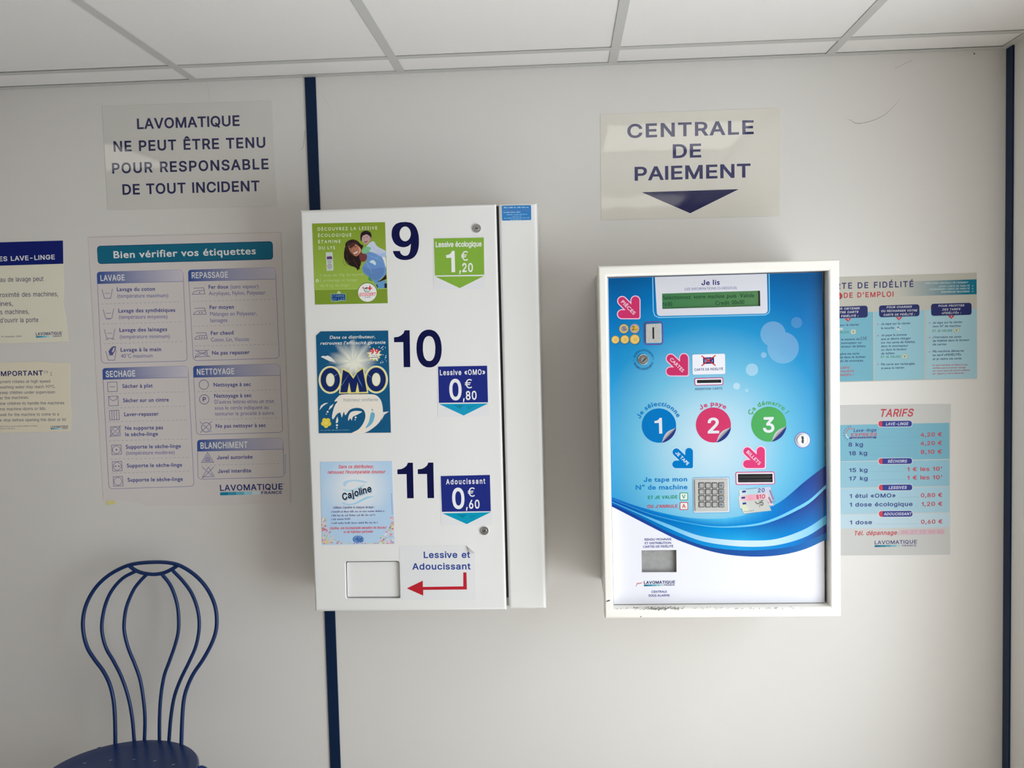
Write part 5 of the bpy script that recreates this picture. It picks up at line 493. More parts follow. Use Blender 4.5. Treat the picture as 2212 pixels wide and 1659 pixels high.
176:[436,[327,502,18,22,16,28,9,31,3,29,-3,31,-9,31,-15,26,-18,23,-22,18,-28,16,-31,9,-29,3,-31,-3,-31,-9,-26,-15,-23,-18,-18,-22,-16,-28,-9,-31,-3,-29,3,-31,9,-31,15,-26,18,-23,22,-18,28,-16,31,-9,29,-3,31,3,31,9,26,15],[166,648,16,16,23,10,24,0,22,-9,18,-17,9,-21,0,-28,-8,-20,-19,-19,-20,-8,-28,0,-21,9,-17,18,-9,22,0,24]],
8217:[259,[59,436,58,22,22,12,21,17,22,24,14,25,9,23,8,50,-1,30,-5,25,-14,30,-12,15,-16,12,-19,8,-34,2,-30,-10,-13,-10,-18,-27,-6,-33,5,-30,16,-26,19,-14,14,-6,-1,-24,-6,-19,-15,-22,-18,-16]],
39:[228,[76,461,76,0,27,155,0,140,-130,0,0,-139]],
40:[363,[332,734,-64,0,-48,-53,-40,-55,-40,-67,-22,-48,-18,-47,-22,-80,-11,-66,-4,-65,4,-67,11,-69,16,-59,20,-55,32,-69,34,-58,39,-52,50,-55,62,0,18,11,-1,20,-34,50,-29,50,-23,51,-22,61,-14,54,-13,81,-5,88,1,77,9,82,9,47,15,56,19,54,26,55,26,47,35,48,1,23]],
41:[363,[31,-231,63,0,50,55,39,54,33,53,22,46,30,79,18,65,10,68,3,74,-3,58,-10,63,-15,54,-25,71,-30,62,-35,58,-38,52,-49,53,-63,0,-17,-10,1,-22,33,-47,29,-50,26,-56,20,-60,13,-49,11,-59,6,-60,3,-57,-3,-81,-6,-60,-11,-59,-14,-54,-20,-56,-26,-56,-27,-48,-34,-48,-1,-22]],
44:[259,[59,-127,61,23,23,13,19,16,22,23,14,23,11,26,6,24,2,25,-2,24,-11,41,-10,17,-14,15,-15,11,-19,7,-25,2,-28,-5,-22,-14,-13,-14,-7,-14,-6,-31,2,-15,7,-22,9,-15,12,-10,22,-10,0,-22,-7,-25,-12,-19,-19,-16]],
46:[259,[174,4,22,22,12,30,0,30,-12,30,-22,22,-30,12,-30,0,-30,-12,-22,-22,-12,-30,0,-30,12,-30,22,-22,30,-12,30,0]],
58:[259,[174,4,22,22,12,30,0,30,-12,30,-22,22,-30,12,-30,0,-30,-12,-22,-22,-12,-30,0,-30,12,-30,22,-22,30,-12,30,0],[160,492,-25,6,-20,-1,-17,-5,-23,-14,-12,-14,-8,-14,-7,-31,6,-31,17,-26,26,-18,30,-7,18,2,16,5,26,18,17,26,6,31,-7,31,-14,22,-14,13]],
59:[259,[61,-124,58,22,22,12,21,17,22,24,14,25,9,23,8,50,-1,30,-5,25,-14,30,-12,15,-16,12,-19,8,-34,2,-30,-10,-13,-10,-18,-27,-6,-33,5,-30,16,-26,19,-14,14,-6,-1,-24,-6,-19,-15,-22,-18,-16],[174,351,22,22,12,28,0,34,-13,29,-22,22,-28,11,-32,0,-29,-12,-22,-21,-12,-29,0,-34,12,-27,22,-23,28,-12,31,0]],
33:[311,[201,4,22,22,12,30,0,30,-12,30,-22,22,-30,12,-30,0,-30,-12,-22,-22,-12,-30,0,-30,12,-30,22,-22,30,-12,30,0],[153,200,14,2,11,8,9,14,6,16,33,217,5,63,0,72,-3,38,-12,53,-9,19,-13,15,-18,11,-19,4,-25,-5,-14,-8,-15,-17,-10,-21,-6,-22,-8,-72,0,-62,3,-55,32,-216,11,-36,16,-15]],
45:[363,[39,173,285,0,0,135,-285,0]],
47:[321,[321,732,-113,-2,-207,-740,113,0]],
43:[624,[373,116,0,196,195,0,0,122,-195,0,0,195,-122,0,0,-195,-196,0,0,-122,196,0,0,-196]],
34:[394,[74,461,76,0,27,155,0,140,-130,0,0,-139],[244,461,76,0,27,155,0,140,-129,0,0,-143]],
}
FONT = {}
for _k, _d in FONTDATA.items():
    FONT[_k] = {}
    for code, rec in _d.items():
        loops = []
        for st in rec[1:]:
            x = y = 0; l = []
            for i in range(0, len(st), 2): x += st[i]; y += st[i + 1]; l.append((x / 1000, y / 1000))
            loops.append(l)
        FONT[_k][chr(code)] = [rec[0] / 1000, loops, None]
    FONT[_k][' '] = [.27 if _k in 'rb' else .3, [], None]
# light humanist letters: the outlines of the font built into the program
def builtin_font(chars):
    d = {}; dg = None
    def width(s_):
        o.data.body = s_; bpy.context.view_layer.update(); return o.dimensions.x
    o = bpy.data.objects.new('letter_source', bpy.data.curves.new('letter_source', 'FONT')); COL.objects.link(o); o.data.size = 1
    w0 = width('HH')
    for chh in chars:
        adv = width('H' + chh + 'H') - w0; o.data.body = chh; bpy.context.view_layer.update()
        cu = o.to_curve(bpy.context.evaluated_depsgraph_get()); loops = []
        for sp in cu.splines:
            b = sp.bezier_points; l = []; m = len(b)
            for i in range(m):
                p, q = b[i], b[(i + 1) % m]; p0, p1, p2, p3 = (Vector(v[:2]) for v in (p.co, p.handle_right, q.handle_left, q.co))
                if (p3 - p0).length < 1e-6: continue
                dd = (p3 - p0).normalized(); off_ = max(abs(dd.x * (v - p0).y - dd.y * (v - p0).x) for v in (p1, p2)); n_ = 1 if off_ < .001 else 4
                l += [tuple(p0 * (1 - t) ** 3 + p1 * 3 * t * (1 - t) ** 2 + p2 * 3 * t * t * (1 - t) + p3 * t ** 3) for t in (k / n_ for k in range(n_))]
            if len(l) > 2: loops.append(l)
        d[chh] = [adv, loops, None]; o.to_curve_clear()
    bpy.data.objects.remove(o); d[' '] = [.3, [], None]; return d
FONT['g'] = builtin_font([c for c in FONT['f'] if c != ' '])
def _grotesk_fix():
    """plain grotesque I, l, i and a flagged 1 without a foot; a J that stays on the line"""
    for k, s_ in (('r', .125), ('b', .19)):
        F = FONT[k]; cap_height = max(p[1] for p in F['H'][1][0]); x_height = max(p[1] for p in F['x'][1][0]); w = s_ * cap_height * .98; ascender = cap_height * 1.02; m = .045
        bar = lambda y0, y1: [(m, y0), (m + w, y0), (m + w, y1), (m, y1)]
        F['I'] = [w + 2 * m, [bar(0, cap_height)], None]; F['l'] = [w + 1.6 * m, [bar(0, ascender)], None]; F['i'] = [w + 1.6 * m, [bar(0, x_height), bar(ascender - w * 1.05, ascender)], None]
        q = [(0, .68 if k == 'b' else .74), (.455 - s_, .68 if k == 'b' else .74), (.455 - s_, 0), (.455, 0), (.455, 1), (.455 - s_ * .76, 1), (.425 - s_ * .8, .92), (.35 - s_ * .8, .86), (.12, .825), (0, .812)]
        F['1'] = [cap_height * .59, [[(x * cap_height + cap_height * .035, y * cap_height) for x, y in q]], None]
    kf = max(p[1] for p in FONT['f']['H'][1][0]) / max(p[1] for p in FONT['b']['H'][1][0])
    FONT['f']['J'] = [FONT['b']['J'][0] * kf, [[(x * kf, y * kf) for x, y in l] for l in FONT['b']['J'][1]], None]
_grotesk_fix()
FONT['g']['€'] = FONT['r']['€']
CAPH = {k: max(p[1] for l in FONT[k]['H'][1] for p in l) for k in FONT}
def _area(l): return .5 * sum(l[i][0] * l[(i + 1) % len(l)][1] - l[(i + 1) % len(l)][0] * l[i][1] for i in range(len(l)))
def _inside(p, l):
    c = False
    for i in range(len(l)):
        a, b = l[i - 1], l[i]
        if (a[1] > p[1]) != (b[1] > p[1]) and p[0] < (b[0] - a[0]) * (p[1] - a[1]) / (b[1] - a[1]) + a[0]: c = not c
    return c
def glyph(k, ch):
    """triangles of a letter: every outer outline is filled with the holes that lie in it"""
    g = FONT[k][ch]
    if g[2] is None:
        g[2] = []; L = g[1]
        depth = [sum(_inside(l[0], m) for m in L if m is not l) for l in L]; start = [sum(len(m) for m in L[:i]) for i in range(len(L))]
        for i, l in enumerate(L):
            if depth[i] % 2: continue
            grp = [i] + [j for j in range(len(L)) if depth[j] == depth[i] + 1 and _inside(L[j][0], l)]
            ix = [start[j] + q for j in grp for q in range(len(L[j]))]
            g[2] += [tuple(ix[q] for q in t) for t in tessellate_polygon([[Vector((x, y, 0)) for x, y in L[j]] for j in grp])]
    return g
class Art:
    """flat print on the real plane y = Y (or on a slanted place given by a point function), laid out from measured picture positions"""
    def __init__(s, Y, ox=0, oy=0, sc=1, w=190, eps=.00007):
        s.Y = Y; s.w = w; s.eps = eps; s.crop(ox, oy, sc); s.reset()
    def crop(s, ox, oy, sc): s.ox, s.oy, s.sc = ox, oy, sc; return s
    def reset(s): s.v = []; s.f = []; s.c = []
    def P(s, x, y):
        p = un(s.ox + x / s.sc, s.oy + y / s.sc, s.Y); return (p.x, p.z)
    def mpx(s, x, y):                       # metres per layout unit here
        a = s.P(x, y); b = s.P(x + 10, y); return math.hypot(a[0] - b[0], a[1] - b[1]) / 10
    def C(s, c):
        return c if len(c) == 4 else A(*c, w=s.w)
    def raw(s, pts, tris, cols, layer):
        k = len(s.v); y = s.Y - s.eps * layer
        s.v += [(p[0], y, p[1]) for p in pts]; s.c += cols
        for t in tris:
            a, b, c = (pts[i] for i in t[:3]); ar = (b[0] - a[0]) * (c[1] - a[1]) - (c[0] - a[0]) * (b[1] - a[1])
            s.f.append(tuple(i + k for i in (t if ar > 0 else reversed(t))))
    def poly(s, pts, col, layer=1, holes=(), r=0, world=False, cf=None):
        pts = list(pts)
        if r: pts = rounded(pts, r)
        loops = [pts] + [list(h) for h in holes]
        flat = [p for l in loops for p in l]
        cols = [s.C(cf(*p)) if cf else s.C(col) for p in flat]
        W = flat if world else [s.P(*p) for p in flat]
        W3 = []; k = 0
        for l in loops: W3.append([Vector((W[k + i][0], W[k + i][1], 0)) for i in range(len(l))]); k += len(l)
        s.raw(W, tessellate_polygon(W3), cols, layer); return s
    def grid(s, quad, nx, ny, cf, layer=1, skip=None):
        """quad: tl,tr,br,bl in layout units; cf(u,v,x,y) colour"""
        a, b, c, d = quad; pts = []; cols = []; keep = []
        for j in range(ny + 1):
            for i in range(nx + 1):
                u, v = i / nx, j / ny
                x = (a[0] * (1 - u) + b[0] * u) * (1 - v) + (d[0] * (1 - u) + c[0] * u) * v
                y = (a[1] * (1 - u) + b[1] * u) * (1 - v) + (d[1] * (1 - u) + c[1] * u) * v
                pts.append((x, y)); cols.append(s.C(cf(u, v, x, y)))
        tr = []
        for j in range(ny):
            for i in range(nx):
                k = j * (nx + 1) + i; q = (k, k + 1, k + nx + 2, k + nx + 1)
                if skip and skip([pts[t] for t in q]): continue
                tr.append(q)
        s.raw([s.P(*p) for p in pts], tr, cols, layer); return s
    def disc(s, cx, cy, r, col, layer=1, ry=None, n=36, rot=0, cin=None):
        ry = ry or r; ca, sa = math.cos(R(rot)), math.sin(R(rot)); pts = []
        for k in range(n):
            a = 2 * math.pi * k / n; x, y = r * math.cos(a), ry * math.sin(a); pts.append((cx + x * ca - y * sa, cy + x * sa + y * ca))
        if cin is None: return s.poly(pts, col, layer)
        W = [s.P(*p) for p in pts] + [s.P(cx, cy)]
        s.raw(W, [(k, (k + 1) % n, n) for k in range(n)], [s.C(col)] * n + [s.C(cin)], layer); return s
    def ring(s, cx, cy, r0, r1, col, layer=1, n=40, a0=0, a1=360):
        full = a1 - a0 >= 360; m = n if full else n + 1; pts = []
        for k in range(m):
            a = R(a0 + (a1 - a0) * k / n)
            for r in (r0, r1): pts.append((cx + r * math.cos(a), cy - r * math.sin(a)))
        q = []
        for k in range(n):
            j = (k + 1) % m; q.append((2 * k, 2 * k + 1, 2 * j + 1, 2 * j))
        s.raw([s.P(*p) for p in pts], q, [s.C(col)] * len(pts), layer); return s
    def line(s, pts, w, col, layer=1, closed=False):
        """constant-width polyline as one mitred strip; w in layout units"""
        n = len(pts); V = [Vector(p) for p in pts]; o = []
        for i in range(n):
            a = (V[i] - V[i - 1]).normalized() if (i > 0 or closed) else None
            b = (V[(i + 1) % n] - V[i]).normalized() if (i < n - 1 or closed) else None
            na = Vector((-a.y, a.x)) if a else None; nb = Vector((-b.y, b.x)) if b else None
            m_ = na if nb is None else nb if na is None else (na + nb)
            if m_.length < 1e-6: m_ = nb
            m_ = m_.normalized(); d = (w / 2) / max(m_.dot(nb if nb else na), .35)
            o += [tuple(V[i] + m_ * d), tuple(V[i] - m_ * d)]
        q = [(2 * i, 2 * i + 1, 2 * ((i + 1) % n) + 1, 2 * ((i + 1) % n)) for i in range(n if closed else n - 1)]
        s.raw([s.P(*p) for p in o], q, [s.C(col)] * len(o), layer); return s
    def strip(s, a, b, ca, cb=None, layer=1, n=40):
        """band between two curves (point lists); colours ca(t) on a, cb(t) on b"""
        def res(p):
            p = catmull(p, 8); L = [0]
            for i in range(1, len(p)): L.append(L[-1] + (p[i] - p[i - 1]).length)
            o = []; j = 0
            for k in range(n + 1):
                t = L[-1] * k / n
                while j < len(L) - 2 and L[j + 1] < t: j += 1
                f = (t - L[j]) / max(L[j + 1] - L[j], 1e-9); o.append(p[j].lerp(p[j + 1], min(max(f, 0), 1)))
            return o
        a, b = res(a), res(b); cb = cb or ca; pts = []; cols = []
        for k in range(n + 1): pts += [tuple(a[k]), tuple(b[k])]; cols += [s.C(ca(k / n)), s.C(cb(k / n))]
        s.raw([s.P(*p) for p in pts], [(2 * k, 2 * k + 1, 2 * k + 3, 2 * k + 2) for k in range(n)], cols, layer); return s
    def dash(s, x0, y0, x1, y1, w=3, on=22, off=20, col=(120, 120, 140), layer=1):
        L = math.hypot(x1 - x0, y1 - y0); t = 0
        while t < L:
            u, v = t / L, min((t + on) / L, 1)
            s.line([(x0 + (x1 - x0) * u, y0 + (y1 - y0) * u), (x0 + (x1 - x0) * v, y0 + (y1 - y0) * v)], w, col, layer); t += on + off
        return s
    def text(s, t, x0, y0, x1, y1, cap, col, st='b', layer=2, shear=0, asp=None, world=None):
        a = Vector(s.P(x0, y0)); b = Vector(s.P(x1, y1)); W = (b - a).length; d = (b - a) / W; up = Vector((-d.y, d.x))
        sy = cap * s.mpx((x0 + x1) / 2, (y0 + y1) / 2) / CAPH[st]
        adv = 0; xs = []; ink0 = None; ink1 = 0
        for ch in t:
            g = FONT[st].get(ch) or FONT[st][' ']; xs.append(adv)
            if g[1]:
                mn = min(p[0] for l in g[1] for p in l); mx = max(p[0] for l in g[1] for p in l)
                if ink0 is None: ink0 = mn
                ink1 = adv + mx
            adv += g[0]
        w0 = ink1 - ink0; tr = 0
        if asp: sx = sy * asp; tr = (W / sx - w0) / max(len(t) - 1, 1)
        else: sx = W / w0
        cc = s.C(col)
        for i, ch in enumerate(t):
            if ch == ' ' or ch not in FONT[st]: continue
            g = glyph(st, ch); off = xs[i] - ink0 + tr * i
            pts = [a + d * ((p[0] + off) * sx + p[1] * sy * shear) + up * (p[1] * sy) for l in g[1] for p in l]
            s.raw([tuple(p) for p in pts], g[2], [cc] * len(pts), layer)
        return s
    def arctext(s, t, cx, cy, r, a0, a1, cap, col, st='f', layer=2, inside=False):
        """letters standing on a circle from angle a0 to a1 (degrees, counter-clockwise positive, y up)"""
        m = s.mpx(cx, cy); sy = cap * m / CAPH[st]; adv = [FONT[st].get(c, FONT[st][' '])[0] for c in t]; T = sum(adv)
        arc = abs(R(a1 - a0)) * r * m; sx = arc / T; c0 = Vector(s.P(cx, cy)); x = 0; cc = s.C(col)
        for ch, ad in zip(t, adv):
            if ch != ' ' and ch in FONT[st]:
                g = glyph(st, ch); mid = R(a0 + (a1 - a0) * (x + ad / 2) / T); rad = Vector((math.cos(mid), math.sin(mid)))
                tan = Vector((math.sin(mid), -math.cos(mid))) * (1 if a1 < a0 else -1); up = rad if a1 < a0 else -rad
                o = c0 + rad * r * m
                pts = [o + tan * ((p[0] - ad / 2) * sx) + up * (p[1] * sy) for l in g[1] for p in l]
                s.raw([tuple(p) for p in pts], g[2], [cc] * len(pts), layer)
            x += ad
        return s
    def scribble(s, x0, y0, x1, y1, h, col, layer=2, w=None, seed=1):
        """print too small to read: word-like runs of fine strokes"""
        rd = random.Random(seed); L = x1 - x0; x = 0; w = w or h * .28
        while x < L:
            n = rd.randint(3, 8)
            for _ in range(n):
                if x > L: break
                hh = h * rd.choice((.6, .6, .75, 1)); u = x / L; X = x0 + x; Y = y0 + (y1 - y0) * u
                s.poly([(X, Y), (X + w, Y), (X + w, Y - hh), (X, Y - hh)], col, layer); x += w * 1.7
            x += h * .5
        return s
    def build(s, name, m, parent=None, label=None):
        o = obj(name, s.v, s.f, m, parent, s.c, label=label); s.reset(); return o
def sheet(art, corners, col, name, m, parent=None, thick=.0006, cf=None, label=None, Yb=None):
    """a thin sheet lying on the plane behind: corners in layout units, ccw or cw; its front is art.Y"""
    W = [art.P(*p) for p in corners]
    ar = sum(W[i][0] * W[(i + 1) % len(W)][1] - W[(i + 1) % len(W)][0] * W[i][1] for i in range(len(W)))
    if ar < 0: W = W[::-1]
    b = Mb().slab(W, art.Y, art.Y + thick, r=0, back=False)
    o = obj(name, b.v, b.f, m, parent, [art.C(col)] * len(b.v), label=label); return o
def logo(a, x0, y0, x1, y1, cap, bar=(0, .62), navy=(45, 50, 100)):
    """the LAVOMATIQUE FRANCE mark: word, stepped teal bar, small FRANCE"""
    a.text('LAVOMATIQUE', x0, y0, x1, y1, cap, navy, 'b')
    n = 5; h = cap * .52; g = cap * .22; W = x1 - x0; S = (y1 - y0) / W
    cols = [(20, 110, 140), (45, 130, 155), (85, 155, 175), (130, 180, 192), (175, 200, 208)]
    for k in range(n):
        u0 = x0 + W * .64 * k / n; u1 = x0 + W * .64 * (k + 1) / n
        a.poly([(u0, y0 + (u0 - x0) * S + g), (u1, y0 + (u1 - x0) * S + g), (u1, y0 + (u1 - x0) * S + g + h), (u0, y0 + (u0 - x0) * S + g + h)], cols[k], 2)
    xf = x0 + W * .66
    a.text('FRANCE', xf, y0 + (xf - x0) * S + g + h * .95, x1 - W * .01, y1 + g + h * .95, h * .95, navy, 'b')
    a.text('’', x1 + cap * .05, y1 - cap * .5, x1 + cap * .2, y1 - cap * .5, cap * .5, navy, 'r')
# ================================================================ THE ROOM
XL, XR = -2.64, 2.2870
T1 = .1489 ; MOD = .6 ; BW = .012
wb = Mb().box(XL - .1, XR + .1, 0, .12, 0, H + .25).build('wall_front', M['wall']); tag(wb, kind='structure')
wr = Mb(); wy0, wy1, wz0, wz1 = WIN; TOP = H + .25
for (a, b, c, d) in ((BACK, wy0, 0, TOP), (wy1, 0, 0, TOP), (wy0, wy1, 0, wz0), (wy0, wy1, wz1, TOP)): wr.box(XR, XR + .12, a, b, c, d)
tag(wr.build('wall_right', M['wall']), kind='structure')
tag(Mb().box(XL - .1, XL, BACK, 0, 0, TOP).build('wall_left', M['wall2']), kind='structure')
tag(Mb().box(XL - .1, XR + .12, BACK - .1, BACK, 0, TOP).build('wall_back', M['wall2']), kind='structure')
wn = empty('window_1', (XR + .09, wy0, wz0), kind='structure'); wf = Mb(); t = .05
for q in ((wy0, wy0 + t, wz0, wz1), (wy1 - t, wy1, wz0, wz1), (wy0 + t, wy1 - t, wz1 - t, wz1), (wy0 + t, wy1 - t, wz0, wz0 + t), ((wy0 + wy1) / 2 - .03, (wy0 + wy1) / 2 + .03, wz0 + t, wz1 - t)):
    wf.box(XR + .075, XR + .115, *q)
wf.build('window_frame', M['frame'], wn)
# floor with square tiles
fl = tag(Mb().box(XL, XR, BACK, 0, -.05, -.003).build('floor', M['joint']), kind='structure')
tm = None
n = 0
for i in range(17):
    for j in range(15):
        a, b = XL + i * .3, min(XL + (i + 1) * .3, XR); c, d = -(j + 1) * .3, -j * .3
        if c < BACK or b - a < .05: 
            c = max(c, BACK)
            if b - a < .05 or d - c < .04: continue
        if tm is None or abs(b - a - .3) > .001 or abs(d - c - .3) > .001:
            me = Mb().box(a + .0015, b - .0015, c + .0015, d - .0015, -.004, 0); o = me.build('floor_tile', M['floor'], fl)
            if tm is None: tm = o; tm0 = (a, c)
        else:
            o = tm.copy(); COL.objects.link(o); o.location = (a - tm0[0], c - tm0[1], 0)
# suspended ceiling: tiles resting on a lacquered grid, wall angle all round
ce = tag(Mb().box(XL, XR, BACK, 0, H + .05, H + .25).build('ceiling', M['plenum']), kind='structure')
xs = [XL] + [MOD * k for k in range(-4, 4)] + [XR]
ys = [0, -T1] + [-T1 - MOD * k for k in range(1, 7)] + [BACK]
rd = random.Random(3)
LAMPS = {(1.2, 2), (-1.2, 2), (1.2, 5), (-1.2, 5)}
lamps = []
for i in range(len(xs) - 1):
    for j in range(len(ys) - 1):
        xa, xb, yb, ya = xs[i], xs[i + 1], ys[j], ys[j + 1]
        if (round(xa, 2), j) in LAMPS: lamps.append((xa, xb, ya, yb)); continue
        g = .0035
        z = H + .0021 + rd.uniform(0, .0013)
        Mb().box(xa + g, xb - g, ya + g, yb - g, z, z + .015).build('ceiling_tile', M['tile'], ce)
for k in range(-4, 4):
    Mb().box(MOD * k - BW, MOD * k + BW, BACK, -.0235, H, H + .0012).box(MOD * k - .0008, MOD * k + .0008, BACK, -.01, H + .0012, H + .034).build('grid_bar', M['bar'], ce)
for j in range(1, len(ys) - 1):
    for i in range(len(xs) - 1):
        a, b = xs[i] + BW, xs[i + 1] - BW
        Mb().box(a, b, ys[j] - BW, ys[j] + BW, H + .0002, H + .0013).box(a, b, ys[j] - .0008, ys[j] + .0008, H + .0013, H + .03).build('grid_bar', M['bar'], ce)
for q in ((XL, XR, -.0235, 0), (XL, XR, BACK, BACK + .024)):
    Mb().box(*q, H - .0003, H + .0012).box(q[0], q[1], (-.0012 if q[3] == 0 else BACK), (0 if q[3] == 0 else BACK + .0012), H + .0012, H + .03).build('wall_angle', M['bar'], ce)
for q in ((XR - .0235, XR), (XL, XL + .0235)):
    Mb().box(q[0], q[1], BACK + .02, -.0236, H - .0005, H + .0010).build('wall_angle', M['bar'], ce)
places = {(1, -1): 'square ceiling light panel set in the grid above the payment terminal', (-1, -1): 'square ceiling light panel set in the grid above the blue chair',
          (1, -2): 'square ceiling light panel in the back half near the shop front', (-1, -2): 'square ceiling light panel in the back half far from the shop front'}
for (xa, xb, ya, yb) in lamps:
    key = (1 if xa > 0 else -1, -1 if yb > -1.5 else -2)
    e = empty('ceiling_light', ((xa + xb) / 2, (ya + yb) / 2, H), places[key], 'ceiling light', 'recessed ceiling light panels')
    fr = Mb(); g = .013
    for q in ((xa + g, xb - g, ya + g, ya + g + .02), (xa + g, xb - g, yb - g - .02, yb - g), (xa + g, xa + g + .02, ya + g + .02, yb - g - .02), (xb - g - .02, xb - g, ya + g + .02, yb - g - .02)):
        fr.box(*q, H + .002, H + .03)
    fr.build('frame', M['bar'], e)
    Mb().box(xa + g + .02, xb - g - .02, ya + g + .02, yb - g - .02, H + .008, H + .012).build('diffuser', M['lamp'], e)
# blue joint covers: one on the front wall, one in the corner on the right wall
SX0 = (un(658.2, 172).x + un(668.3, 420).x + un(702.4, 1330).x + un(714.5, 1659).x) / 4; SX1 = (un(682.5, 172).x + un(724.6, 1330).x + un(736, 1659).x) / 3
j1 = Mb().slab(rect(SX0, SX1, 0.0, H - .001), -.005, 0, r=.0012).build('trim_1', M['blue']); tag(j1, kind='structure')
b = Mb(); b.box(XR - .005, XR, -.0405, -.0042, 0, H - .001); b.build('trim_2', M['blue']); tag(bpy.data.objects['trim_2'], kind='structure')
# scuffs and a nail hole on the wall (children of the wall)
a = Art(-.0002, 1800, 200, 11.06, w=190)
sm = (158, 155, 145)
pts = catmull([(300, 655), (400, 650), (470, 700), (560, 735), (700, 725), (900, 680), (1100, 600), (1280, 490), (1420, 350), (1580, 175)], 5)
ws = [4 + 20 * math.sin(math.pi * i / len(pts)) * (1.2 if i < len(pts) * .4 else .8) for i in range(len(pts))]
for i in range(len(pts) - 1):
    t = (pts[i + 1] - pts[i]).normalized(); nn = Vector((-t.y, t.x))
    a.raw([a.P(*(pts[i] + nn * ws[i] / 2)), a.P(*(pts[i] - nn * ws[i] / 2)), a.P(*(pts[i + 1] - nn * ws[i + 1] / 2)), a.P(*(pts[i + 1] + nn * ws[i + 1] / 2))], [(0, 1, 2, 3)], [a.C(sm)] * 4, 1)
a.crop(1652, 0, 3.95).disc(1788, 458, 7, (95, 92, 86), 1, ry=8)
a.line([(1110, 585), (1200, 540), (1260, 515)], 5, (168, 165, 155), 1)
a.crop(200, 200, 5.027).line([(1240, -160), (1275, 130), (1262, 160)], 3, (172, 168, 160), 1)
a.crop(0, 0, 1).line(catmull([(650, 323), (655, 316), (657, 300), (659, 282)], 4), 1.3, (158, 154, 148), 1)
a.crop(0, 0, 1).line(catmull([(632, 172), (660, 184), (690, 200), (706, 222), (718, 242)], 5), 1.0, (182, 179, 173), 1)
a.build('scuff_mark', M['paper'], wb)
# ================================================================ NOTICES ON THE WALL (left of the dispenser)
NAVY = (28, 34, 84)
def notice(name, a, corners, col, m, label, cat='poster', thick=.0006, film=False, group=None):
    W = [a.P(*p) for p in corners]; cx = sum(p[0] for p in W) / len(W); cz = min(p[1] for p in W)
    e = empty(name, (cx, a.Y, cz), label, cat, group); sheet(a, corners, col, 'sheet', m, e, thick); return e
# --- big responsibility sign, glossy film
a = Art(-.0008, 200, 200, 5.027, w=176)
e = notice('responsibility_sign', a, [(105, 150), (1945, 88), (2000, 1230), (165, 1275)], (168, 166, 161), M['film'],
           'glossy plastic sign reading LAVOMATIQUE NE PEUT ÊTRE TENU POUR RESPONSABLE DE TOUT INCIDENT', 'sign')
D = (9, 12, 60)
a.text('LAVOMATIQUE', 485, 398, 1598, 362, 112, D, 'b', asp=1.04)
a.text('NE PEUT ÊTRE TENU', 230, 643, 1877, 598, 112, D, 'b', asp=1.04)
a.text('POUR RESPONSABLE', 215, 880, 1912, 832, 112, D, 'b', asp=1.04)
a.text('DE TOUT INCIDENT', 327, 1111, 1815, 1070, 112, D, 'b', asp=1.04)
a.build('lettering', M['film'], e)
# --- payment centre sign
a = Art(-.0008, 1280, 220, 5.027, w=196)
e = notice('payment_sign', a, [(83, 135), (2035, 65), (2030, 1240), (95, 1285)], (194, 190, 181), M['film'],
           'glossy plastic sign reading CENTRALE DE PAIEMENT over a blue down arrow', 'sign')
D = (12, 16, 76)
a.text('CENTRALE', 378, 394, 1750, 350, 150, D, 'b', asp=1.27)
a.text('DE', 872, 612, 1180, 603, 150, D, 'b', asp=1.27)
a.text('PAIEMENT', 458, 857, 1716, 820, 150, D, 'b', asp=1.27)
a.build('lettering', M['film'], e)
a.poly([(535, 982), (1588, 948), (1060, 1210)], (8, 12, 66), 1); a.build('arrow', M['film'], e)
# --- washing machine notice (left edge)
a = Art(-.0008, 0, 480, 3.456, w=182)
e = notice('washing_machine_notice', a, [(-800, 172), (470, 137), (473, 310), (478, 480), (470, 600), (492, 720), (508, 890), (380, 895), (-800, 925)], (196, 188, 172), M['gloss'],
           'laminated notice with a navy band ending LAVE-LINGE, upper one at the left edge', 'poster')
a.poly([(-800, 172), (470, 137), (473, 310), (-800, 350)], (14, 26, 92), 1); a.build('header_band', M['gloss'], e)
a.text('ES LAVE-LINGE', -6, 292, 410, 277, 34, (215, 210, 200), 'b')
t = (62, 62, 92)
a.text('au de lavage peut', 2, 446, 325, 439, 34, t, 'r'); a.text('roximité des machines,', 2, 560, 435, 552, 34, t, 'r')
a.text('ines,', 2, 626, 97, 623, 34, t, 'r'); a.text('s machines,', 2, 688, 218, 683, 34, t, 'r'); a.text('d’ouvrir la porte', 2, 750, 287, 745, 34, t, 'r')
a.text('19 novembre 2000', 8, 860, 160, 857, 11, t, 'r')
logo(a, 268, 846, 462, 839, 22); a.build('lettering', M['gloss'], e)
# --- English notice below
a = Art(-.0008, 0, 480, 3.456, w=182)
e = notice('safety_notice', a, [(-800, 1070), (330, 1040), (400, 1052), (520, 1047), (522, 1300), (532, 1440), (527, 1560), (-800, 1590)], (194, 184, 166), M['gloss'],
           'laminated English notice headed IMPORTANT at the left edge, below the navy band notice', 'poster')
a.text('IMPORTANT', -8, 1150, 322, 1143, 36, (40, 42, 84), 'b'); a.text('(1)', 328, 1128, 358, 1127, 18, (90, 90, 110), 'r'); a.text(':', 377, 1143, 387, 1143, 30, t, 'r')
for s_, x, y in (('pment rotates at high speed', 375, 1200), ('washing water may reach 90°C,', 412, 1240), ('keep children under supervision', 410, 1281), ('er the machines.', 215, 1321),
                 ('low children to handle the machines', 480, 1362), ('me machine doors or lids.', 345, 1404), ('wait for the machine to come to a', 440, 1446), ('e stop before opening the door or lid', 490, 1486)):
    a.text(s_, 0, y + 2, x, y - 3, 21, (78, 76, 96), 'r')
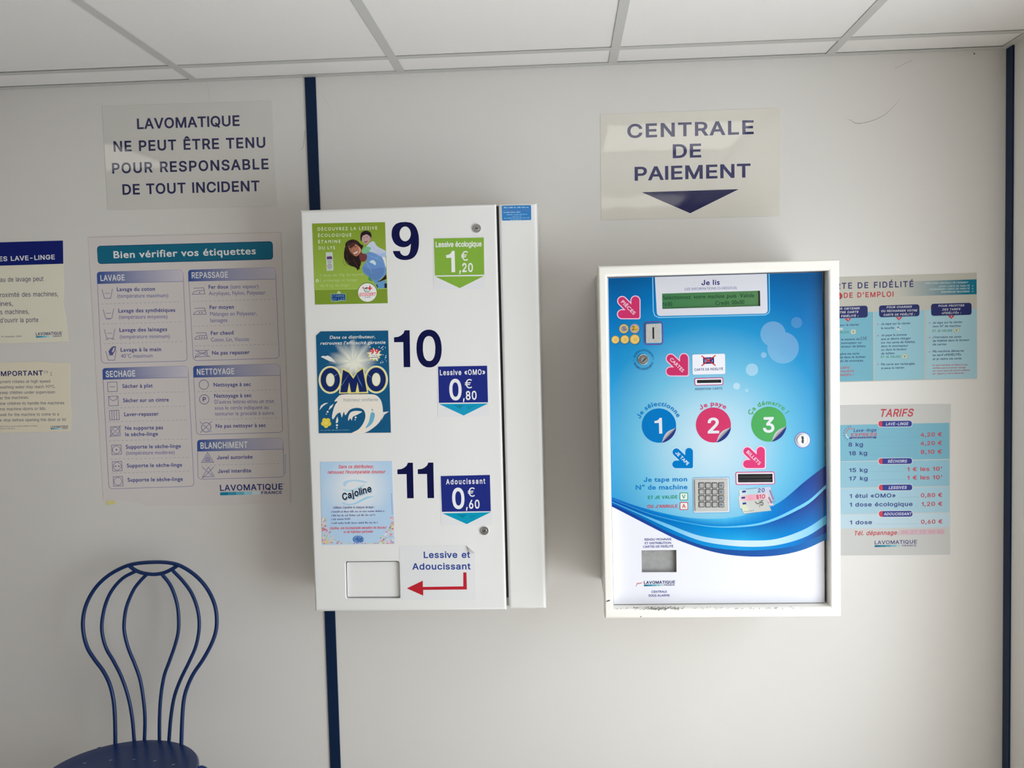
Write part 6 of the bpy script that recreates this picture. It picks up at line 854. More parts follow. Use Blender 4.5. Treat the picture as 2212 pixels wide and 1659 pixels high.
a.scribble(0, 1528, 285, 1524, 9, (120, 116, 120), seed=4); a.scribble(0, 1545, 108, 1543, 9, (120, 116, 120), seed=5)
logo(a, 378, 1536, 508, 1532, 15); a.build('lettering', M['gloss'], e)
# --- laundry symbols poster
a = Art(-.0008, 180, 490, 4.608, w=182)
TL, TR = (48, 105), (1965, 55)
def c3(x, y): return ((200 + x / 4.809 - 180) * 4.608, (780 + y / 4.809 - 490) * 4.608)
BR, BL = c3(2060, 1472), c3(112, 1440)
e = notice('laundry_symbols_poster', a, [TL, TR, BR, c3(565, 1505), c3(500, 1478), c3(240, 1440), BL], (180, 174, 172), M['gloss'],
           'large laminated laundry care symbols poster headed Bien vérifier vos étiquettes', 'poster')
def lerp2(a_, b_, t_): return (a_[0] + (b_[0] - a_[0]) * t_, a_[1] + (b_[1] - a_[1]) * t_)
tape = Art(-.001, 200, 780, 4.809, w=182); sheet(tape, [(140, 1450), (238, 1452), (240, 1482), (150, 1496)], (186, 176, 120), 'tape', M['gloss'], e, .0006, label='small piece of yellowed tape at the lower corner')
a.line([lerp2(TL, BL, .0), TL, TR, BR], 9, (168, 163, 157), 1); a.build('laminate_edge', M['gloss'], e)
a.poly([(135, 190), (1885, 143), (1890, 325), (145, 370)], (18, 40, 86), 1, r=38); a.poly([(140, 195), (1880, 148), (1884, 320), (150, 365)], (18, 88, 112), 2, r=34)
a.text('Bien vérifier vos étiquettes', 302, 314, 1718, 273, 70, (205, 200, 192), 'f', 3); a.build('title_banner', M['gloss'], e)
PUR = (118, 110, 146); HN = (44, 70, 128); INK = (62, 66, 122); INK2 = (86, 88, 136)
def panel(q, hl, hr, title, tx0, ty0, tx1, ty1, cap, co=lambda x, y: (x, y), nm='symbol_table'):
    q = [co(*p) for p in q]; k = 4.608 / 4.809 if co is not c2 else 1
    a.line(rounded(q, [34 * k, 50 * k, 40 * k, 46 * k], 6), 5, PUR, 1, closed=True)
    hl, hr = co(*hl), co(*hr); n = 14
    ol = rounded(q, [34 * k, 50 * k, 40 * k, 46 * k], 6); cut = lambda x: hl[1] + (hr[1] - hl[1]) * (x - hl[0]) / (hr[0] - hl[0])
    top = [p for p in ol if p[1] < cut(p[0]) - 4]; st_ = next(i for i in range(len(top)) if top[i][1] == max(t[1] for t in top if t[0] < (q[0][0] + q[1][0]) / 2))
    top = top[st_:] + top[:st_]; top = sorted(top, key=lambda t: (t[0], -t[1])); sub = []
    for p, r in zip(top[:-1], top[1:]):
        m_ = max(1, int((r[0] - p[0]) / 60)); sub += [lerp2(p, r, w_ / m_) for w_ in range(m_)]
    bot = [lerp2(hr, hl, w_ / n) for w_ in range(n + 1)]
    gx = lambda x, y: mixc(a.C(HN), a.C((176, 171, 178)), min(max(((x - hl[0]) / (hr[0] - hl[0]) - .12) / .86, 0), 1) ** .9)
    a.poly(sub + [top[-1]] + bot, HN, 2, cf=gx)
    a.line([hl, hr], 4, (90, 92, 140), 3)
    p0, p1 = co(tx0, ty0), co(tx1, ty1); a.text(title, p0[0], p0[1], p1[0], p1[1], cap * k, (196, 194, 196), 'b', 4)
def c2(x, y): return (x, y)
def row(s_, x0, y0, x1, y1, cap, co=c2, bold=True):
    p0, p1 = co(x0, y0), co(x1, y1); a.text(s_, p0[0], p0[1], p1[0], p1[1], cap, INK if bold else INK2, 'f' if bold else 'g')
def dsh(x0, y0, x1, y1, co=c2):
    p0, p1 = co(x0, y0), co(x1, y1); a.dash(p0[0], p0[1], p1[0], p1[1])
def L(pts, co=c2, w=5, col=(92, 90, 126), closed=False, dx=0, dy=0, layer=2): a.line([co(x + dx, y + dy) for x, y in pts], w, col, layer, closed)
# LAVAGE
panel([(135, 450), (990, 428), (1035, 1335), (180, 1358)], (138, 567), (992, 543), 'LAVAGE', 172, 540, 412, 533, 60)
for (s_, x0, y0, x1, y1, bd) in (('Lavage du coton', 335, 641, 713, 636, 1), ('(température maximum)', 340, 706, 845, 700, 0), ('Lavage des synthétiques', 350, 854, 915, 846, 1),
        ('(température moyenne)', 355, 916, 838, 910, 0), ('Lavage des lainages', 360, 1046, 835, 1038, 1), ('(température minimum)', 365, 1112, 860, 1106, 0), ('Lavage à la main', 372, 1243, 775, 1237, 1), ('40°C maximum', 375, 1305, 690, 1300, 0)):
    row(s_, x0, y0, x1, y1, 38, bold=bd)
for q in ((180, 768, 980, 745), (190, 968, 990, 945), (200, 1163, 1000, 1140)): dsh(*q)
for k, (dx, dy) in enumerate(((0, 0), (12, 198), (24, 398), (38, 615))):
    L([(185, 622), (210, 712), (272, 712), (290, 617)], dx=dx, dy=dy); L([(212, 663), (264, 661)], dx=dx, dy=dy, w=4)
L([(225, 921), (275, 919)]); L([(218, 1122), (250, 1120)]); L([(280, 1119), (312, 1117)])
a.poly([(262, 1275), (250, 1240), (275, 1205), (300, 1188), (325, 1190), (322, 1225), (300, 1262), (290, 1278)], (74, 76, 122), 3); a.poly([(285, 1240), (300, 1205), (316, 1200), (308, 1232), (292, 1252)], (176, 170, 172), 4)
a.build('symbol_table', M['gloss'], e)
# REPASSAGE
panel([(1043, 430), (1912, 403), (1950, 1308), (1095, 1333)], (1045, 543), (1912, 520), 'REPASSAGE', 1080, 513, 1440, 506, 62)
for (s_, x0, y0, x1, y1, bd) in (('Fer doux', 1248, 618, 1445, 614, 1), ('(sans vapeur)', 1465, 614, 1742, 610, 0), ('Acryliques, Nylon, Polyester', 1250, 681, 1812, 673, 0), ('Fer moyen', 1258, 820, 1498, 815, 1),
        ('Mélanges en Polyester,', 1262, 886, 1727, 879, 0), ('lainages', 1265, 950, 1435, 946, 0), ('Fer chaud', 1270, 1077, 1495, 1071, 1), ('Coton, Lin, Viscose', 1272, 1143, 1650, 1136, 0), ('Ne pas repasser', 1282, 1274, 1657, 1266, 1)):
    row(s_, x0, y0, x1, y1, 38, bold=bd)
for q in ((1085, 743, 1895, 720), (1095, 990, 1905, 967), (1110, 1187, 1918, 1167)): dsh(*q)
for k, (dx, dy) in enumerate(((0, 0), (11, 202), (23, 446), (28, 622))):
    L([(1097, 610), (1197, 607), (1212, 668), (1085, 672), (1100, 648), (1132, 636), (1204, 634)], dx=dx, dy=dy)
    for d_ in range(k + 1 if k < 3 else 0): a.disc(1158 + dx + (d_ - k / 2) * 24, 654 + dy, 6, (80, 80, 122), 3)
L([(1112, 1228), (1262, 1294)], w=12, col=(140, 138, 156), layer=3); L([(1105, 1306), (1250, 1222)], w=5, layer=4)
a.build('symbol_table', M['gloss'], e)
# SECHAGE
panel([(103, 75), (990, 50), (1055, 1300), (170, 1328)], (105, 192), (990, 168), 'SECHAGE', 138, 168, 445, 160, 64, c3)
for (s_, x0, y0, x1, y1, bd) in (('Sécher à plat', 310, 281, 625, 273, 1), ('Sécher sur un cintre', 318, 429, 792, 420, 1), ('Laver-repasser', 330, 573, 688, 566, 1), ('Ne supporte pas', 338, 716, 732, 708, 1), ('le sèche-linge', 340, 781, 680, 774, 1),
        ('Supporte le sèche-linge', 347, 911, 917, 901, 1), ('(température modérée)', 350, 973, 853, 966, 0), ('Supporte le sèche-linge', 357, 1106, 930, 1096, 1), ('Supporte le sèche-linge', 365, 1254, 938, 1244, 1)):
    row(s_, x0, y0, x1, y1, 38, c3, bd)
for q in ((145, 340, 980, 318), (153, 487, 985, 467), (163, 632, 992, 610), (170, 828, 1005, 808), (185, 1020, 1012, 1000), (193, 1163, 1020, 1143)): dsh(*q, c3)
for i, (x, y) in enumerate(((155, 218), (165, 365), (175, 512), (185, 680), (197, 872), (205, 1043), (213, 1200))):
    S = 98
    L([(x, y + 2), (x + S, y - 2), (x + S + 5, y + S - 2), (x + 5, y + S + 2)], c3, closed=True)
    cx, cy = c3(x + S / 2 + 2, y + S / 2)
    if i == 0: L([(x + 25, y + 50), (x + 78, y + 47)], c3)
    if i == 1: L([(x + 5, y + 5), (x + 25, y + 35), (x + 50, y + 48), (x + 78, y + 35), (x + 96, y + 3)], c3)
    if i == 2:
        for d_ in (24, 48, 72): L([(x + d_, y + 2), (x + d_ + 4, y + S)], c3)
    if i > 2: a.ring(cx, cy, 36, 41, (92, 90, 126), 2)
    if i == 3: L([(x - 8, y + S + 12), (x + S + 12, y - 10)], c3, layer=3); L([(x, y), (x + S, y + S)], c3, w=12, col=(150, 148, 164), layer=4)
    if i == 4: a.disc(cx, cy, 8, (80, 80, 122), 3)
    if i == 5: a.disc(cx - 17, cy, 7, (80, 80, 122), 3); a.disc(cx + 17, cy, 7, (80, 80, 122), 3)
a.build('symbol_table', M['gloss'], e)
# NETTOYAGE
panel([(1045, 52), (1945, 28), (1975, 740), (1080, 765)], (1047, 170), (1945, 148), 'NETTOYAGE', 1085, 143, 1472, 136, 62, c3)
for (s_, x0, y0, x1, y1, bd) in (('Nettoyage à sec', 1258, 266, 1645, 259, 1), ('Nettoyage à sec', 1265, 381, 1650, 374, 1), ('D’autres lettres et/ou un trait', 1268, 443, 1885, 434, 0), ('sous le cercle indiquent au', 1270, 506, 1828, 498, 0),
        ('teinturier le procédé à suivre', 1272, 566, 1885, 557, 0), ('Ne pas nettoyer à sec', 1280, 694, 1800, 685, 1)):
    row(s_, x0, y0, x1, y1, 38, c3, bd)
for q in ((1088, 318, 1925, 296), (1103, 610, 1940, 590)): dsh(*q, c3)
for i, (x, y) in enumerate(((1155, 245), (1160, 398), (1180, 688))):
    cx, cy = c3(x, y); a.ring(cx, cy, 44, 50, (92, 90, 126), 2)
    if i == 1: a.text('P', cx - 14, cy + 20, cx + 18, cy + 19, 42, (60, 60, 108), 'b')
    if i == 2: L([(1117, 745), (1240, 625)], c3, layer=4); L([(1115, 630), (1235, 738)], c3, w=16, col=(150, 148, 164), layer=3)
a.build('symbol_table', M['gloss'], e)
# BLANCHIMENT
panel([(1087, 820), (1975, 797), (1990, 1205), (1095, 1228)], (1088, 938), (1977, 915), 'BLANCHIMENT', 1122, 911, 1612, 902, 66, c3)
row('Javel autorisée', 1293, 1021, 1662, 1013, 38, c3); row('Javel interdite', 1302, 1163, 1648, 1155, 38, c3); dsh(1128, 1083, 1965, 1063, c3)
L([(1195, 948), (1258, 1052), (1130, 1054)], c3, closed=True); a.poly([c3(1195, 962), c3(1246, 1046), c3(1142, 1048)], (150, 146, 162), 1); a.text('Cl', *c3(1175, 1040), *c3(1215, 1039), 34, (92, 90, 126), 'g', 3)
L([(1205, 1098), (1265, 1200), (1140, 1203)], c3, closed=True); L([(1138, 1100), (1262, 1205)], c3, w=16, col=(150, 148, 164), layer=3); L([(1140, 1220), (1262, 1098)], c3, layer=4)
a.build('symbol_table', M['gloss'], e)
a.crop(200, 780, 4.809); logo(a, 1325, 1349, 1975, 1334, 62)
for k_ in range(9): a.line([(2000 + k_ * .6, 970 + k_ * 23), (2001 + k_ * .6, 984 + k_ * 23)], 16, (140, 158, 176), 2)
a.build('logo', M['gloss'], e)

# ================================================================ NOTICES ON THE WALL (right of the terminal)
a = Art(-.0008, 1800, 580, 5.369, w=226)
e = notice('loyalty_card_poster', a, [(-330, 112), (1662, 50), (1668, 1278), (-330, 1330)], (194, 191, 180), M['paper'],
           'blue loyalty card instructions poster reading CARTE DE FIDÉLITÉ, half hidden behind the payment terminal', 'poster')
LN = (58, 58, 108); RED = (188, 62, 66)
a.grid([(700, 156), (1662, 125), (1663, 298), (700, 326)], 16, 1, lambda u, v, x, y: mixc(a.C((194, 191, 180)), a.C((8, 116, 142)), min(max((u - .06) * 1.25, 0), 1)), 1)
a.text('CARTE DE FIDÉLITÉ', -125, 243, 930, 214, 72, LN, 'b', 3, asp=.98)
a.text('DE D’EMPLOI', 122, 342, 698, 326, 62, RED, 'b', 3, asp=.96); a.text('M', -52, 347, 22, 345, 62, RED, 'b', 3)
a.disc(68, 318, 38, (60, 60, 80), 2); a.disc(66, 314, 36, RED, 3); a.line([(60, 300), (72, 332)], 9, (210, 205, 200), 4)
for s_, x0, y0, x1, y1 in (('FONCTIONS CENTRALE DE PAIEMENT', 1062, 181, 1562, 171), ('ACHAT CARTE DE FIDÉLITÉ', 1220, 218, 1578, 209), ('CHARGEMENT CARTE DE FIDÉLITÉ', 1115, 252, 1578, 242), ('DÉMARRAGE MACHINES', 1248, 283, 1578, 275)):
    a.text(s_, x0, y0, x1, y1, 20, (190, 210, 210), 'b', 3, shear=.2)
for y in (200, 232, 263): a.line([(1608, y), (1614, y + 6), (1626, y - 5)], 4, (190, 210, 210), 3)
a.build('heading', M['paper'], e)
for q, col in (([(-330, 518), (462, 503), (464, 1300), (-330, 1322)], (118, 178, 198)), ([(475, 500), (1058, 482), (1060, 1286), (477, 1300)], (150, 196, 210)), ([(1075, 481), (1664, 466), (1667, 1273), (1075, 1286)], (166, 203, 214))):
    a.poly(q, col, 1); a.build('column_panel', M['paper'], e)
for q in ([(-70, 448), (398, 430), (400, 568), (-70, 583)], [(530, 430), (998, 414), (1000, 552), (532, 567)], [(1133, 410), (1603, 397), (1605, 537), (1135, 550)]):
    a.poly(q, (34, 42, 100), 2, r=34); a.build('column_heading', M['paper'], e)
for i, (x, y) in enumerate(((170, 578), (762, 563), (1368, 545))):
    a.poly([(x - 40, y + 2), (x + 40, y), (x, y + 40)], (196, 52, 66), 2); a.text('123'[i], x - 7, y + 22, x + 8, y + 21, 18, (225, 215, 215), 'b', 3)
for s_, x0, y0, x1, y1 in (('POUR OBTENIR', -10, 482, 305, 473), ('VOTRE CARTE', 12, 523, 290, 515), ('DE FIDÉLITÉ :', 20, 567, 288, 560), ('POUR CHARGER', 618, 462, 910, 455), ('OU RECHARGER VOTRE', 553, 506, 972, 498), ('CARTE DE FIDÉLITÉ :', 582, 550, 943, 542),
        ('POUR PROFITER', 1218, 446, 1518, 440), ('DES TARIFS', 1265, 489, 1472, 483), ('«FIDÉLITÉ» :', 1255, 530, 1480, 524)):
    a.text(s_, x0, y0, x1, y1, 25, (205, 208, 215), 'b', 3, shear=.15)
a.build('heading_lettering', M['paper'], e)
T = (48, 60, 104)
for s_, x0, y0, x1, y1 in (('Je tape sur le clavier', -60, 672, 300, 661), ('la somme de', 92, 834, 302, 829), ('monnayeur ou', 90, 876, 325, 870), ('lecteur de billets.', 90, 917, 380, 911), ('récupère ma carte', 5, 1004, 300, 996), ('fidélité dans le boîtier', -10, 1044, 375, 1035), ('rendu de monnaie».', 20, 1086, 355, 1078),
        ('Je tape sur le clavier', 553, 655, 895, 645), ('la touche', 553, 703, 705, 699), ('Je paye la somme', 553, 786, 850, 778), ('que je désire charger', 553, 829, 898, 820), ('sur ma carte de fidélité,', 553, 871, 950, 862), ('dans le monnayeur', 553, 913, 870, 905), ('ou dans le lecteur', 553, 954, 850, 946), ('de billets', 553, 998, 708, 993), ('Ma carte est rechargée,', 553, 1123, 948, 1114), ('je peux la retirer.', 553, 1167, 828, 1160),
        ('Je tape sur le clavier', 1150, 641, 1497, 631), ('mon N° de machine', 1152, 683, 1475, 675), ('J’introduis ma carte', 1150, 809, 1482, 802), ('de fidélité dans le lecteur', 1152, 851, 1578, 839), ('de cartes.', 1152, 892, 1318, 888), ('Ma machine démarre', 1152, 973, 1508, 965), ('au tarif «FIDÉLITÉ»', 1152, 1016, 1483, 1008), ('et je retire ma carte.', 1152, 1061, 1490, 1053)):
    a.text(s_, x0, y0, x1, y1, 25, T, 'f', 2, shear=.15)
a.text('03€', 312, 832, 388, 828, 38, (60, 64, 84), 'r', 2, shear=.1)
for s_, x0, y0, x1, y1 in (('ET JE VALIDE', -50, 756, 182, 750), ('ET JE VALIDE', 553, 1038, 778, 1033), ('ET JE VALIDE', 1152, 737, 1378, 731)): a.text(s_, x0, y0, x1, y1, 25, (70, 140, 110), 'b', 2)
for s_, x0, y0, x1, y1 in (('CARTE', 85, 1165, 190, 1162), ('VALIDITÉ', 85, 1206, 238, 1202), ('PERMANENTE !', 0, 1248, 230, 1244)): a.text(s_, x0, y0, x1, y1, 25, RED, 'b', 2)
for s_, x0, y0, x1, y1 in (('Si votre machine ne démarre pas,', 1150, 1131, 1565, 1122), ('vérifiez que le montant chargé', 1152, 1163, 1532, 1155), ('sur votre carte est encore suffisant', 1152, 1196, 1585, 1186), ('par rapport à votre demande !', 1152, 1228, 1525, 1220)):
    a.text(s_, x0, y0, x1, y1, 19, (178, 72, 88), 'f', 2, shear=.15)
for x, y in ((515, 645), (515, 778), (515, 1110), (1115, 630), (1115, 798), (1115, 965)): a.line([(x - 8, y), (x - 2, y + 6), (x + 10, y - 6)], 5, RED, 2)
a.text('’', 1510, 968, 1520, 968, 22, RED, 'b', 2)
for x, y in ((232, 734), (828, 1018), (1428, 716)):
    a.poly(rounded([(x - 30, y - 27), (x + 30, y - 29), (x + 30, y + 27), (x - 28, y + 29)], 9), (120, 158, 140), 2); a.poly(rounded([(x - 27, y - 24), (x + 27, y - 26), (x + 27, y + 24), (x - 25, y + 26)], 8), (206, 212, 190), 3)
    a.text('V', x - 14, y + 15, x + 14, y + 14, 30, (70, 90, 80), 'b', 4)
a.poly([(728, 667), (785, 664), (787, 713), (730, 716)], (196, 210, 212), 2, r=8); a.poly([(735, 675), (775, 672), (745, 700)], (70, 140, 180), 3); a.poly([(760, 690), (780, 688), (780, 706)], (70, 140, 180), 3)
a.poly([(70, 690), (110, 688), (112, 712), (70, 715)], (205, 208, 200), 2, r=6)
a.build('lettering', M['paper'], e)
# --- price list
a = Art(-.0008, 1800, 860, 4.88, w=228)
e = notice('price_list', a, [(10, 77), (1240, 62), (1232, 640), (1230, 1380), (1235, 1650), (10, 1660)], (204, 204, 202), M['paper'],
           'pale blue price list headed TARIFS, below the loyalty card poster', 'poster')
for q, col in (([(20, 285), (1222, 260), (1225, 640), (20, 668)], (124, 182, 203)), ([(20, 674), (1225, 650), (1225, 925), (20, 948)], (148, 194, 212)), ([(20, 954), (1225, 935), (1226, 1200), (20, 1224)], (168, 204, 220)), ([(20, 1230), (1226, 1210), (1226, 1360), (20, 1376)], (190, 214, 226))):
    a.poly(q, col, 1); a.build('price_band', M['paper'], e)
for y, t_, x0, x1 in ((270, 'LAVE-LINGE', 553, 787), (664, 'SÉCHOIRS', 572, 773), (942, 'LESSIVES', 583, 770), (1220, 'ADOUCISSANT', 530, 823)):
    k = (y - 270) * .006; q = [(468 + k, y - 34), (834 + k, y - 37), (836 + k, y + 34), (470 + k, y + 37)]
    a.poly(q, (225, 228, 232), 2, r=34); q2 = [(474 + k, y - 29), (828 + k, y - 32), (830 + k, y + 29), (476 + k, y + 32)]
    a.poly(q2, (50, 58, 140), 3, r=29); a.poly(rounded([(474 + k, y - 29), (514 + k, y - 30), (516 + k, y + 31), (476 + k, y + 32)], [29, 0, 0, 29]), (208, 66, 80), 4)
    a.text(t_, x0, y + 17, x1, y + 15, 32, (215, 218, 235), 'b', 5, shear=.2); a.build('section_label', M['paper'], e)
PR = (196, 72, 84); TN = (52, 66, 132)
a.text('TARIFS', 485, 198, 835, 194, 85, PR, 'b', 2, shear=.22)
for s_, x0, y0, x1, y1 in (('8 kg', 160, 511, 312, 509), ('18 kg', 162, 603, 357, 600), ('15 kg', 165, 781, 360, 778), ('17 kg', 165, 869, 362, 866), ('1 étui «OMO»', 170, 1053, 658, 1047), ('1 dose écologique', 170, 1144, 835, 1137), ('1 dose', 172, 1332, 408, 1329)): a.text(s_, x0, y0, x1, y1, 44, TN, 'b')
for s_, x0, y0, x1, y1 in (('4,20 €', 920, 406, 1145, 402), ('4,20 €', 920, 497, 1145, 493), ('8,10 €', 922, 588, 1145, 584), ('1 € les 10’', 777, 771, 1147, 765), ('1 € les 10’', 777, 860, 1147, 854), ('0,80 €', 923, 1045, 1147, 1041), ('1,20 €', 928, 1138, 1150, 1134), ('0,60 €', 925, 1325, 1150, 1321)): a.text(s_, x0, y0, x1, y1, 44, PR, 'b')
for x0, x1, y in ((465, 890, 412), (350, 885, 508), (390, 880, 598), (385, 735, 775), (390, 738, 864), (690, 905, 1047), (868, 890, 1140), (440, 895, 1328)): a.dash(x0, y, x1, y - 6, 4, 5, 6, (120, 160, 185), 2)
a.text('Lave-linge', 212, 358, 452, 352, 33, TN, 'b', shear=.25); a.text('EXPRESS', 185, 404, 455, 398, 34, PR, 'b', shear=.25); a.poly([(178, 411), (455, 406), (452, 424), (168, 430)], TN, 2)
a.scribble(195, 427, 430, 421, 9, (205, 215, 225), 3, seed=6)
a.ring(190, 375, 52, 60, (205, 105, 105), 2, a0=60, a1=180); a.ring(190, 375, 50, 60, (215, 222, 226), 2, a0=182, a1=235)
for k_ in range(8):
    an = R(95 + k_ * 20); a.disc(190 + 78 * math.cos(an), 375 - 78 * math.sin(an), 5, TN, 2)
a.text('Tél. dépannage', 215, 1447, 668, 1440, 47, PR, 'b', shear=.22); a.text(':', 685, 1440, 693, 1440, 34, (150, 110, 120), 'b')
logo(a, 435, 1541, 880, 1533, 40, navy=(78, 86, 128)); a.build('lettering', M['paper'], e)
a2 = Art(-.0013, 1800, 860, 4.88, w=228); sheet(a2, [(700, 1388), (1170, 1380), (1172, 1436), (702, 1444)], (210, 186, 196), 'number_label', M['paper'], e, .0005, label='narrow pink paper strip with faded digits')
a2.text('06 27 72 50 45', 722, 1430, 1160, 1424, 34, (216, 140, 160), 'r', 1); a2.build('number', M['paper'], e)
# ================================================================ DETERGENT DISPENSER
YD = -.22
z0, z1 = .8527, 1.9408
P_ = lambda x, y: un(x, y, YD)
dx0 = (P_(650, 453).x + P_(678, 1321).x) / 2; dx1 = (P_(1073, 441.5).x + P_(1092.5, 1319).x) / 2
dz1 = (P_(645, 453).z + P_(1070, 441.5).z) / 2; dz0 = (P_(678, 1321).z + P_(1092, 1319).z) / 2
mx0 = (P_(1077.5, 441).x + P_(1098, 1316).x) / 2; mx1 = (P_(1159.5, 438).x + P_(1179.5, 1316).x) / 2
mz1 = P_(1118, 439).z; mz0 = P_(1140, 1316.5).z
disp = empty('detergent_dispenser', ((dx0 + mx1) / 2, 0, dz0), 'tall white wall-mounted detergent dispenser with numbers 9, 10 and 11 on its door', 'dispenser')
Mb().slab(rect(dx0 - .0045, mx1 - .012, dz0 + .004, dz1 + .001), YD + .024, -.0005, r=.001).build('body', M['enamel'], disp, 30)
flap_h = rounded([(p.x, p.z) for p in (P_(747, 1293.5), P_(864.5, 1293), P_(862, 1212), P_(745.5, 1213))], .006, 4)
hb = rect(dx0, dx1, dz0, dz1)
door = Mb().slab(hb, YD, YD + .02, r=.0075, holes=[flap_h], rh=.0015, seg=6).build('door', M['enamel'], disp, 40)
fl2 = offs(flap_h, .0016); zc = max(p[1] for p in flap_h)
fl2 = [(x, z - (.0022 if z > zc - .03 else 0)) for x, z in fl2]
Mb().slab(fl2, YD + .009, YD + .012, r=.002, seg=3).build('delivery_flap', M['enamel'], door, 40, label='recessed white flap in the lower door')
Mb().slab(offs(flap_h, -.02), YD + .0205, YD + .0225).build('chute', M['dark'], disp)
Mb().slab(rect(mx0, mx1, mz0, mz1), YD + .002, -.002, r=.0095, seg=7).build('side_module', M['enamel'], disp, 40, label='narrow white side compartment right of the door')
Mb().box(dx1 + .0003, mx0 - .0003, YD + .012, YD + .02, mz0 + .03, mz1 - .004).build('gap_shade_strip', M['dark'], disp)  # black strip put in for the shade of the gap beside the door
def lock(parent, px, py, r, Y, nm='lock', key=True, ang=15):
    c = un(px, py, Y); k = r / FPX * (Y - CAM.y)
    b = Mb().lathe((c.x, c.z), [(k, Y), (k, Y - .002), (k * .93, Y - .0035), (k * .72, Y - .0035), (k * .68, Y - .0025), (k * .5, Y - .0025), (k * .46, Y - .0042), (.0003, Y - .0042)], 32)
    o = b.build(nm, M['chrome'], parent, 35, label='round metal cam lock')
    w_ = k * .30; h_ = k * .09; ca, sa = math.cos(R(ang)), math.sin(R(ang))
    q = [(c.x + x * ca - z * sa, c.z + x * sa + z * ca) for x, z in ((-w_, -h_), (w_, -h_), (w_, h_), (-w_, h_))]
    Mb().slab(q, Y - .0044, Y - .0040).build('keyhole', M['dark'], o); return o
lock(disp, 1029.9, 493.5, 9.7, YD, ang=-10); lock(disp, 1046.5, 1146, 9.7, YD, ang=30)
# numbers
N = (12, 16, 62)
a = Art(YD, 640, 430, 3.95, w=205); nine = [(930, 195), (985, 205), (1022, 242), (1042, 300), (1047, 360), (1042, 422), (1024, 472), (990, 506), (940, 520), (890, 516), (851, 496), (830, 464)]
a.poly([tuple(p) for p in catmull(nine, 4)] + [(824, 443), (884, 443)] + [tuple(p) for p in catmull([(891, 464), (912, 481), (940, 483), (961, 468), (973, 432), (978, 384)], 4)] + [tuple(p) for p in catmull([(975, 384), (955, 401), (920, 411), (880, 405), (842, 381), (820, 342), (813, 300), (821, 250), (850, 213), (890, 198)], 4)], N, 1, holes=[[(929 + 48 * math.cos(R(10 * k)), 297 + 63 * math.sin(R(10 * k))) for k in range(36)]]); a.build('numeral', M['gloss'], door, label='big dark blue 9')
a.crop(640, 690, 3.95).text('10', 838, 408, 1243, 405, 312, N, 'b', 1); a.build('numeral', M['gloss'], door, label='big dark blue 10')
a.crop(640, 960, 3.95).text('11', 868, 460, 1176, 458, 303, N, 'b', 1); a.build('numeral', M['gloss'], door, label='big dark blue 11')
# ---- product sticker 1: green ecological detergent
def sticker(nm, a, corners, col, label): return sheet(a, corners, col, nm, M['gloss'], disp, .0005, label=label)
a = Art(YD - .0006, 670, 480, 9.216, w=200)
S1 = sticker('product_sticker', a, [(40, 28), (1490, 0), (1545, 1612), (100, 1640)], (122, 148, 46), 'green sticker with a woman carrying a child, above the other two picture stickers')
a.grid([(42, 30), (1488, 2), (1530, 1325), (98, 1345)], 4, 12, lambda u, v, x, y: mixc(a.C((118, 140, 42)), a.C((142, 168, 72)), v ** 1.3), 1)
a.line([(98, 1345), (935, 1333), (985, 1255), (1060, 1195), (1140, 1180), (1225, 1192), (1300, 1250), (1345, 1328), (1528, 1322)], 8, (168, 190, 110), 8)
a.poly([(98, 1352), (935, 1340), (1345, 1334), (1530, 1328), (1543, 1610), (102, 1637)], (112, 136, 44), 6); a.disc(1140, 1395, 205, (112, 136, 44), 7); a.disc(1140, 1400, 184, (222, 222, 222), 9)
a.poly([(412, 1424), (706, 1422), (712, 1572), (620, 1560), (520, 1582), (418, 1574)], (150, 180, 170), 7); a.poly([(420, 1432), (698, 1430), (704, 1560), (620, 1548), (520, 1568), (425, 1562)], (18, 50, 112), 8)
a.poly([(530, 1420), (545, 1385), (570, 1362), (585, 1390), (605, 1380), (612, 1420)], (175, 190, 140), 8)
a.text('ETAMINE', 432, 1490, 682, 1487, 44, (95, 135, 165), 'b', 9); a.text('DU LYS', 432, 1555, 690, 1548, 44, (95, 135, 165), 'b', 9)
a.text('ECOCERT', 980, 1476, 1303, 1463, 64, (205, 50, 62), 'b', 10, shear=.2); a.text('Cosmétics', 1080, 1502, 1205, 1498, 18, (60, 60, 66), 'b', 10)
a.disc(1132, 1345, 62, (120, 122, 120), 10, ry=52); a.disc(1134, 1343, 50, (190, 192, 190), 11, ry=42); a.poly([(1095, 1310), (1140, 1300), (1150, 1318), (1100, 1330)], (50, 50, 52), 12)
a.poly([(1150, 1310), (1175, 1300), (1180, 1265), (1205, 1262), (1200, 1300), (1238, 1305), (1230, 1325), (1200, 1322), (1215, 1345), (1190, 1352)], (205, 45, 58), 12)
a.poly([(1035, 1290), (1072, 1295), (1075, 1325), (1040, 1325), (1050, 1308)], (205, 60, 70), 12)
# sachet
a.poly([(310, 600), (446, 596), (465, 962), (330, 968)], (178, 188, 182), 2); a.poly([(330, 685), (436, 682), (438, 736), (333, 740)], (86, 50, 110), 3); a.poly([(372, 682), (390, 668), (408, 681)], (86, 50, 110), 3)
for k_ in range(4): a.line([(335 + k_ * 6, 762 + k_ * 18), (438 - k_ * 8, 760 + k_ * 18)], 9, (130, 132, 134), 3)
a.disc(388, 875, 48, (145, 140, 148), 3, n=20); a.disc(388, 875, 30, (165, 160, 166), 4, n=20); a.line([(345, 935), (430, 933)], 6, (140, 145, 145), 3)
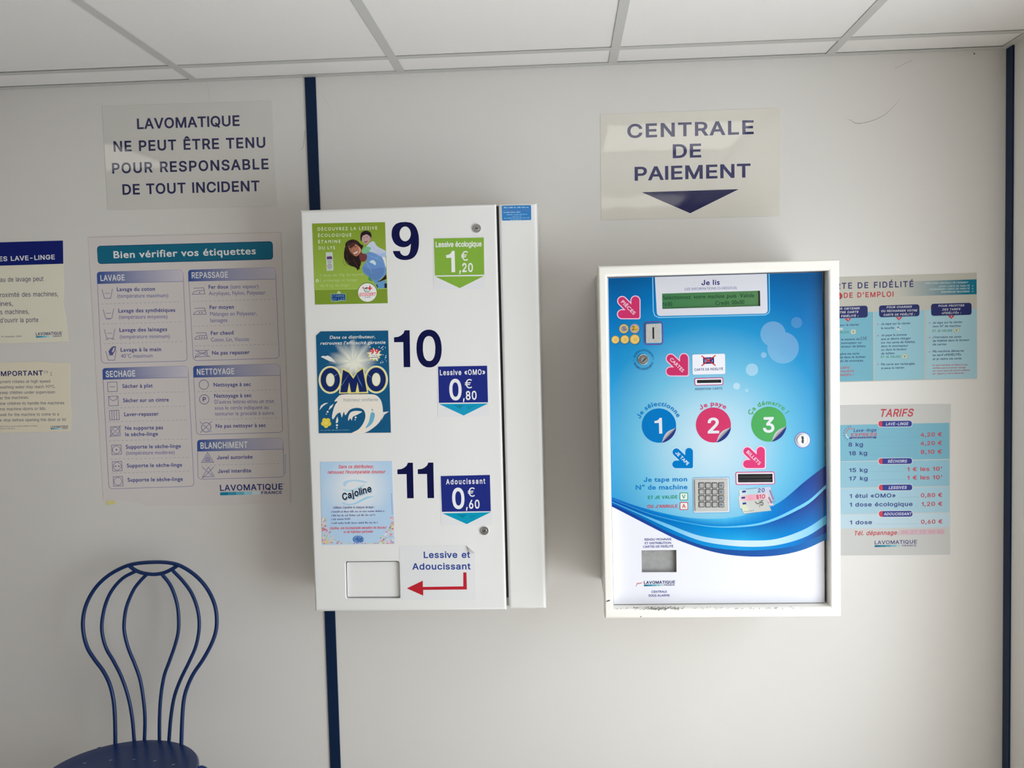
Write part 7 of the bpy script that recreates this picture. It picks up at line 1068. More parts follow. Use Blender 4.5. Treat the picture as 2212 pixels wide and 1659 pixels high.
# woman and child
pc = lambda pts, col, ly: a.poly([tuple(p) for p in catmull(pts, 3, True)], col, ly)
pc([(1110, 640), (1210, 590), (1310, 620), (1430, 690), (1495, 850), (1508, 1020), (1440, 1100), (1350, 1175), (1270, 1180), (1200, 1110), (1100, 1040), (1040, 960), (1060, 850), (1130, 760)], (96, 134, 184), 2)
pc([(1430, 690), (1500, 700), (1512, 900), (1495, 880), (1470, 780)], (205, 208, 205), 3)
a.poly([(1310, 1185), (1400, 1158), (1460, 1100), (1512, 1035), (1520, 1130), (1400, 1180)], (40, 24, 24), 4)
a.poly([(1265, 1185), (1400, 1180), (1500, 1150), (1512, 1310), (1345, 1325), (1300, 1230)], (92, 140, 178), 3); a.poly([(1478, 1222), (1528, 1215), (1530, 1308), (1480, 1312)], (26, 34, 60), 4)
a.poly([(1310, 1240), (1345, 1245), (1350, 1310), (1335, 1322)], (40, 60, 90), 4)
a.poly([(1150, 1130), (1180, 1075), (1215, 1120), (1240, 1180), (1180, 1165)], (66, 132, 82), 3)
pc([(1110, 500), (1190, 405), (1270, 385), (1335, 480), (1480, 558), (1504, 585), (1500, 690), (1400, 680), (1290, 620), (1200, 590), (1130, 560)], (178, 186, 204), 4)
a.poly([(1290, 610), (1400, 625), (1500, 600), (1498, 690), (1400, 680)], (150, 172, 208), 5)
pc([(1180, 790), (1250, 752), (1305, 800), (1300, 855), (1235, 820)], (186, 204, 222), 4)
pc([(985, 640), (1040, 600), (1130, 660), (1110, 760), (1030, 790), (985, 730)], (104, 56, 56), 4)
pc([(1025, 575), (1110, 490), (1205, 505), (1190, 560), (1075, 630)], (112, 172, 132), 5)
pc([(705, 520), (702, 430), (760, 368), (850, 343), (940, 372), (1010, 440), (1060, 470), (1020, 560), (1000, 700), (1000, 780), (985, 870), (950, 955), (900, 890), (840, 880), (760, 820), (700, 730), (688, 640)], (38, 26, 26), 3)
pc([(765, 470), (830, 418), (900, 425), (960, 470), (1005, 520), (1015, 570), (985, 630), (930, 678), (875, 668), (815, 620), (780, 555)], (158, 104, 84), 6)
pc([(770, 470), (830, 405), (900, 410), (880, 470), (800, 520)], (70, 44, 40), 7)
a.poly([(862, 615), (905, 600), (950, 575), (940, 605), (880, 632)], (226, 214, 208), 7)
a.line([(800, 545), (832, 530)], 10, (40, 24, 24), 7); a.line([(880, 500), (915, 482)], 10, (40, 24, 24), 7); a.poly([(850, 545), (880, 570), (860, 580)], (120, 72, 60), 7)
pc([(1000, 300), (1022, 205), (1110, 168), (1195, 198), (1222, 275), (1205, 330), (1100, 300), (1040, 340), (1012, 380)], (34, 26, 32), 5)
pc([(1035, 300), (1080, 235), (1150, 235), (1195, 290), (1205, 345), (1165, 405), (1110, 437), (1055, 405), (1030, 345)], (172, 140, 140), 6)
a.line([(1062, 318), (1082, 310)], 9, (44, 30, 34), 7); a.line([(1118, 300), (1140, 294)], 9, (44, 30, 34), 7); pc([(1075, 378), (1110, 385), (1145, 362), (1120, 402), (1090, 400)], (120, 50, 60), 7)
a.disc(1212, 318, 18, (150, 110, 110), 6, n=12)
# locks of hair, folds and shading in the printed picture
HR = (34, 22, 22); rs = random.Random(4)
for x0, y0, x1, y1, x2, y2 in ((705, 560, 690, 700, 720, 760), (720, 620, 715, 760, 770, 850), (760, 650, 780, 780, 830, 880), (820, 660, 850, 800, 900, 905), (880, 690, 910, 820, 950, 960), (930, 690, 960, 830, 985, 940), (700, 500, 672, 620, 690, 690), (970, 680, 1000, 800, 975, 900), (780, 700, 760, 800, 800, 870)):
    a.line(catmull([(x0, y0), (x1 + rs.uniform(-12, 12), y1), (x2, y2)], 5), 16, HR, 3.3)
a.line(catmull([(695, 690), (662, 760), (668, 830), (705, 858), (735, 800)], 5), 4, (60, 52, 36), 3.3)
for x0, y0, x1, y1, x2, y2 in ((760, 400, 730, 480, 725, 560), (850, 360, 900, 380, 960, 430), (800, 380, 770, 430, 755, 500), (730, 640, 750, 730, 800, 800), (860, 730, 900, 800, 940, 880)):
    a.line(catmull([(x0, y0), (x1, y1), (x2, y2)], 5), 6, (84, 60, 52), 4)
a.poly([tuple(p) for p in catmull([(960, 480), (1005, 530), (1005, 590), (960, 640), (975, 570)], 3, True)], (196, 142, 116), 6.4)
a.poly([tuple(p) for p in catmull([(790, 560), (830, 600), (870, 655), (900, 668), (850, 655), (805, 600)], 3, True)], (112, 66, 54), 6.4)
a.poly([tuple(p) for p in catmull([(1060, 880), (1150, 920), (1280, 930), (1400, 900), (1480, 930), (1440, 1060), (1350, 1150), (1260, 1150), (1160, 1070), (1060, 970)], 3, True)], (86, 120, 170), 2.4)
for q in ((1180, 660, 1260, 700, 1400, 700), (1300, 720, 1400, 760, 1480, 820), (1120, 800, 1180, 900, 1240, 1020), (1230, 480, 1320, 560, 1440, 590)): a.line(catmull([q[:2], q[2:4], q[4:]], 5), 6, (140, 166, 204), 4.6)
a.poly([tuple(p) for p in catmull([(1050, 235), (1110, 205), (1170, 225), (1200, 280), (1175, 270), (1120, 240), (1070, 262)], 3, True)], (30, 22, 28), 6.6)
a.build('picture', M['gloss'], S1)
W8 = (196, 204, 178)
a.text('DÉCOUVREZ LA LESSIVE', 152, 170, 1335, 146, 62, W8, 'f', 8, asp=.93); a.text('ÉCOLOGIQUE', 158, 296, 822, 283, 62, W8, 'f', 8, asp=.93); a.text('ÉTAMINE', 163, 421, 605, 412, 62, W8, 'f', 8, asp=.93); a.text('DU LYS', 168, 545, 495, 538, 62, W8, 'f', 8, asp=.93)
W7 = (172, 190, 128)
a.text('1 dose de 70g de lessive', 200, 1083, 1055, 1062, 52, W7, 'g', 8); a.text('1 prélavage et lavage', 205, 1184, 942, 1168, 52, W7, 'g', 8); a.text('de 8 kg de linge', 205, 1288, 768, 1274, 52, W7, 'g', 8)
a.ring(143, 1165, 16, 30, (205, 212, 190), 8, n=16); a.build('lettering', M['gloss'], S1)
# ---- product sticker 2: blue washing powder
a = Art(YD - .0006, 690, 700, 6.6375, w=200)
c6 = lambda x, y: ((640 + x / 3.95 - 690) * 6.6375, (690 + y / 3.95 - 700) * 6.6375)
q = [c6(162, 132), c6(203, 98), c6(788, 91), c6(812, 970), c6(188, 976)]
S2 = sticker('product_sticker', a, q, (196, 190, 180), 'dark blue washing powder sticker reading OMO, between the green and the pale blue stickers')
BG = (18, 78, 116)
a.poly([c6(168, 138), c6(207, 102), c6(784, 95), c6(807, 966), c6(192, 971)], BG, 1)
CR = (222, 210, 196)
def halo(u, v, x, y):
    d = math.hypot((x - 490) / 330, (y - 545) / 300); an = math.atan2(y - 545, x - 490); d *= 1 + .14 * math.sin(an * 9) + .08 * math.sin(an * 17 + 1)
    t_ = min(max(1.08 - d, 0), 1) ** 1.1 * 1.25; return mixc(a.C(BG), a.C(CR), min(t_, 1))
a.grid([(130, 230), (850, 215), (860, 860), (140, 875)], 46, 42, halo, 2)
for rn_, (x0, y0, x1, y1, w_) in enumerate(((490, 545, 330, 250, 10), (490, 545, 668, 240, 10), (490, 545, 130, 400, 7), (490, 545, 500, 110, 8), (490, 545, 960, 575, 5), (490, 545, 60, 580, 5))):
    d = Vector((x1 - x0, y1 - y0)).normalized(); n_ = Vector((-d.y, d.x)) * w_ * 1.6
    a.raw([a.P(x0 + n_.x, y0 + n_.y), a.P(x0 - n_.x, y0 - n_.y), a.P(x1, y1)], [(0, 1, 2)], [a.C(CR), a.C(CR), a.C((60, 110, 140))], 3 + rn_ * .15)
# wave
a.poly([tuple(p) for p in catmull([(215, 1110), (260, 1050), (320, 1012), (500, 1005), (700, 1005), (810, 1020), (880, 1090), (908, 1200), (905, 1300), (865, 1400), (770, 1490), (640, 1562), (455, 1570), (560, 1510), (630, 1420), (660, 1320), (640, 1240), (580, 1205), (500, 1205), (430, 1235), (372, 1308), (350, 1258), (322, 1340), (300, 1272), (250, 1292), (198, 1364), (180, 1330), (200, 1230), (225, 1160), (262, 1108)], 3, True)], (216, 204, 194), 4)
a.poly([tuple(p) for p in catmull([(412, 1388), (418, 1320), (450, 1265), (520, 1245), (612, 1255), (560, 1290), (520, 1310), (480, 1330), (462, 1385), (445, 1350)], 3, True)], (216, 204, 194), 4)
a.poly([tuple(p) for p in catmull([(742, 1270), (795, 1290), (770, 1400), (720, 1460), (660, 1492), (710, 1400)], 3, True)], (96, 156, 182), 5); a.poly([(755, 1205), (775, 1240), (745, 1245)], (120, 160, 180), 5)
a.poly([(905, 1262), (1000, 1252), (930, 1300), (890, 1380), (900, 1310)], (200, 200, 196), 5)
for pts in ([(20, 470), (50, 455), (90, 460), (120, 450), (165, 475), (205, 515), (235, 555), (190, 540), (140, 530), (100, 510), (60, 490)], [(130, 1235), (150, 1180), (205, 1142), (180, 1195)], [(235, 1420), (240, 1370), (258, 1325), (272, 1380), (262, 1415)], [(0, 1235), (20, 1170), (70, 1135), (128, 1128), (60, 1170)]):
    a.poly(pts, (205, 205, 200), 5)
for x, y, r_ in ((118, 1258, 14), (100, 1290, 8), (252, 1450, 16), (250, 1488, 11), (520, 1338, 14), (512, 1372, 9)): a.disc(x, y, r_, (205, 205, 200), 5, n=14)
for k_ in range(5):
    an = R(72 * k_ + 20); a.disc(97 + 42 * math.cos(an), 1415 + 42 * math.sin(an), 33, (206, 184, 66), 5 + k_ * .3, n=18)
a.disc(97, 1415, 28, (214, 194, 90), 7, n=16)
st = []
for k_ in range(22):
    an = 2 * math.pi * k_ / 22; r_ = (118 if k_ % 4 == 0 else 100) if k_ % 2 == 0 else 72; st.append((788 + r_ * math.cos(an), 440 + r_ * .92 * math.sin(an)))
a.poly(st, (206, 186, 84), 4); a.poly([(788 + (x - 788) * .86, 440 + (y - 440) * .86) for x, y in st], (226, 220, 200), 5)
a.text('99', 727, 434, 853, 428, 72, (190, 34, 66), 'f', 6); a.scribble(755, 458, 830, 456, 14, (70, 80, 100), 6, seed=2); a.line([(735, 480), (848, 474)], 8, (60, 70, 96), 6)
rs = random.Random(5)
for _ in range(26):
    x, y = rs.uniform(690, 965), rs.uniform(330, 560)
    if math.hypot(x - 788, y - 440) < 125: continue
    a.disc(x, y, rs.uniform(4, 11), (190, 205, 210), 4, n=5)
a.line([(880, 352), (918, 318)], 7, (215, 222, 222), 5)
a.build('picture', M['gloss'], S2)
Y1 = (206, 196, 120); NB = (18, 34, 86)
for cx, cy in ((157, 800), (815, 795)):
    a.disc(cx, cy, 168, CR, 8, ry=200); a.disc(cx, cy, 158, Y1, 9, ry=190); a.disc(cx, cy, 138, NB, 10, ry=172, cin=(24, 48, 104)); a.disc(cx, cy, 62, Y1, 11, ry=96); a.disc(cx, cy, 53, CR, 12, ry=86)
Mx = [(300, 980), (338, 655), (425, 700), (487, 785), (540, 700), (622, 640), (682, 970), (572, 975), (548, 835), (520, 975), (455, 978), (428, 835), (400, 978)]
a.poly([(280, 1000), (322, 630), (430, 672), (487, 750), (540, 665), (640, 615), (704, 992)], Y1, 8.5); a.poly(Mx, NB, 10)
for q in ([(300, 900), (440, 690), (330, 870)], [(525, 690), (625, 915), (575, 830)], [(205, 745), (275, 705), (215, 752)], [(690, 715), (755, 775), (700, 735)]): a.poly(q, (96, 134, 176), 11)
for xa, xb in ((270, 418), (440, 545), (568, 705)): a.line([(xa, 1002), (xb, 998)], 9, (24, 52, 92), 9)
a.text('fraîcheur vivifiante', 338, 1110, 838, 1103, 42, (150, 158, 160), 'r', 8, shear=.2)
TW = (196, 200, 200)
a.text('Dans ce distributeur,', 147, 214, 800, 203, 46, TW, 'f', 8, shear=.2); a.text('retrouvez l’efficacité garantie', 14, 298, 945, 283, 46, TW, 'f', 8, shear=.2); a.scribble(20, 1530, 430, 1524, 15, (110, 150, 170), 8, seed=8)
a.build('lettering', M['gloss'], S2)
# ---- product sticker 3: fabric softener
a = Art(YD - .0006, 690, 990, 8.506, w=205)
S3 = sticker('product_sticker', a, [(12, 65), (1333, 52), (1382, 1570), (50, 1592)], (176, 198, 218), 'pale blue fabric softener sticker with pink and yellow flowers in its lower corners')
a.grid([(14, 67), (1331, 54), (1380, 1568), (52, 1590)], 20, 24, lambda u, v, x, y: mixc(a.C((208, 212, 220)), a.C((166, 192, 216)), min(max(math.hypot((x - 690) / 640, (y - 560) / 620) - .35, 0) * 1.5, 1)), 1)
rs = random.Random(11); fc = [(196, 70, 130), (208, 100, 150), (206, 196, 90), (214, 206, 140), (216, 190, 200), (222, 214, 210), (150, 150, 90), (214, 176, 184)]
for side in (0, 1):
    for k_ in range(150):
        t_ = rs.random(); y = 1090 + 490 * t_ if rs.random() < .75 else rs.uniform(1500, 1575)
        wmax = 60 + 300 * max((y - 1230) / 350, 0) ** 1.2 if y > 1230 else 70
        xx = rs.random() ** 1.2 * wmax; x = 45 + (y - 1100) * .03 + xx if side == 0 else 1365 - xx
        if y + 22 > 1572: y = 1560
        sz = rs.uniform(9, 24); a.poly([(x - sz, y + sz * .4), (x, y - sz * .5), (x + sz, y - sz * .3), (x + sz * .2, y + sz * .6)], rs.choice(fc), 3 + k_ * .012)
for k_ in range(14): x = 390 + k_ * 50; a.disc(x, 1562, 11, rs.choice(fc[:5]), 3, n=7)
a.poly([tuple(p) for p in catmull([(470, 520), (430, 470), (470, 420), (560, 400), (700, 395), (880, 430), (830, 450), (650, 420), (520, 450)], 4, True)], (166, 196, 216), 2)
a.poly([tuple(p) for p in catmull([(420, 810), (520, 835), (640, 820), (800, 735), (900, 700), (1005, 705), (920, 728), (820, 770), (680, 840), (540, 862), (440, 845)], 4, True)], (156, 194, 218), 2)
a.poly([tuple(p) for p in catmull([(425, 560), (520, 575), (640, 560), (760, 500), (850, 480), (760, 540), (640, 600), (500, 620)], 4, True)], (176, 202, 222), 2)
a.disc(712, 1488, 102, (82, 122, 178), 3, ry=72, n=24); a.line([(640, 1500), (700, 1470), (720, 1520), (780, 1460), (760, 1530), (810, 1520)], 10, (44, 76, 130), 4); a.ring(712, 1488, 60, 68, (140, 170, 205), 4, n=20)
a.build('picture', M['gloss'], S3)
RR = (206, 78, 92)
a.text('Dans ce distributeur,', 352, 185, 998, 178, 60, RR, 'b', 5, shear=.2); a.text('retrouvez l’incomparable douceur', 150, 286, 1208, 274, 60, RR, 'b', 5, shear=.2)
a.text('Cajoline', 446, 790, 978, 628, 128, (150, 176, 200), 'b', 4, shear=.15); a.text('Cajoline', 430, 775, 960, 612, 126, (22, 26, 40), 'b', 5, shear=.15)
V = (88, 88, 140)
a.text('Utilisez Cajoline à chaque lavage :', 250, 925, 1018, 914, 40, V, 'b', 5, shear=.25)
for k_, (x1, y0) in enumerate(((1188, 1000), (1020, 1070), (570, 1140), (1065, 1210))): a.scribble(250, y0 - 4, x1, y0 - 16, 34, V, 5, seed=20 + k_, w=9); a.line([(220, y0), (236, y0 - 34)], 7, V, 5)
a.text('Cajoline, une incomparable sensation de douceur', 190, 1306, 1230, 1292, 46, RR, 'b', 5, shear=.22); a.text('et de fraîcheur parfumée', 447, 1376, 980, 1366, 46, RR, 'b', 5, shear=.22)
for k_ in range(18): a.line([(1322 + k_ * 1.2, 640 + k_ * 22), (1323 + k_ * 1.2, 654 + k_ * 22)], 14, (130, 150, 190), 5)
a.build('lettering', M['gloss'], S3)
# ---- price tags
def tagp(ox, oy, sh, rc, rcol, tri, tcol, t1, p1, p2, p3, p4, lab):
    a = Art(YD - .0005, ox, oy, 3.95, w=205); s_ = sheet(a, sh, (206, 206, 208), 'price_tag', M['gloss'], disp, .0004, label=lab)
    a.poly(rc, rcol, 1); a.poly(tri, tcol, 1)
    if tcol[2] > 140:
        for k_, q in enumerate(([.3, .1, .5, .1, .42, .4], [.55, .2, .75, .1, .6, .5], [.2, .1, .3, .1, .3, .25])):
            x0, y0 = tri[0]; W = tri[1][0] - x0; a.poly([(x0 + q[0] * W, y0 + q[1] * 100), (x0 + q[2] * W, y0 + q[3] * 100), (x0 + q[4] * W, y0 + q[5] * 100)], tuple(int(v * (.85 + .08 * k_)) for v in tcol), 2)
    Wt = (216, 218, 222)
    a.text(t1[0], *t1[1:], 46, Wt, 'b', 3, asp=.76); a.text(*p1, Wt, 'b', 3); a.text(*p2, Wt, 'r', 3); a.text(*p3, Wt, 'b', 3); a.build('lettering', M['gloss'], s_)
tagp(640, 430, [(1170, 326), (1600, 318), (1610, 766), (1172, 773)], [(1173, 336), (1600, 328), (1604, 645), (1183, 652)], (120, 160, 58), [(1187, 662), (1600, 657), (1395, 760)], (120, 160, 58),
     ('Lessive écologique', 1190, 411, 1582, 405), ('1', 1283, 626, 1356, 624, 180), ('€', 1406, 526, 1466, 525, 80), (',20', 1390, 624, 1508, 622, 76), 0, 'green price tag reading Lessive écologique 1,20 euro')
tagp(640, 690, [(1205, 400), (1630, 390), (1645, 828), (1208, 833)], [(1210, 402), (1628, 395), (1636, 707), (1217, 712)], (28, 40, 116), [(1220, 722), (1636, 717), (1428, 820)], (20, 140, 176),
     ('Lessive «OMO»', 1226, 477, 1613, 471), ('0', 1308, 690, 1413, 688, 180), ('€', 1438, 588, 1500, 587, 78), (',80', 1422, 688, 1540, 685, 76), 0, 'navy price tag reading Lessive OMO 0,80 euro')
tagp(640, 960, [(1228, 266), (1654, 257), (1675, 684), (1236, 690)], [(1232, 270), (1652, 260), (1660, 570), (1243, 575)], (28, 40, 116), [(1248, 588), (1660, 578), (1455, 680)], (8, 138, 170),
     ('Adoucissant', 1278, 342, 1613, 335), ('0', 1333, 551, 1438, 549, 180), ('€', 1463, 446, 1524, 445, 78), (',60', 1448, 549, 1565, 547, 76), 0, 'navy price tag reading Adoucissant 0,60 euro')
# ---- arrow sticker at the flap
a = Art(YD - .0005, 640, 960, 3.95, w=212)
s_ = sheet(a, [(880, 868), (1448, 861), (1522, 925), (1535, 1326), (890, 1329)], (213, 213, 214), 'arrow_sticker', M['gloss'], disp, .0004, label='clear sticker reading Lessive et Adoucissant with a red arrow, its corner peeling')
a.poly([(1425, 1092), (1452, 1092), (1456, 1238), (1083, 1241), (1083, 1290), (943, 1228), (1080, 1162), (1080, 1216), (1425, 1211)], (176, 34, 46), 1); a.build('arrow', M['gloss'], s_)
a.text('Lessive et', 1088, 970, 1484, 968, 56, (44, 68, 140), 'b', 2); a.text('Adoucissant', 990, 1069, 1488, 1067, 56, (44, 68, 140), 'b', 2); a.build('lettering', M['gloss'], s_)
p = [un(640 + x / 3.95, 960 + y / 3.95, YD - .0006) for x, y in ((1448, 861), (1522, 925), (1478, 912), (1470, 885))]
v = [tuple(p[0]), tuple(p[1]), (p[2].x, YD - .006, p[2].z), (p[3].x, YD - .0055, p[3].z)]
obj('peeled_corner', v + [(q[0], q[1] - .0003, q[2]) for q in v], [(0, 1, 2, 3), (4, 7, 6, 5), (0, 4, 5, 1), (2, 6, 7, 3)], M['gloss'], s_, [A(150, 142, 134, 205)] * 8)
# ---- maker's label on the side module
a = Art(YD + .0012, 640, 430, 3.95, w=205)
s_ = sheet(a, rounded([(1753, 57), (2003, 52), (2005, 178), (1757, 184)], 9), (48, 116, 178), 'maker_label', M['gloss'], disp, .0008, label='small blue label with rows of faded fine print')
for y, x0, x1, h, c in ((76, 1772, 1988, 11, (175, 205, 225)), (100, 1768, 1992, 15, (96, 112, 168)), (116, 1770, 1908, 8, (190, 214, 228)), (135, 1795, 1965, 9, (150, 190, 218)), (150, 1840, 1922, 8, (130, 178, 212)), (165, 1775, 1990, 9, (140, 186, 216)), (178, 1828, 1918, 7, (140, 186, 216))):
    a.scribble(x0, y + 2, x1, y - 2, h, c, 1, seed=y, w=4)
a.build('fine_print', M['gloss'], s_)
# ================================================================ PAYMENT TERMINAL
YT = -.35; REC = .030; YP = YT + REC
PT = lambda x, y: un(x, y, YT)
tx0 = (PT(1290, 575.5).x + PT(1308, 1333.5).x) / 2; tx1 = (PT(1812, 560).x + PT(1820, 1335.5).x) / 2
tz1 = (PT(1290, 575.5).z + PT(1811, 560).z) / 2; tz0 = (PT(1308, 1333.5).z + PT(1820, 1335.5).z) / 2
ox0 = (PT(1310.5, 620).x + PT(1327, 1290).x) / 2; ox1 = (PT(1786.5, 620).x + PT(1798, 1290).x) / 2
oz1 = (PT(1312, 598.5).z + PT(1785, 583.5).z) / 2; oz0 = (PT(1326, 1311).z + PT(1796, 1314).z) / 2
term = empty('payment_terminal', ((tx0 + tx1) / 2, 0, tz0), 'wall-mounted payment terminal, thick cream frame around a bright blue and white panel', 'payment terminal')
Mb().slab(rect(tx0 + .006, tx1 - .006, tz0 + .006, tz1 - .006), YT + .055, -.0005, r=.002).build('housing', M['side'], term, 30)
Mb().slab(rect(tx0, tx1, tz0, tz1), YT, YT + .056, r=.006, holes=[rect(ox0, ox1, oz0, oz1)], rh=.007, seg=6).build('frame', M['enamel2'], term, 40)
# front panel with real openings
wh = (234, 234, 242)
def quad(pts, r=0, n=4, ox=1280, oy=550, sc=4.022, Y=YP):
    q = [un(ox + x / sc, oy + y / sc, Y) for x, y in pts]; q = [(p.x, p.z) for p in q]
    ar = sum(q[i][0] * q[(i + 1) % len(q)][1] - q[(i + 1) % len(q)][0] * q[i][1] for i in range(len(q)))
    if ar < 0: q = q[::-1]
    return rounded(q, r, n) if r else q
LCDq = [(604, 339), (1455, 313), (1458, 447), (606, 472)]
h_lcd = quad(LCDq); h_cup = quad([(425, 357), (728, 354), (730, 548), (428, 549)], oy=1100)
h_bill = quad([(1262, 740), (1563, 738), (1565, 811), (1264, 813)], oy=840); h_card = quad([(907, 1089), (1117, 1085), (1118, 1113), (908, 1117)])
g = .0018
pr_ = rect(ox0 + g, ox1 - g - .004, oz0 + g, oz1 - g)
b = Mb().slab(pr_, YP, YP + .004, holes=[h_lcd, h_cup, h_bill, h_card])
a = Art(YP, 1280, 550, 4.022, w=240)
obj('front_panel', b.v, b.f, M['gloss'], term, [a.C(wh)] * len(b.v)); panel_o = bpy.data.objects['front_panel']
Mb().box(ox0 - .003, ox1 + .003, YP + .016, YP + .020, oz0 - .003, oz1 + .003).build('inner_plate', M['dark'], term)
# blue printed background (layout units of this crop)
cs = [(0, (206, 224, 234)), (.28, (170, 211, 229)), (.52, (108, 186, 219)), (.77, (34, 144, 200)), (.98, (2, 112, 180)), (1.2, (0, 84, 146))]
def bg(x, y):
    dx = (x - 1040) / 1330; dy = (y - 1650) / 1400 if y < 1650 else (y - 1650) / 1500
    t_ = math.sqrt(dx * dx * (.78 + .22 * min(max((y - 500) / 900, 0), 1)) + dy * dy) + .03
    for (a0, c0), (a1, c1) in zip(cs[:-1], cs[1:]):
        if t_ <= a1: return mixc(a.C(c0), a.C(c1), (t_ - a0) / (a1 - a0))
    return a.C(cs[-1][1])
x_l = lambda y: 133 + (y - 200) * .0405 ; x_r = lambda y: 1995 + (y - 200) * .012
HB = 290 * 4.022                                     # offset between the t1 and t2 layouts (t2: oy = 840)
# upper edge of the swoosh (t1 layout)
sw_top = [(166, 940), (400, 1022), (700, 1098), (1000, 1130), (1300, 1102), (1600, 1000), (1850, 800), (2024, 668)]
sw_top = [(x, y + HB) for x, y in sw_top]
def ytop(x):
    for (x0_, y0_), (x1_, y1_) in zip(sw_top[:-1], sw_top[1:]):
        if x <= x1_: return y0_ + (y1_ - y0_) * (x - x0_) / (x1_ - x0_)
    return sw_top[-1][1]
def in_hole(q):
    mx = sum(p[0] for p in q) / 4; my = sum(p[1] for p in q) / 4
    if 596 < mx < 1465 and 305 < my < 480: return True
    if 1256 < mx < 1571 and HB + 732 < my < HB + 819: return True
    if 901 < mx < 1124 and 1079 < my < 1123: return True
    return my > ytop(mx) + 60
a.grid([(x_l(165) + 4, 205), (2000, 152), (2024, HB + 1140), (168, HB + 1140)], 150, 184, lambda u, v, x, y: bg(x, y), 1, in_hole)
a.build('blue_background', M['gloss'], panel_o)
# swoosh bands (t3 layout; oy = 1100)
a.crop(1280, 1100, 4.022); O = lambda pts: [(x, y - 260 * 4.022) for x, y in pts]
top3 = [(x, y - 550 * 4.022 + 0) for x, y in sw_top]
edge = O([(168, 1022), (300, 1090), (450, 1168)]) + [(700, 248), (800, 290), (1000, 358), (1200, 398), (1430, 412), (1650, 395), (1850, 345), (2031, 262)]
e2 = O([(168, 1000), (300, 1062), (450, 1138)]) + [(650, 195), (900, 296), (1100, 342), (1400, 358), (1700, 330), (1860, 280), (2031, 205)]
e3 = O([(168, 985), (300, 1045), (450, 1112)]) + [(650, 160), (900, 262), (1100, 305), (1350, 326), (1600, 312), (1850, 240), (2031, 128)]
e4 = O([(168, 978), (300, 1035), (450, 1098)]) + [(650, 128), (900, 222), (1100, 258), (1350, 272), (1600, 258), (1850, 170), (2031, 52)]
mid1 = O([(168, 962), (350, 1035), (560, 1110)]) + [(850, 128), (1100, 160), (1400, 146), (1600, 92), (1800, -2), (1900, -65), (2029, -185)]
mid0 = O([(168, 958), (350, 1028), (560, 1100)]) + [(850, 118), (1100, 148), (1400, 128), (1600, 68), (1800, -32), (1900, -95), (2029, -215)]
topc = O([(168, 940), (400, 1022), (700, 1098), (1000, 1130), (1300, 1102), (1600, 1000), (1850, 800), (2028, 664)])
def ramp(*st):
    def f(t_):
        for (a0, c0), (a1, c1) in zip(st[:-1], st[1:]):
            if t_ <= a1: return mixc(a.C(c0), a.C(c1), (t_ - a0) / (a1 - a0))
        return a.C(st[-1][1])
    return f
a.strip(topc, mid0, ramp((0, (30, 110, 190)), (.25, (0, 130, 205)), (.5, (80, 185, 228)), (.7, (10, 130, 205)), (.85, (20, 70, 150)), (1, (36, 46, 124))), ramp((0, (20, 90, 175)), (.3, (0, 115, 190)), (.6, (0, 130, 205)), (.8, (20, 110, 190)), (1, (40, 60, 140))), 2)
a.strip(mid0, mid1, ramp((0, (40, 140, 210)), (.35, (60, 160, 215)), (.6, (110, 195, 232)), (1, (120, 200, 235))), None, 3)
a.strip(mid1, e4, ramp((0, (10, 60, 150)), (.2, (0, 100, 175)), (.5, (0, 138, 212)), (.75, (30, 80, 160)), (1, (38, 44, 120))), ramp((0, (10, 90, 170)), (.3, (10, 120, 195)), (.6, (40, 165, 222)), (.8, (0, 130, 205)), (1, (10, 100, 180))), 2)
a.strip(e4, e3, ramp((0, (60, 160, 215)), (.3, (120, 195, 230)), (.6, (205, 226, 242)), (.75, (190, 222, 240)), (1, (90, 185, 225))), None, 3)
a.strip(e3, e2, ramp((0, (10, 90, 170)), (.3, (0, 120, 195)), (.6, (30, 155, 220)), (.85, (10, 120, 200)), (1, (40, 50, 130))), None, 2)
a.strip(e2, edge, ramp((0, (20, 60, 145)), (.5, (34, 78, 152)), (.75, (36, 88, 165)), (1, (30, 110, 180))), None, 3)
a.build('swoosh', M['gloss'], panel_o)
# bubbles
a.crop(1280, 550, 4.022)
for x, y, r_, k_ in ((1568, 690, 110, .17), (1655, 810, 137, .16), (1773, 590, 48, .08), (1487, 873, 25, .25), (1385, 1000, 54, .33), (1252, 1143, 30, .42), (1340, 1180, 14, .3)):
    pts = [(x + r_ * math.cos(R(10 * k)), y + r_ * math.sin(R(10 * k))) for k in range(36)] + [(x, y)]
    a.raw([a.P(*p) for p in pts], [(k, (k + 1) % 36, 36) for k in range(36)], [mixc(bg(*p), a.C((225, 235, 240)), k_) for p in pts], 2 + k_ * 2); a.build('bubble', M['gloss'], panel_o)
# display surround
q = rounded([(541, 196), (1515, 167), (1522, 512), (560, 534)], [0, 0, 34, 34], 6)
a.line([(522, 197), (528, 490)] + [(540, 530), (575, 547)] + [(1500, 524), (1530, 508), (1538, 480), (1533, 166)], 9, (120, 190, 228), 2)
a.poly(q, (214, 214, 222), 3, holes=[LCDq])
a.text('Je lis', 946, 266, 1105, 262, 46, (42, 46, 112), 'f', 4); a.text('(LES INFORMATIONS CI-DESSOUS)', 800, 310, 1253, 298, 21, (84, 88, 150), 'g', 4)
a.build('display_surround', M['gloss'], panel_o)
dsp = empty('display', (un(1537, 648, YP).x, YP, un(1537, 648, YP).z)); dsp.parent = term; dsp.location = dsp.location - term.location
ad = Art(YP + .0045, 1280, 550, 4.022, w=240); ad.grid(LCDq, 12, 3, lambda u, v, x, y: (66 + 22 * u, 122 + 10 * u, 78 + 8 * u), 0)
ad.grid([(1440, 308), (1462, 307), (1464, 452), (1442, 453)], 1, 1, lambda u, v, x, y: (60, 62, 52), 1)
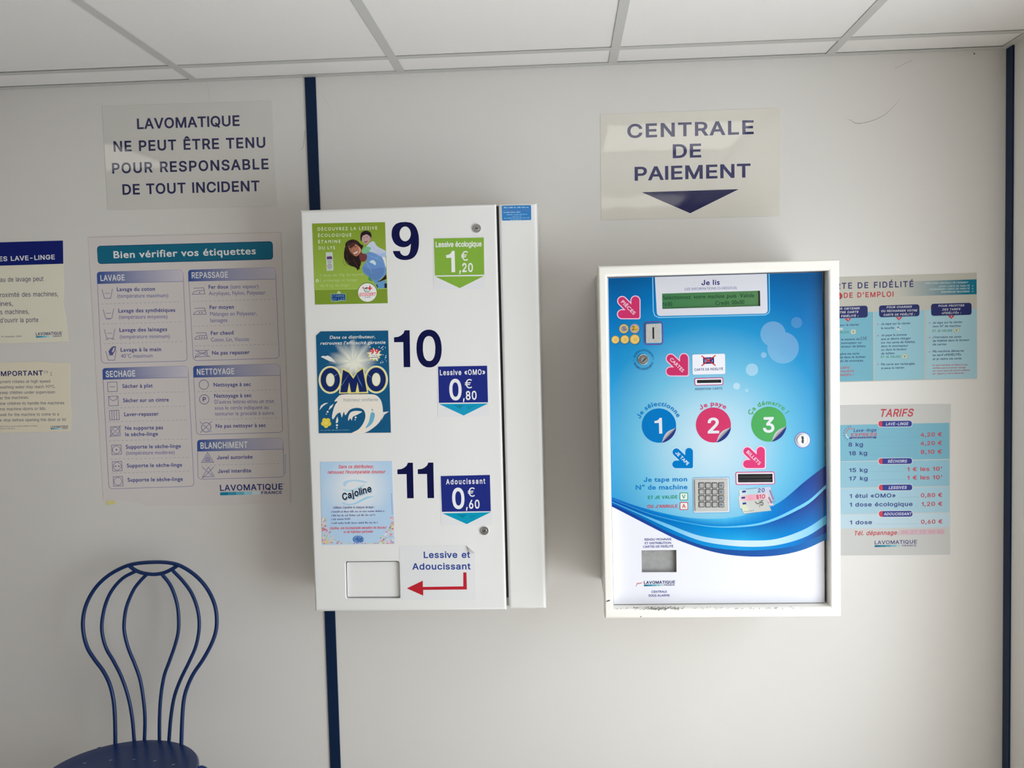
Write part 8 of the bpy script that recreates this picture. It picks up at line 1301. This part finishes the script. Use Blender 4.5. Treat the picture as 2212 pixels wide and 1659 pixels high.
ad.build('lcd', M['lcd'], dsp)
for s_, x0, y0, x1, y1 in (('Selectionnez', 612, 391, 852, 384), ('votre', 878, 383, 980, 380), ('machine', 1002, 380, 1145, 376), ('puis', 1168, 375, 1250, 373), ('Valide', 1278, 372, 1405, 369), ('N:00', 612, 448, 692, 446), ('Credit', 1068, 437, 1190, 433), ('00e00', 1210, 432, 1318, 429)):
    ad.text(s_, x0, y0, x1, y1, 34, (22, 62, 46), 'g', 2)
ad.build('lettering', M['lcd'], dsp)
# arrows
def arrow(bx0, by0, bx1, by1, ox, oy, col, edge_c, word, lab):
    ar_ = Art(YP - .0004, ox, oy, 4.022, w=240); W = bx1 - bx0; Hh = by1 - by0; r_ = W * .17
    c0 = (bx0 + W * .23, by0 + Hh * .24); corner = (bx1 - r_ - W * .04, by1 - r_ - Hh * .04); up = (corner[0], by0 + Hh * .22); lf = (bx0 + W * .22, corner[1])
    def caps(p, q_, r, col, ly):
        d = Vector((q_[0] - p[0], q_[1] - p[1])); an = math.atan2(d.y, d.x); pts = []
        for k in range(13): t_ = an + math.pi / 2 + math.pi * k / 12; pts.append((p[0] + r * math.cos(t_), p[1] + r * math.sin(t_)))
        for k in range(13): t_ = an - math.pi / 2 + math.pi * k / 12; pts.append((q_[0] + r * math.cos(t_), q_[1] + r * math.sin(t_)))
        ar_.poly(pts, col, ly)
    for j, (r, c_) in enumerate(((r_ + W * .045, edge_c), (r_, col))):
        for i, p in enumerate((c0, up, lf)): caps(p, corner, r, c_, 1 + j * 2 + i * .35)
        s_ = r; ar_.poly(rounded([(corner[0], corner[1] - s_), (corner[0] + s_, corner[1] - s_), (corner[0] + s_, corner[1] + s_), (corner[0] - s_, corner[1] + s_), (corner[0] - s_, corner[1])], [0, 0, s_ * .5, 0, 0]), c_, 2.2 + j * 2)
    o = ar_.build('arrow', M['gloss'], term, label=lab)
    m_ = ((bx0 + W * .5), (by0 + Hh * .5)); L = W * .335
    dx, dy = -.062 * W, .062 * Hh
    ar_.text(word, m_[0] - L * .8 + dx, m_[1] - L * .8 + dy, m_[0] + L * .8 + dx, m_[1] + L * .8 + dy, W * .145, (240, 205, 218) if col[0] > 100 else (215, 232, 245), 'f', 7)
    ar_.build('lettering', M['gloss'], o)
PK = (200, 52, 104); PE = (236, 190, 212)
arrow(210, 353, 416, 561, 1280, 550, PK, PE, 'PIÈCES', 'pink arrow reading PIÈCES'); arrow(632, 854, 838, 1058, 1280, 550, PK, PE, 'CARTES', 'pink arrow reading CARTES')
arrow(1298, 495, 1505, 696, 1280, 840, (216, 62, 118), (240, 205, 222), 'BILLETS', 'pink arrow reading BILLETS'); arrow(683, 504, 880, 697, 1280, 840, (0, 118, 192), (186, 218, 238), 'JE TAPE', 'blue arrow reading JE TAPE')
# printed coins
GD = (222, 184, 96)
a = Art(YP - .0004, 1280, 550, 4.022, w=240)
for i, (x, y, r_) in enumerate(((272, 644, 41), (366, 643, 43), (198, 739, 35), (280, 737, 38), (367, 736, 43))):
    a.disc(x + 5, y + 6, r_ + 1, (36, 110, 160), 1, n=24); a.disc(x, y, r_, (150, 128, 80) if i != 1 else (128, 122, 140), 2, n=28); a.disc(x, y, r_ - 3, GD if i != 1 else (168, 160, 172), 3, n=28)
    if i == 0: a.disc(x, y, r_ * .66, (150, 148, 160), 4, n=24); a.text('1', x - 10, y + 16, x + 4, y + 16, 34, (104, 98, 110), 'b', 5); a.scribble(x - 2, y + 12, x + 24, y + 12, 14, (110, 104, 112), 5, seed=1, w=5)
    if i == 1: a.disc(x, y, r_ * .68, (216, 178, 80), 4, n=24); a.text('2', x - 24, y + 14, x + 0, y + 13, 36, (110, 80, 40), 'b', 5); a.scribble(x, y + 12, x + 24, y + 10, 14, (130, 96, 50), 5, seed=2, w=5)
    if i > 1: a.disc(x, y, r_ * .72, (230, 196, 116), 4, n=22); a.disc(x + 3, y + 2, r_ * .45, (218, 178, 92), 5, n=7)
    a.build('printed_coin', M['gloss'], term)
# coin slot plate
def ring_rr(a, q, r, w, col, layer=2): a.line(rounded(q, r, 5), w, col, layer, closed=True)
ring_rr(a, [(446, 585), (609, 582), (612, 779), (447, 783)], 34, 7, (122, 62, 150), 2); a.build('coin_slot_outline', M['gloss'], panel_o)
slot = Mb().slab(quad([(460, 602), (596, 597), (599, 766), (462, 769)], .003), YP - .004, YP - .0002, r=.0012, holes=[quad([(520, 632), (534, 631), (536, 731), (521, 732)], Y=YP - .004)], seg=3).build('coin_slot_plate', M['steel2'], term, 40)
Mb().slab(quad([(515, 625), (540, 624), (541, 738), (516, 739)], Y=YP - .001), YP - .0008, YP - .0002).build('slot', M['dark'], slot)
# refund button
c = un(1280 + 440 / 4.022, 550 + 911 / 4.022, YP); k = 46 / 4.022 / FPX * (YP - CAM.y)
rb = Mb().lathe((c.x, c.z), [(k, YP), (k, YP - .003), (k * .85, YP - .0045), (k * .72, YP - .0045), (k * .70, YP - .0005)], 32).build('refund_button', M['chrome'], term, 35)
Mb().lathe((c.x + k * .12, c.z - .001), [(k * .58, YP - .0006), (k * .58, YP - .008), (k * .5, YP - .0092), (.0002, YP - .0092)], 28).build('knob', M['steel'], rb, 35)
m_ = k * .06; q = [(c.x + k * .12 + x, c.z - .001 + z) for x, z in ((-k * .36 - m_, -k * .36 + m_), (-k * .36 + m_, -k * .36 - m_), (k * .36 + m_, k * .36 - m_), (k * .36 - m_, k * .36 + m_))]
Mb().slab(q, YP - .0097, YP - .0092).build('screw_slot', M['dark'], rb)
a.crop(1280, 550, 4.022)
a.arctext('REMBOURSEMENT', 443, 912, 74, 168, 8, 18, (40, 84, 138), 'r', 1); a.arctext('REMBOURSEMENT', 443, 912, 92, 196, 346, 18, (40, 84, 138), 'r', 1); a.disc(357, 916, 4, (40, 84, 138), 1, n=8); a.disc(529, 910, 4, (40, 84, 138), 1, n=8)
a.build('ring_lettering', M['gloss'], panel_o)
# card notice, card slot
a.poly(rounded([(864, 866), (1153, 858), (1156, 1039), (867, 1046)], 16), (150, 190, 215), 2); a.poly(rounded([(867, 869), (1150, 861), (1153, 1036), (870, 1043)], 15), wh, 3)
a.poly([(960, 894), (1055, 891), (1056, 947), (961, 950)], (34, 44, 110), 4); a.scribble(972, 936, 1048, 934, 34, (150, 160, 200), 5, seed=4, w=7)
a.line([(946, 879), (1069, 964)], 9, (206, 50, 52), 6); a.line([(1069, 875), (946, 967)], 9, (206, 50, 52), 6.4)
a.text('CARTE DE FIDÉLITÉ', 884, 1010, 1133, 1003, 21, (58, 64, 128), 'f', 4); a.build('card_notice', M['gloss'], term, 'white card notice with a crossed-out card')
a.poly(rounded([(884, 1073), (1134, 1066), (1137, 1132), (887, 1138)], 15), (196, 60, 122), 2, holes=[[(907, 1089), (1117, 1085), (1118, 1113), (908, 1117)]]); a.poly(rounded([(891, 1080), (1128, 1073), (1130, 1126), (893, 1132)], 10), wh, 3, holes=[[(907, 1089), (1117, 1085), (1118, 1113), (908, 1117)]])
cs_ = a.build('card_slot', M['gloss'], term)
Mb().box(min(p[0] for p in h_card), max(p[0] for p in h_card), YP + .0045, YP + .0055, min(p[1] for p in h_card) - .001, max(p[1] for p in h_card) + .001).build('slot', M['dark'], cs_)
a.text('INSERTION CARTE', 893, 1178, 1129, 1171, 18, (64, 92, 140), 'r', 2)
# steps 1 2 3
a.build('slot_lettering', M['gloss'], panel_o)
a = Art(YP - .0004, 1280, 840, 4.022, w=240)
for i, (cx, cy, r_, col, dg, dx0_, dx1_, by_, wd, a0, a1, rr) in enumerate(((577, 319, 149, (0, 116, 190), '1', 541, 606, 390, 'Je sélectionne', 160, 22, 172), (1050, 314, 152, (206, 58, 104), '2', 1001, 1100, 388, 'Je paye', 130, 52, 170), (1531, 307, 152, (78, 166, 92), '3', 1481, 1580, 381, 'Ça démarre !', 153, 29, 172))):
    a.disc(cx, cy, r_, col, 1, n=48)
    # curled corner
    A0, A1 = R(-8), R(-80); arc = [(cx + r_ * math.cos(A0 + (A1 - A0) * k / 12), cy - r_ * math.sin(A0 + (A1 - A0) * k / 12)) for k in range(13)]
    P0, P1 = Vector(arc[0]), Vector(arc[-1]); nn = Vector((-(P1 - P0).y, (P1 - P0).x)).normalized(); 
    if nn.dot(Vector((cx, cy)) - P0) < 0: nn = -nn
    mids = [tuple(P0.lerp(P1, k / 10) + nn * (math.sin(math.pi * k / 10) * r_ * .20)) for k in range(11)]; ch = [tuple(P0.lerp(P1, k / 10) - nn * (math.sin(math.pi * k / 10) * r_ * .02)) for k in range(11)]
    a.poly([(cx + (x - cx) * 1.02, cy + (y - cy) * 1.02) for x, y in arc] + ch[::-1][1:-1], (40, 54, 122), 3)
    a.strip(mids, ch, lambda t_: (206, 206, 212), lambda t_: (120, 118, 128), 4, 14)
    a.text(dg, dx0_, by_, dx1_, by_ - 2, 138, (222, 224, 228), 'b', 2)
    a.arctext(wd, cx, cy, rr, a0, a1, 40, tuple(min(int(v * 1.0 + 6), 255) for v in col), 'f', 2)
    a.build('step_disc', M['gloss'], term, ('blue', 'pink', 'green')[i] + ' disc numbered ' + dg)
# lock
a.disc(1825, 445, 70, (112, 116, 190), 1); a.disc(1825, 445, 64, (214, 216, 224), 2); a.build('lock_surround', M['gloss'], panel_o)
c = un(1280 + 1825 / 4.022, 840 + 445 / 4.022, YP); k = 50 / 4.022 / FPX * (YP - CAM.y)
lk = Mb().lathe((c.x, c.z), [(k, YP - .0005), (k, YP - .004), (k * .93, YP - .005), (k * .84, YP - .005), (k * .80, YP - .003), (k * .78, YP - .003), (k * .76, YP - .0048), (.0003, YP - .0048)], 36).build('lock', M['enamel'], term, 35, label='round lock with a toothed key slot')
q = [un(1280 + x / 4.022, 840 + y / 4.022, YP - .005) for x, y in ((1816, 412), (1838, 414), (1830, 424), (1840, 432), (1830, 442), (1840, 450), (1831, 459), (1838, 470), (1822, 474), (1816, 462), (1820, 440), (1815, 425))]
Mb().slab([(p.x, p.z) for p in q][::-1], YP - .0056, YP - .0047).build('keyhole', M['dark'], lk)
# instructions
BL = (20, 126, 196)
a.text('Je tape mon', 444, 809, 822, 804, 42, BL, 'f', 1); a.text('N° de machine', 375, 877, 825, 872, 42, BL, 'f', 1)
a.text('ET JE VALIDE', 482, 958, 738, 952, 28, (40, 146, 100), 'b', 1); a.text('OU J’ANNULE', 476, 1036, 738, 1032, 28, (206, 60, 72), 'b', 1)
for (x, y, ltr, col) in ((793, 935, 'V', (52, 150, 104)), (794, 1018, 'A', (210, 58, 70))):
    a.poly(rounded([(x - 37, y - 33), (x + 36, y - 34), (x + 37, y + 33), (x - 36, y + 34)], 11), col, 1); a.poly(rounded([(x - 31, y - 27), (x + 30, y - 28), (x + 31, y + 27), (x - 30, y + 28)], 8), (222, 230, 226), 2); a.text(ltr, x - 17, y + 17, x + 16, y + 16, 34, col, 'b', 3)
a.build('instructions', M['gloss'], panel_o)
# keypad
kq = [(885, 784), (1176, 780), (1180, 1060), (889, 1064)]
a.poly(rounded([(868, 770), (1188, 764), (1194, 1076), (874, 1081)], 16), (96, 168, 220), 1); a.poly(rounded([(873, 775), (1183, 769), (1189, 1071), (879, 1076)], 13), (226, 228, 230), 2); a.build('keypad_surround', M['gloss'], panel_o)
kp = Mb().slab(quad(kq, .002, oy=840), YP - .004, YP - .0005, r=.001, seg=3).build('keypad', M['steel2'], term, 40, label='grey metal keypad with sixteen square keys')
KY = YP - .004; first = None
for r_ in range(4):
    for cc_ in range(4):
        x = 945 + cc_ * 57 + r_ * .5; y = 838 + r_ * 55.5; p = un(1280 + x / 4.022, 840 + y / 4.022, KY); hs = 20.5 / 4.022 / FPX * (KY - CAM.y)
        if first is None:
            q = rounded(rect(p.x - hs, p.x + hs, p.z - hs, p.z + hs), .0014, 3)
            o = Mb().slab(q, KY - .0022, KY, r=.0009, seg=3).build('key', M['steel3'], kp, 40); first = o; fp = p.copy()
            fr = Mb().slab(rounded(rect(p.x - hs * 1.22, p.x + hs * 1.22, p.z - hs * 1.22, p.z + hs * 1.22), .0018, 3), KY - .0003, KY).build('key_groove', M['dark'], kp); ff = fr
        else:
            o = first.copy(); COL.objects.link(o); o.location = (p.x - fp.x, 0, p.z - fp.z)
            fr = ff.copy(); COL.objects.link(fr); fr.location = (p.x - fp.x, 0, p.z - fp.z)
ak = Art(KY - .0023, 1280, 840, 4.022, w=240)
for i, ch in enumerate('123 456 789 A0V '):
    x = 945 + (i % 4) * 57 + (i // 4) * .5; y = 838 + (i // 4) * 55.5
    if ch != ' ': ak.text(ch, x - (9 if ch != '1' else 5), y + 12, x + (9 if ch != '1' else 5), y + 12, 24, (206, 206, 202), 'r', 1)
    else: ak.poly([(x - 13, y - 11), (x + 13, y - 11), (x + 13, y + 11), (x - 13, y + 11)], (128, 140, 152), 1, r=3); ak.scribble(x - 9, y + 8, x + 10, y + 8, 12, (90, 96, 106), 2, seed=i, w=3)
ak.build('key_lettering', M['gloss'], kp)
# banknote slot
hb_ = [(1262, 740), (1563, 738), (1565, 811), (1264, 813)]
a.poly(rounded([(1241, 722), (1581, 718), (1586, 829), (1244, 835)], 18), (204, 70, 128), 1, holes=[hb_]); a.poly(rounded([(1248, 729), (1574, 725), (1579, 823), (1251, 828)], 12), (226, 220, 226), 2, holes=[hb_])
bs = a.build('banknote_slot', M['gloss'], term, 'wide black banknote slot with a pink outline')
bx0, bx1, bz0, bz1 = min(p[0] for p in h_bill), max(p[0] for p in h_bill), min(p[1] for p in h_bill), max(p[1] for p in h_bill)
bb = Mb().box(bx0 - .001, bx1 + .001, YP + .0045, YP + .0055, bz0 - .001, bz1 + .001); zm = (bz0 + bz1) / 2
bb.box(bx0 + .001, bx1 - .001, YP - .001, YP + .004, zm + .0025, zm + .006).box(bx0 + .001, bx1 - .001, YP - .001, YP + .004, zm - .006, zm - .0025); bb.build('slot', M['dark'], bs)
# printed banknotes
n_ = Art(YP - .0004, 1350, 960, 6.32, w=240)
def note(q, base, base2, num, nc, nx0, nx1, ny, cap, ly):
    n_.poly([(x + 8, y + 10) for x, y in q], (70, 150, 196), ly - .5)
    n_.grid(q, 8, 2, lambda u, v, x, y: mixc(n_.C((214, 218, 216)), n_.C(base), min(u * 3, 1)) if u < .4 else mixc(n_.C(base), n_.C(base2), (u - .4) / .6), ly)
    p = lerp2(q[0], q[3], .25); n_.poly([(q[0][0] + 42, q[0][1] + 12), (q[0][0] + 92, q[0][1] + 6), (q[0][0] + 95, q[0][1] + 32), (q[0][0] + 46, q[0][1] + 38)], (56, 64, 136), ly + .5)
    n_.text(num, nx0, ny, nx1, ny - 4, cap, nc, 'b', ly + .6, shear=.1)
note([(1556, 622), (1985, 575), (2045, 770), (1585, 806)], (172, 206, 214), (196, 196, 216), '20', (84, 70, 140), 1812, 1906, 655, 56, 2)
n_.poly([(1965, 625), (1990, 620), (2040, 760), (2015, 765)], (136, 130, 160), 2.6); n_.line([(1650, 612), (1800, 596)], 6, (120, 110, 160), 2.6)
note([(1546, 706), (1945, 662), (2032, 832), (1572, 876)], (224, 156, 172), (214, 200, 208), '10', (190, 64, 92), 1825, 1912, 742, 60, 4)
n_.poly([(1790, 690), (1820, 686), (1830, 745), (1800, 750)], (200, 96, 124), 4.6); n_.poly([(1950, 720), (1975, 715), (2015, 800), (1990, 806)], (150, 120, 130), 4.6); n_.scribble(1935, 805, 1995, 800, 26, (196, 130, 150), 4.6, seed=3, w=6)
note([(1561, 784), (1925, 742), (1996, 900), (1622, 945)], (196, 198, 192), (196, 194, 188), '5', (92, 92, 90), 1846, 1890, 838, 76, 6)
n_.line([(1775, 780), (1805, 812), (1850, 790)], 11, (84, 86, 84), 6.6); n_.line([(1830, 760), (1840, 860)], 8, (120, 122, 118), 6.7); n_.poly([(1580, 815), (1640, 808), (1690, 890), (1640, 935), (1625, 930)], (214, 218, 190), 6.3); n_.scribble(1625, 925, 1760, 908, 18, (130, 130, 126), 6.6, seed=9, w=5)
n_.build('printed_banknotes', M['gloss'], term, 'printed 20, 10 and 5 euro notes')
# change cup
cx0, cx1, cz0, cz1 = min(p[0] for p in h_cup), max(p[0] for p in h_cup), min(p[1] for p in h_cup), max(p[1] for p in h_cup)
cup = Mb(); D_ = .0045
cup.box(cx0 - .001, cx1 + .001, YP + .011, YP + .013, cz0 - .002, cz1 + .002).box(cx0 - .003, cx0 - .0005, YP + .0045, YP + .011, cz0 - .002, cz1 + .002).box(cx0 - .002, cx1 + .002, YP + .0045, YP + .011, cz0 - .003, cz0 - .0005).box(cx0 - .002, cx1 + .002, YP + .0045, YP + .011, cz1 + .0005, cz1 + .003)
cupo = cup.build('change_cup', M['steel4'], term, label='grey metal change cup')
Mb().box(cx1 + .0005, cx1 + .003, YP + .0045, YP + .011, cz0 - .002, cz1 + .002).build('side_wall', M['dark'], cupo)
a.crop(1280, 1100, 4.022); BT = (92, 96, 160)
for s_, x0, y0, x1, y1 in (('RENDU MONNAIE', 453, 273, 685, 270), ('ET DISTRIBUTION', 456, 305, 683, 302), ('CARTES DE FIDÉLITÉ', 440, 336, 701, 332), ('CENTRALE', 513, 727, 646, 725), ('SOUS ALARME', 487, 760, 671, 758)): a.text(s_, x0, y0, x1, y1, 20, BT, 'f', 1)
a.text('par', 384, 652, 434, 645, 16, (206, 66, 70), 'g', 1, shear=.5); a.line([(376, 672), (392, 640)], 3, (206, 66, 70), 1.5); logo(a, 447, 650, 716, 645, 26, navy=(44, 58, 110))
a.build('lower_lettering', M['gloss'], panel_o)
# scuffs on the lower frame edge
s_ = Art(YT - .0002, 1280, 1100, 4.022, w=235); rs = random.Random(2)
for k_ in range(240):
    t_ = rs.random(); x = 400 + rs.gauss(180, 95) if t_ < .72 else rs.uniform(200, 1820); y = 862 + rs.gauss(0, 5 if t_ > .72 else 9)
    if y < 848 or y > 885 or x < 200: continue
    L_ = rs.uniform(4, 16); d_ = rs.choice(((82, 78, 76), (120, 116, 112), (150, 146, 140))); s_.poly([(x, y), (x + L_, y - L_ * .6), (x + L_ + 4, y - L_ * .5), (x + 4, y + 2)], d_, 1 + k_ * .01)
s_.poly([(112, 802), (135, 790), (155, 788), (150, 796), (130, 803)], (60, 58, 56), 1); s_.poly([(411, 936), (424, 926), (426, 932), (414, 940)], (60, 58, 56), 1)
s_.build('scuff_mark', M['paper'], term)
# ================================================================ CHAIR
SZ = .448; SCX, SCY, SRD = -.172, -.318, .205
ch = empty('metal_chair', (SCX, SCY, 0), 'dark blue metal chair with balloon back of curved rods, against the wall', 'chair')
n = 64; seat = Mb(); prof = [(.0, -.004), (SRD * .55, -.004), (SRD * .82, -.001), (SRD * .94, .0015), (SRD - .004, .001), (SRD, -.004), (SRD, -.016), (SRD - .006, -.018), (SRD - .008, -.006), (0, -.0085)]
vs = []; fs = []
for r_, dz in prof: vs += [(SCX + r_ * math.cos(2 * math.pi * j / n), SCY + r_ * math.sin(2 * math.pi * j / n), SZ + dz) for j in range(n)]
for i in range(len(prof) - 1):
    for j in range(n):
        a_, b_ = i * n + j, i * n + (j + 1) % n; fs.append((a_, a_ + n, b_ + n, b_)[::-1])
so = obj('seat', vs, fs, M['chair'], ch, None, 40)
# small slots in the pressed seat
cr = lambda x, y: (60 + x / 3.464, 1180 + y / 3.464)
sl = Mb(); SLM = mat('bright_slot_fill', (.55, .58, .62), .3)  # pale fill painted for the bright floor seen through the slots
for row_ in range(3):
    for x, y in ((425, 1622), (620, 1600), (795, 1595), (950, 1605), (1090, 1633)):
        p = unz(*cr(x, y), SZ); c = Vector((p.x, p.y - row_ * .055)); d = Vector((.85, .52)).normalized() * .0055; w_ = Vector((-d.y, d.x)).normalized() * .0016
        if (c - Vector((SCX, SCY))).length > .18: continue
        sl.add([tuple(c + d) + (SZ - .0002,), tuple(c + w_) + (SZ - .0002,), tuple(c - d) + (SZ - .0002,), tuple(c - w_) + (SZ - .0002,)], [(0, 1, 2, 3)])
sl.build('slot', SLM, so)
# back rods: measured outline, placed on the surface that follows the seat rim at the bottom
def backpt(x, y, yb, lean=.05):
    px, py = cr(x, y); t_ = min(max((1475 - y) / 1350., 0), 1)
    return un(px, py, yb * (1 - t_) + (-.075) * t_ if True else 0)
RODS = [
    ('back_hoop', [(655, 1480), (652, 1290), (641, 1150), (612, 1030), (562, 930), (502, 850), (447, 760), (417, 650), (414, 540), (440, 430), (500, 320), (582, 235), (682, 172), (790, 133), (940, 119), (1060, 124), (1150, 150), (1250, 215), (1330, 300), (1385, 400), (1411, 500), (1410, 620), (1375, 730), (1310, 850), (1242, 950), (1195, 1050), (1168, 1150), (1156, 1290), (1148, 1485)], -.141, -.143),
    ('back_rod', [(797, 1460), (782, 1290), (752, 1130), (702, 980), (642, 860), (590, 770), (560, 670), (555, 570), (580, 440), (630, 330), (710, 240), (812, 184)], -.119, -.119),
    ('back_rod', [(873, 1453), (877, 1290), (866, 1150), (841, 1000), (800, 880), (755, 770), (726, 660), (721, 570), (740, 450), (790, 330), (840, 262), (893, 208)], -.113, -.113),
    ('back_rod', [(985, 1452), (986, 1290), (996, 1120), (1021, 970), (1060, 860), (1105, 730), (1128, 620), (1125, 480), (1100, 370), (1060, 280), (1003, 209)], -.113, -.113),
    ('back_rod', [(1055, 1467), (1070, 1290), (1096, 1130), (1142, 1000), (1210, 860), (1260, 740), (1283, 600), (1270, 470), (1225, 350), (1160, 260), (1086, 183)], -.125, -.125)]
for nm, pts, ya, yb in RODS:
    N_ = len(pts); P3 = [backpt(x, y, ya + (yb - ya) * i / (N_ - 1)) for i, (x, y) in enumerate(pts)]
    P3[0].z = SZ - .005
    if nm == 'back_hoop': P3[-1].z = SZ - .005
    Mb().tube(catmull(P3, 5), .0056 if nm == 'back_hoop' else .0051, 12).build(nm, M['chair'], ch, 60)
Mb().tube(catmull([backpt(x, y, -.1) for x, y in ((762, 148), (800, 176), (860, 200), (945, 210), (1020, 198), (1080, 170), (1124, 142))], 5), .0056, 12).build('back_brace', M['chair'], ch, 60)
Mb().tube([(SCX + (SRD - .02) * math.cos(2 * math.pi * k / 40), SCY + (SRD - .02) * math.sin(2 * math.pi * k / 40), SZ - .022) for k in range(40)], .006, 8, closed=True).build('seat_frame', M['chair'], ch, 60)
for an in (14, 130, 215, 300):
    u_ = Vector((math.cos(R(an)), math.sin(R(an)), 0)); c0 = Vector((SCX, SCY, 0))
    pts = [c0 + u_ * (SRD - .03) + Vector((0, 0, SZ - .024)), c0 + u_ * (SRD - .008) + Vector((0, 0, SZ - .018)), c0 + u_ * (SRD + .008) + Vector((0, 0, SZ - .012)), c0 + u_ * (SRD + .02) + Vector((0, 0, SZ - .03)), c0 + u_ * (SRD + .016) + Vector((0, 0, SZ - .1)), c0 + u_ * (SRD + .03) + Vector((0, 0, .012))]
    lg = Mb().tube(catmull(pts, 5), .0095, 12).build('leg', M['chair'], ch, 60)
    e_ = pts[-1]; Mb().tube([e_ + Vector((0, 0, -.012)), e_ + Vector((0, 0, .012))], .0125, 12).build('rubber_foot', M['rubber'], lg, 40)
Mb().tube([(SCX + (SRD + .017) * math.cos(2 * math.pi * k / 48), SCY + (SRD + .017) * math.sin(2 * math.pi * k / 48), .2) for k in range(48)], .005, 8, closed=True).build('leg_ring', M['chair'], ch, 60)
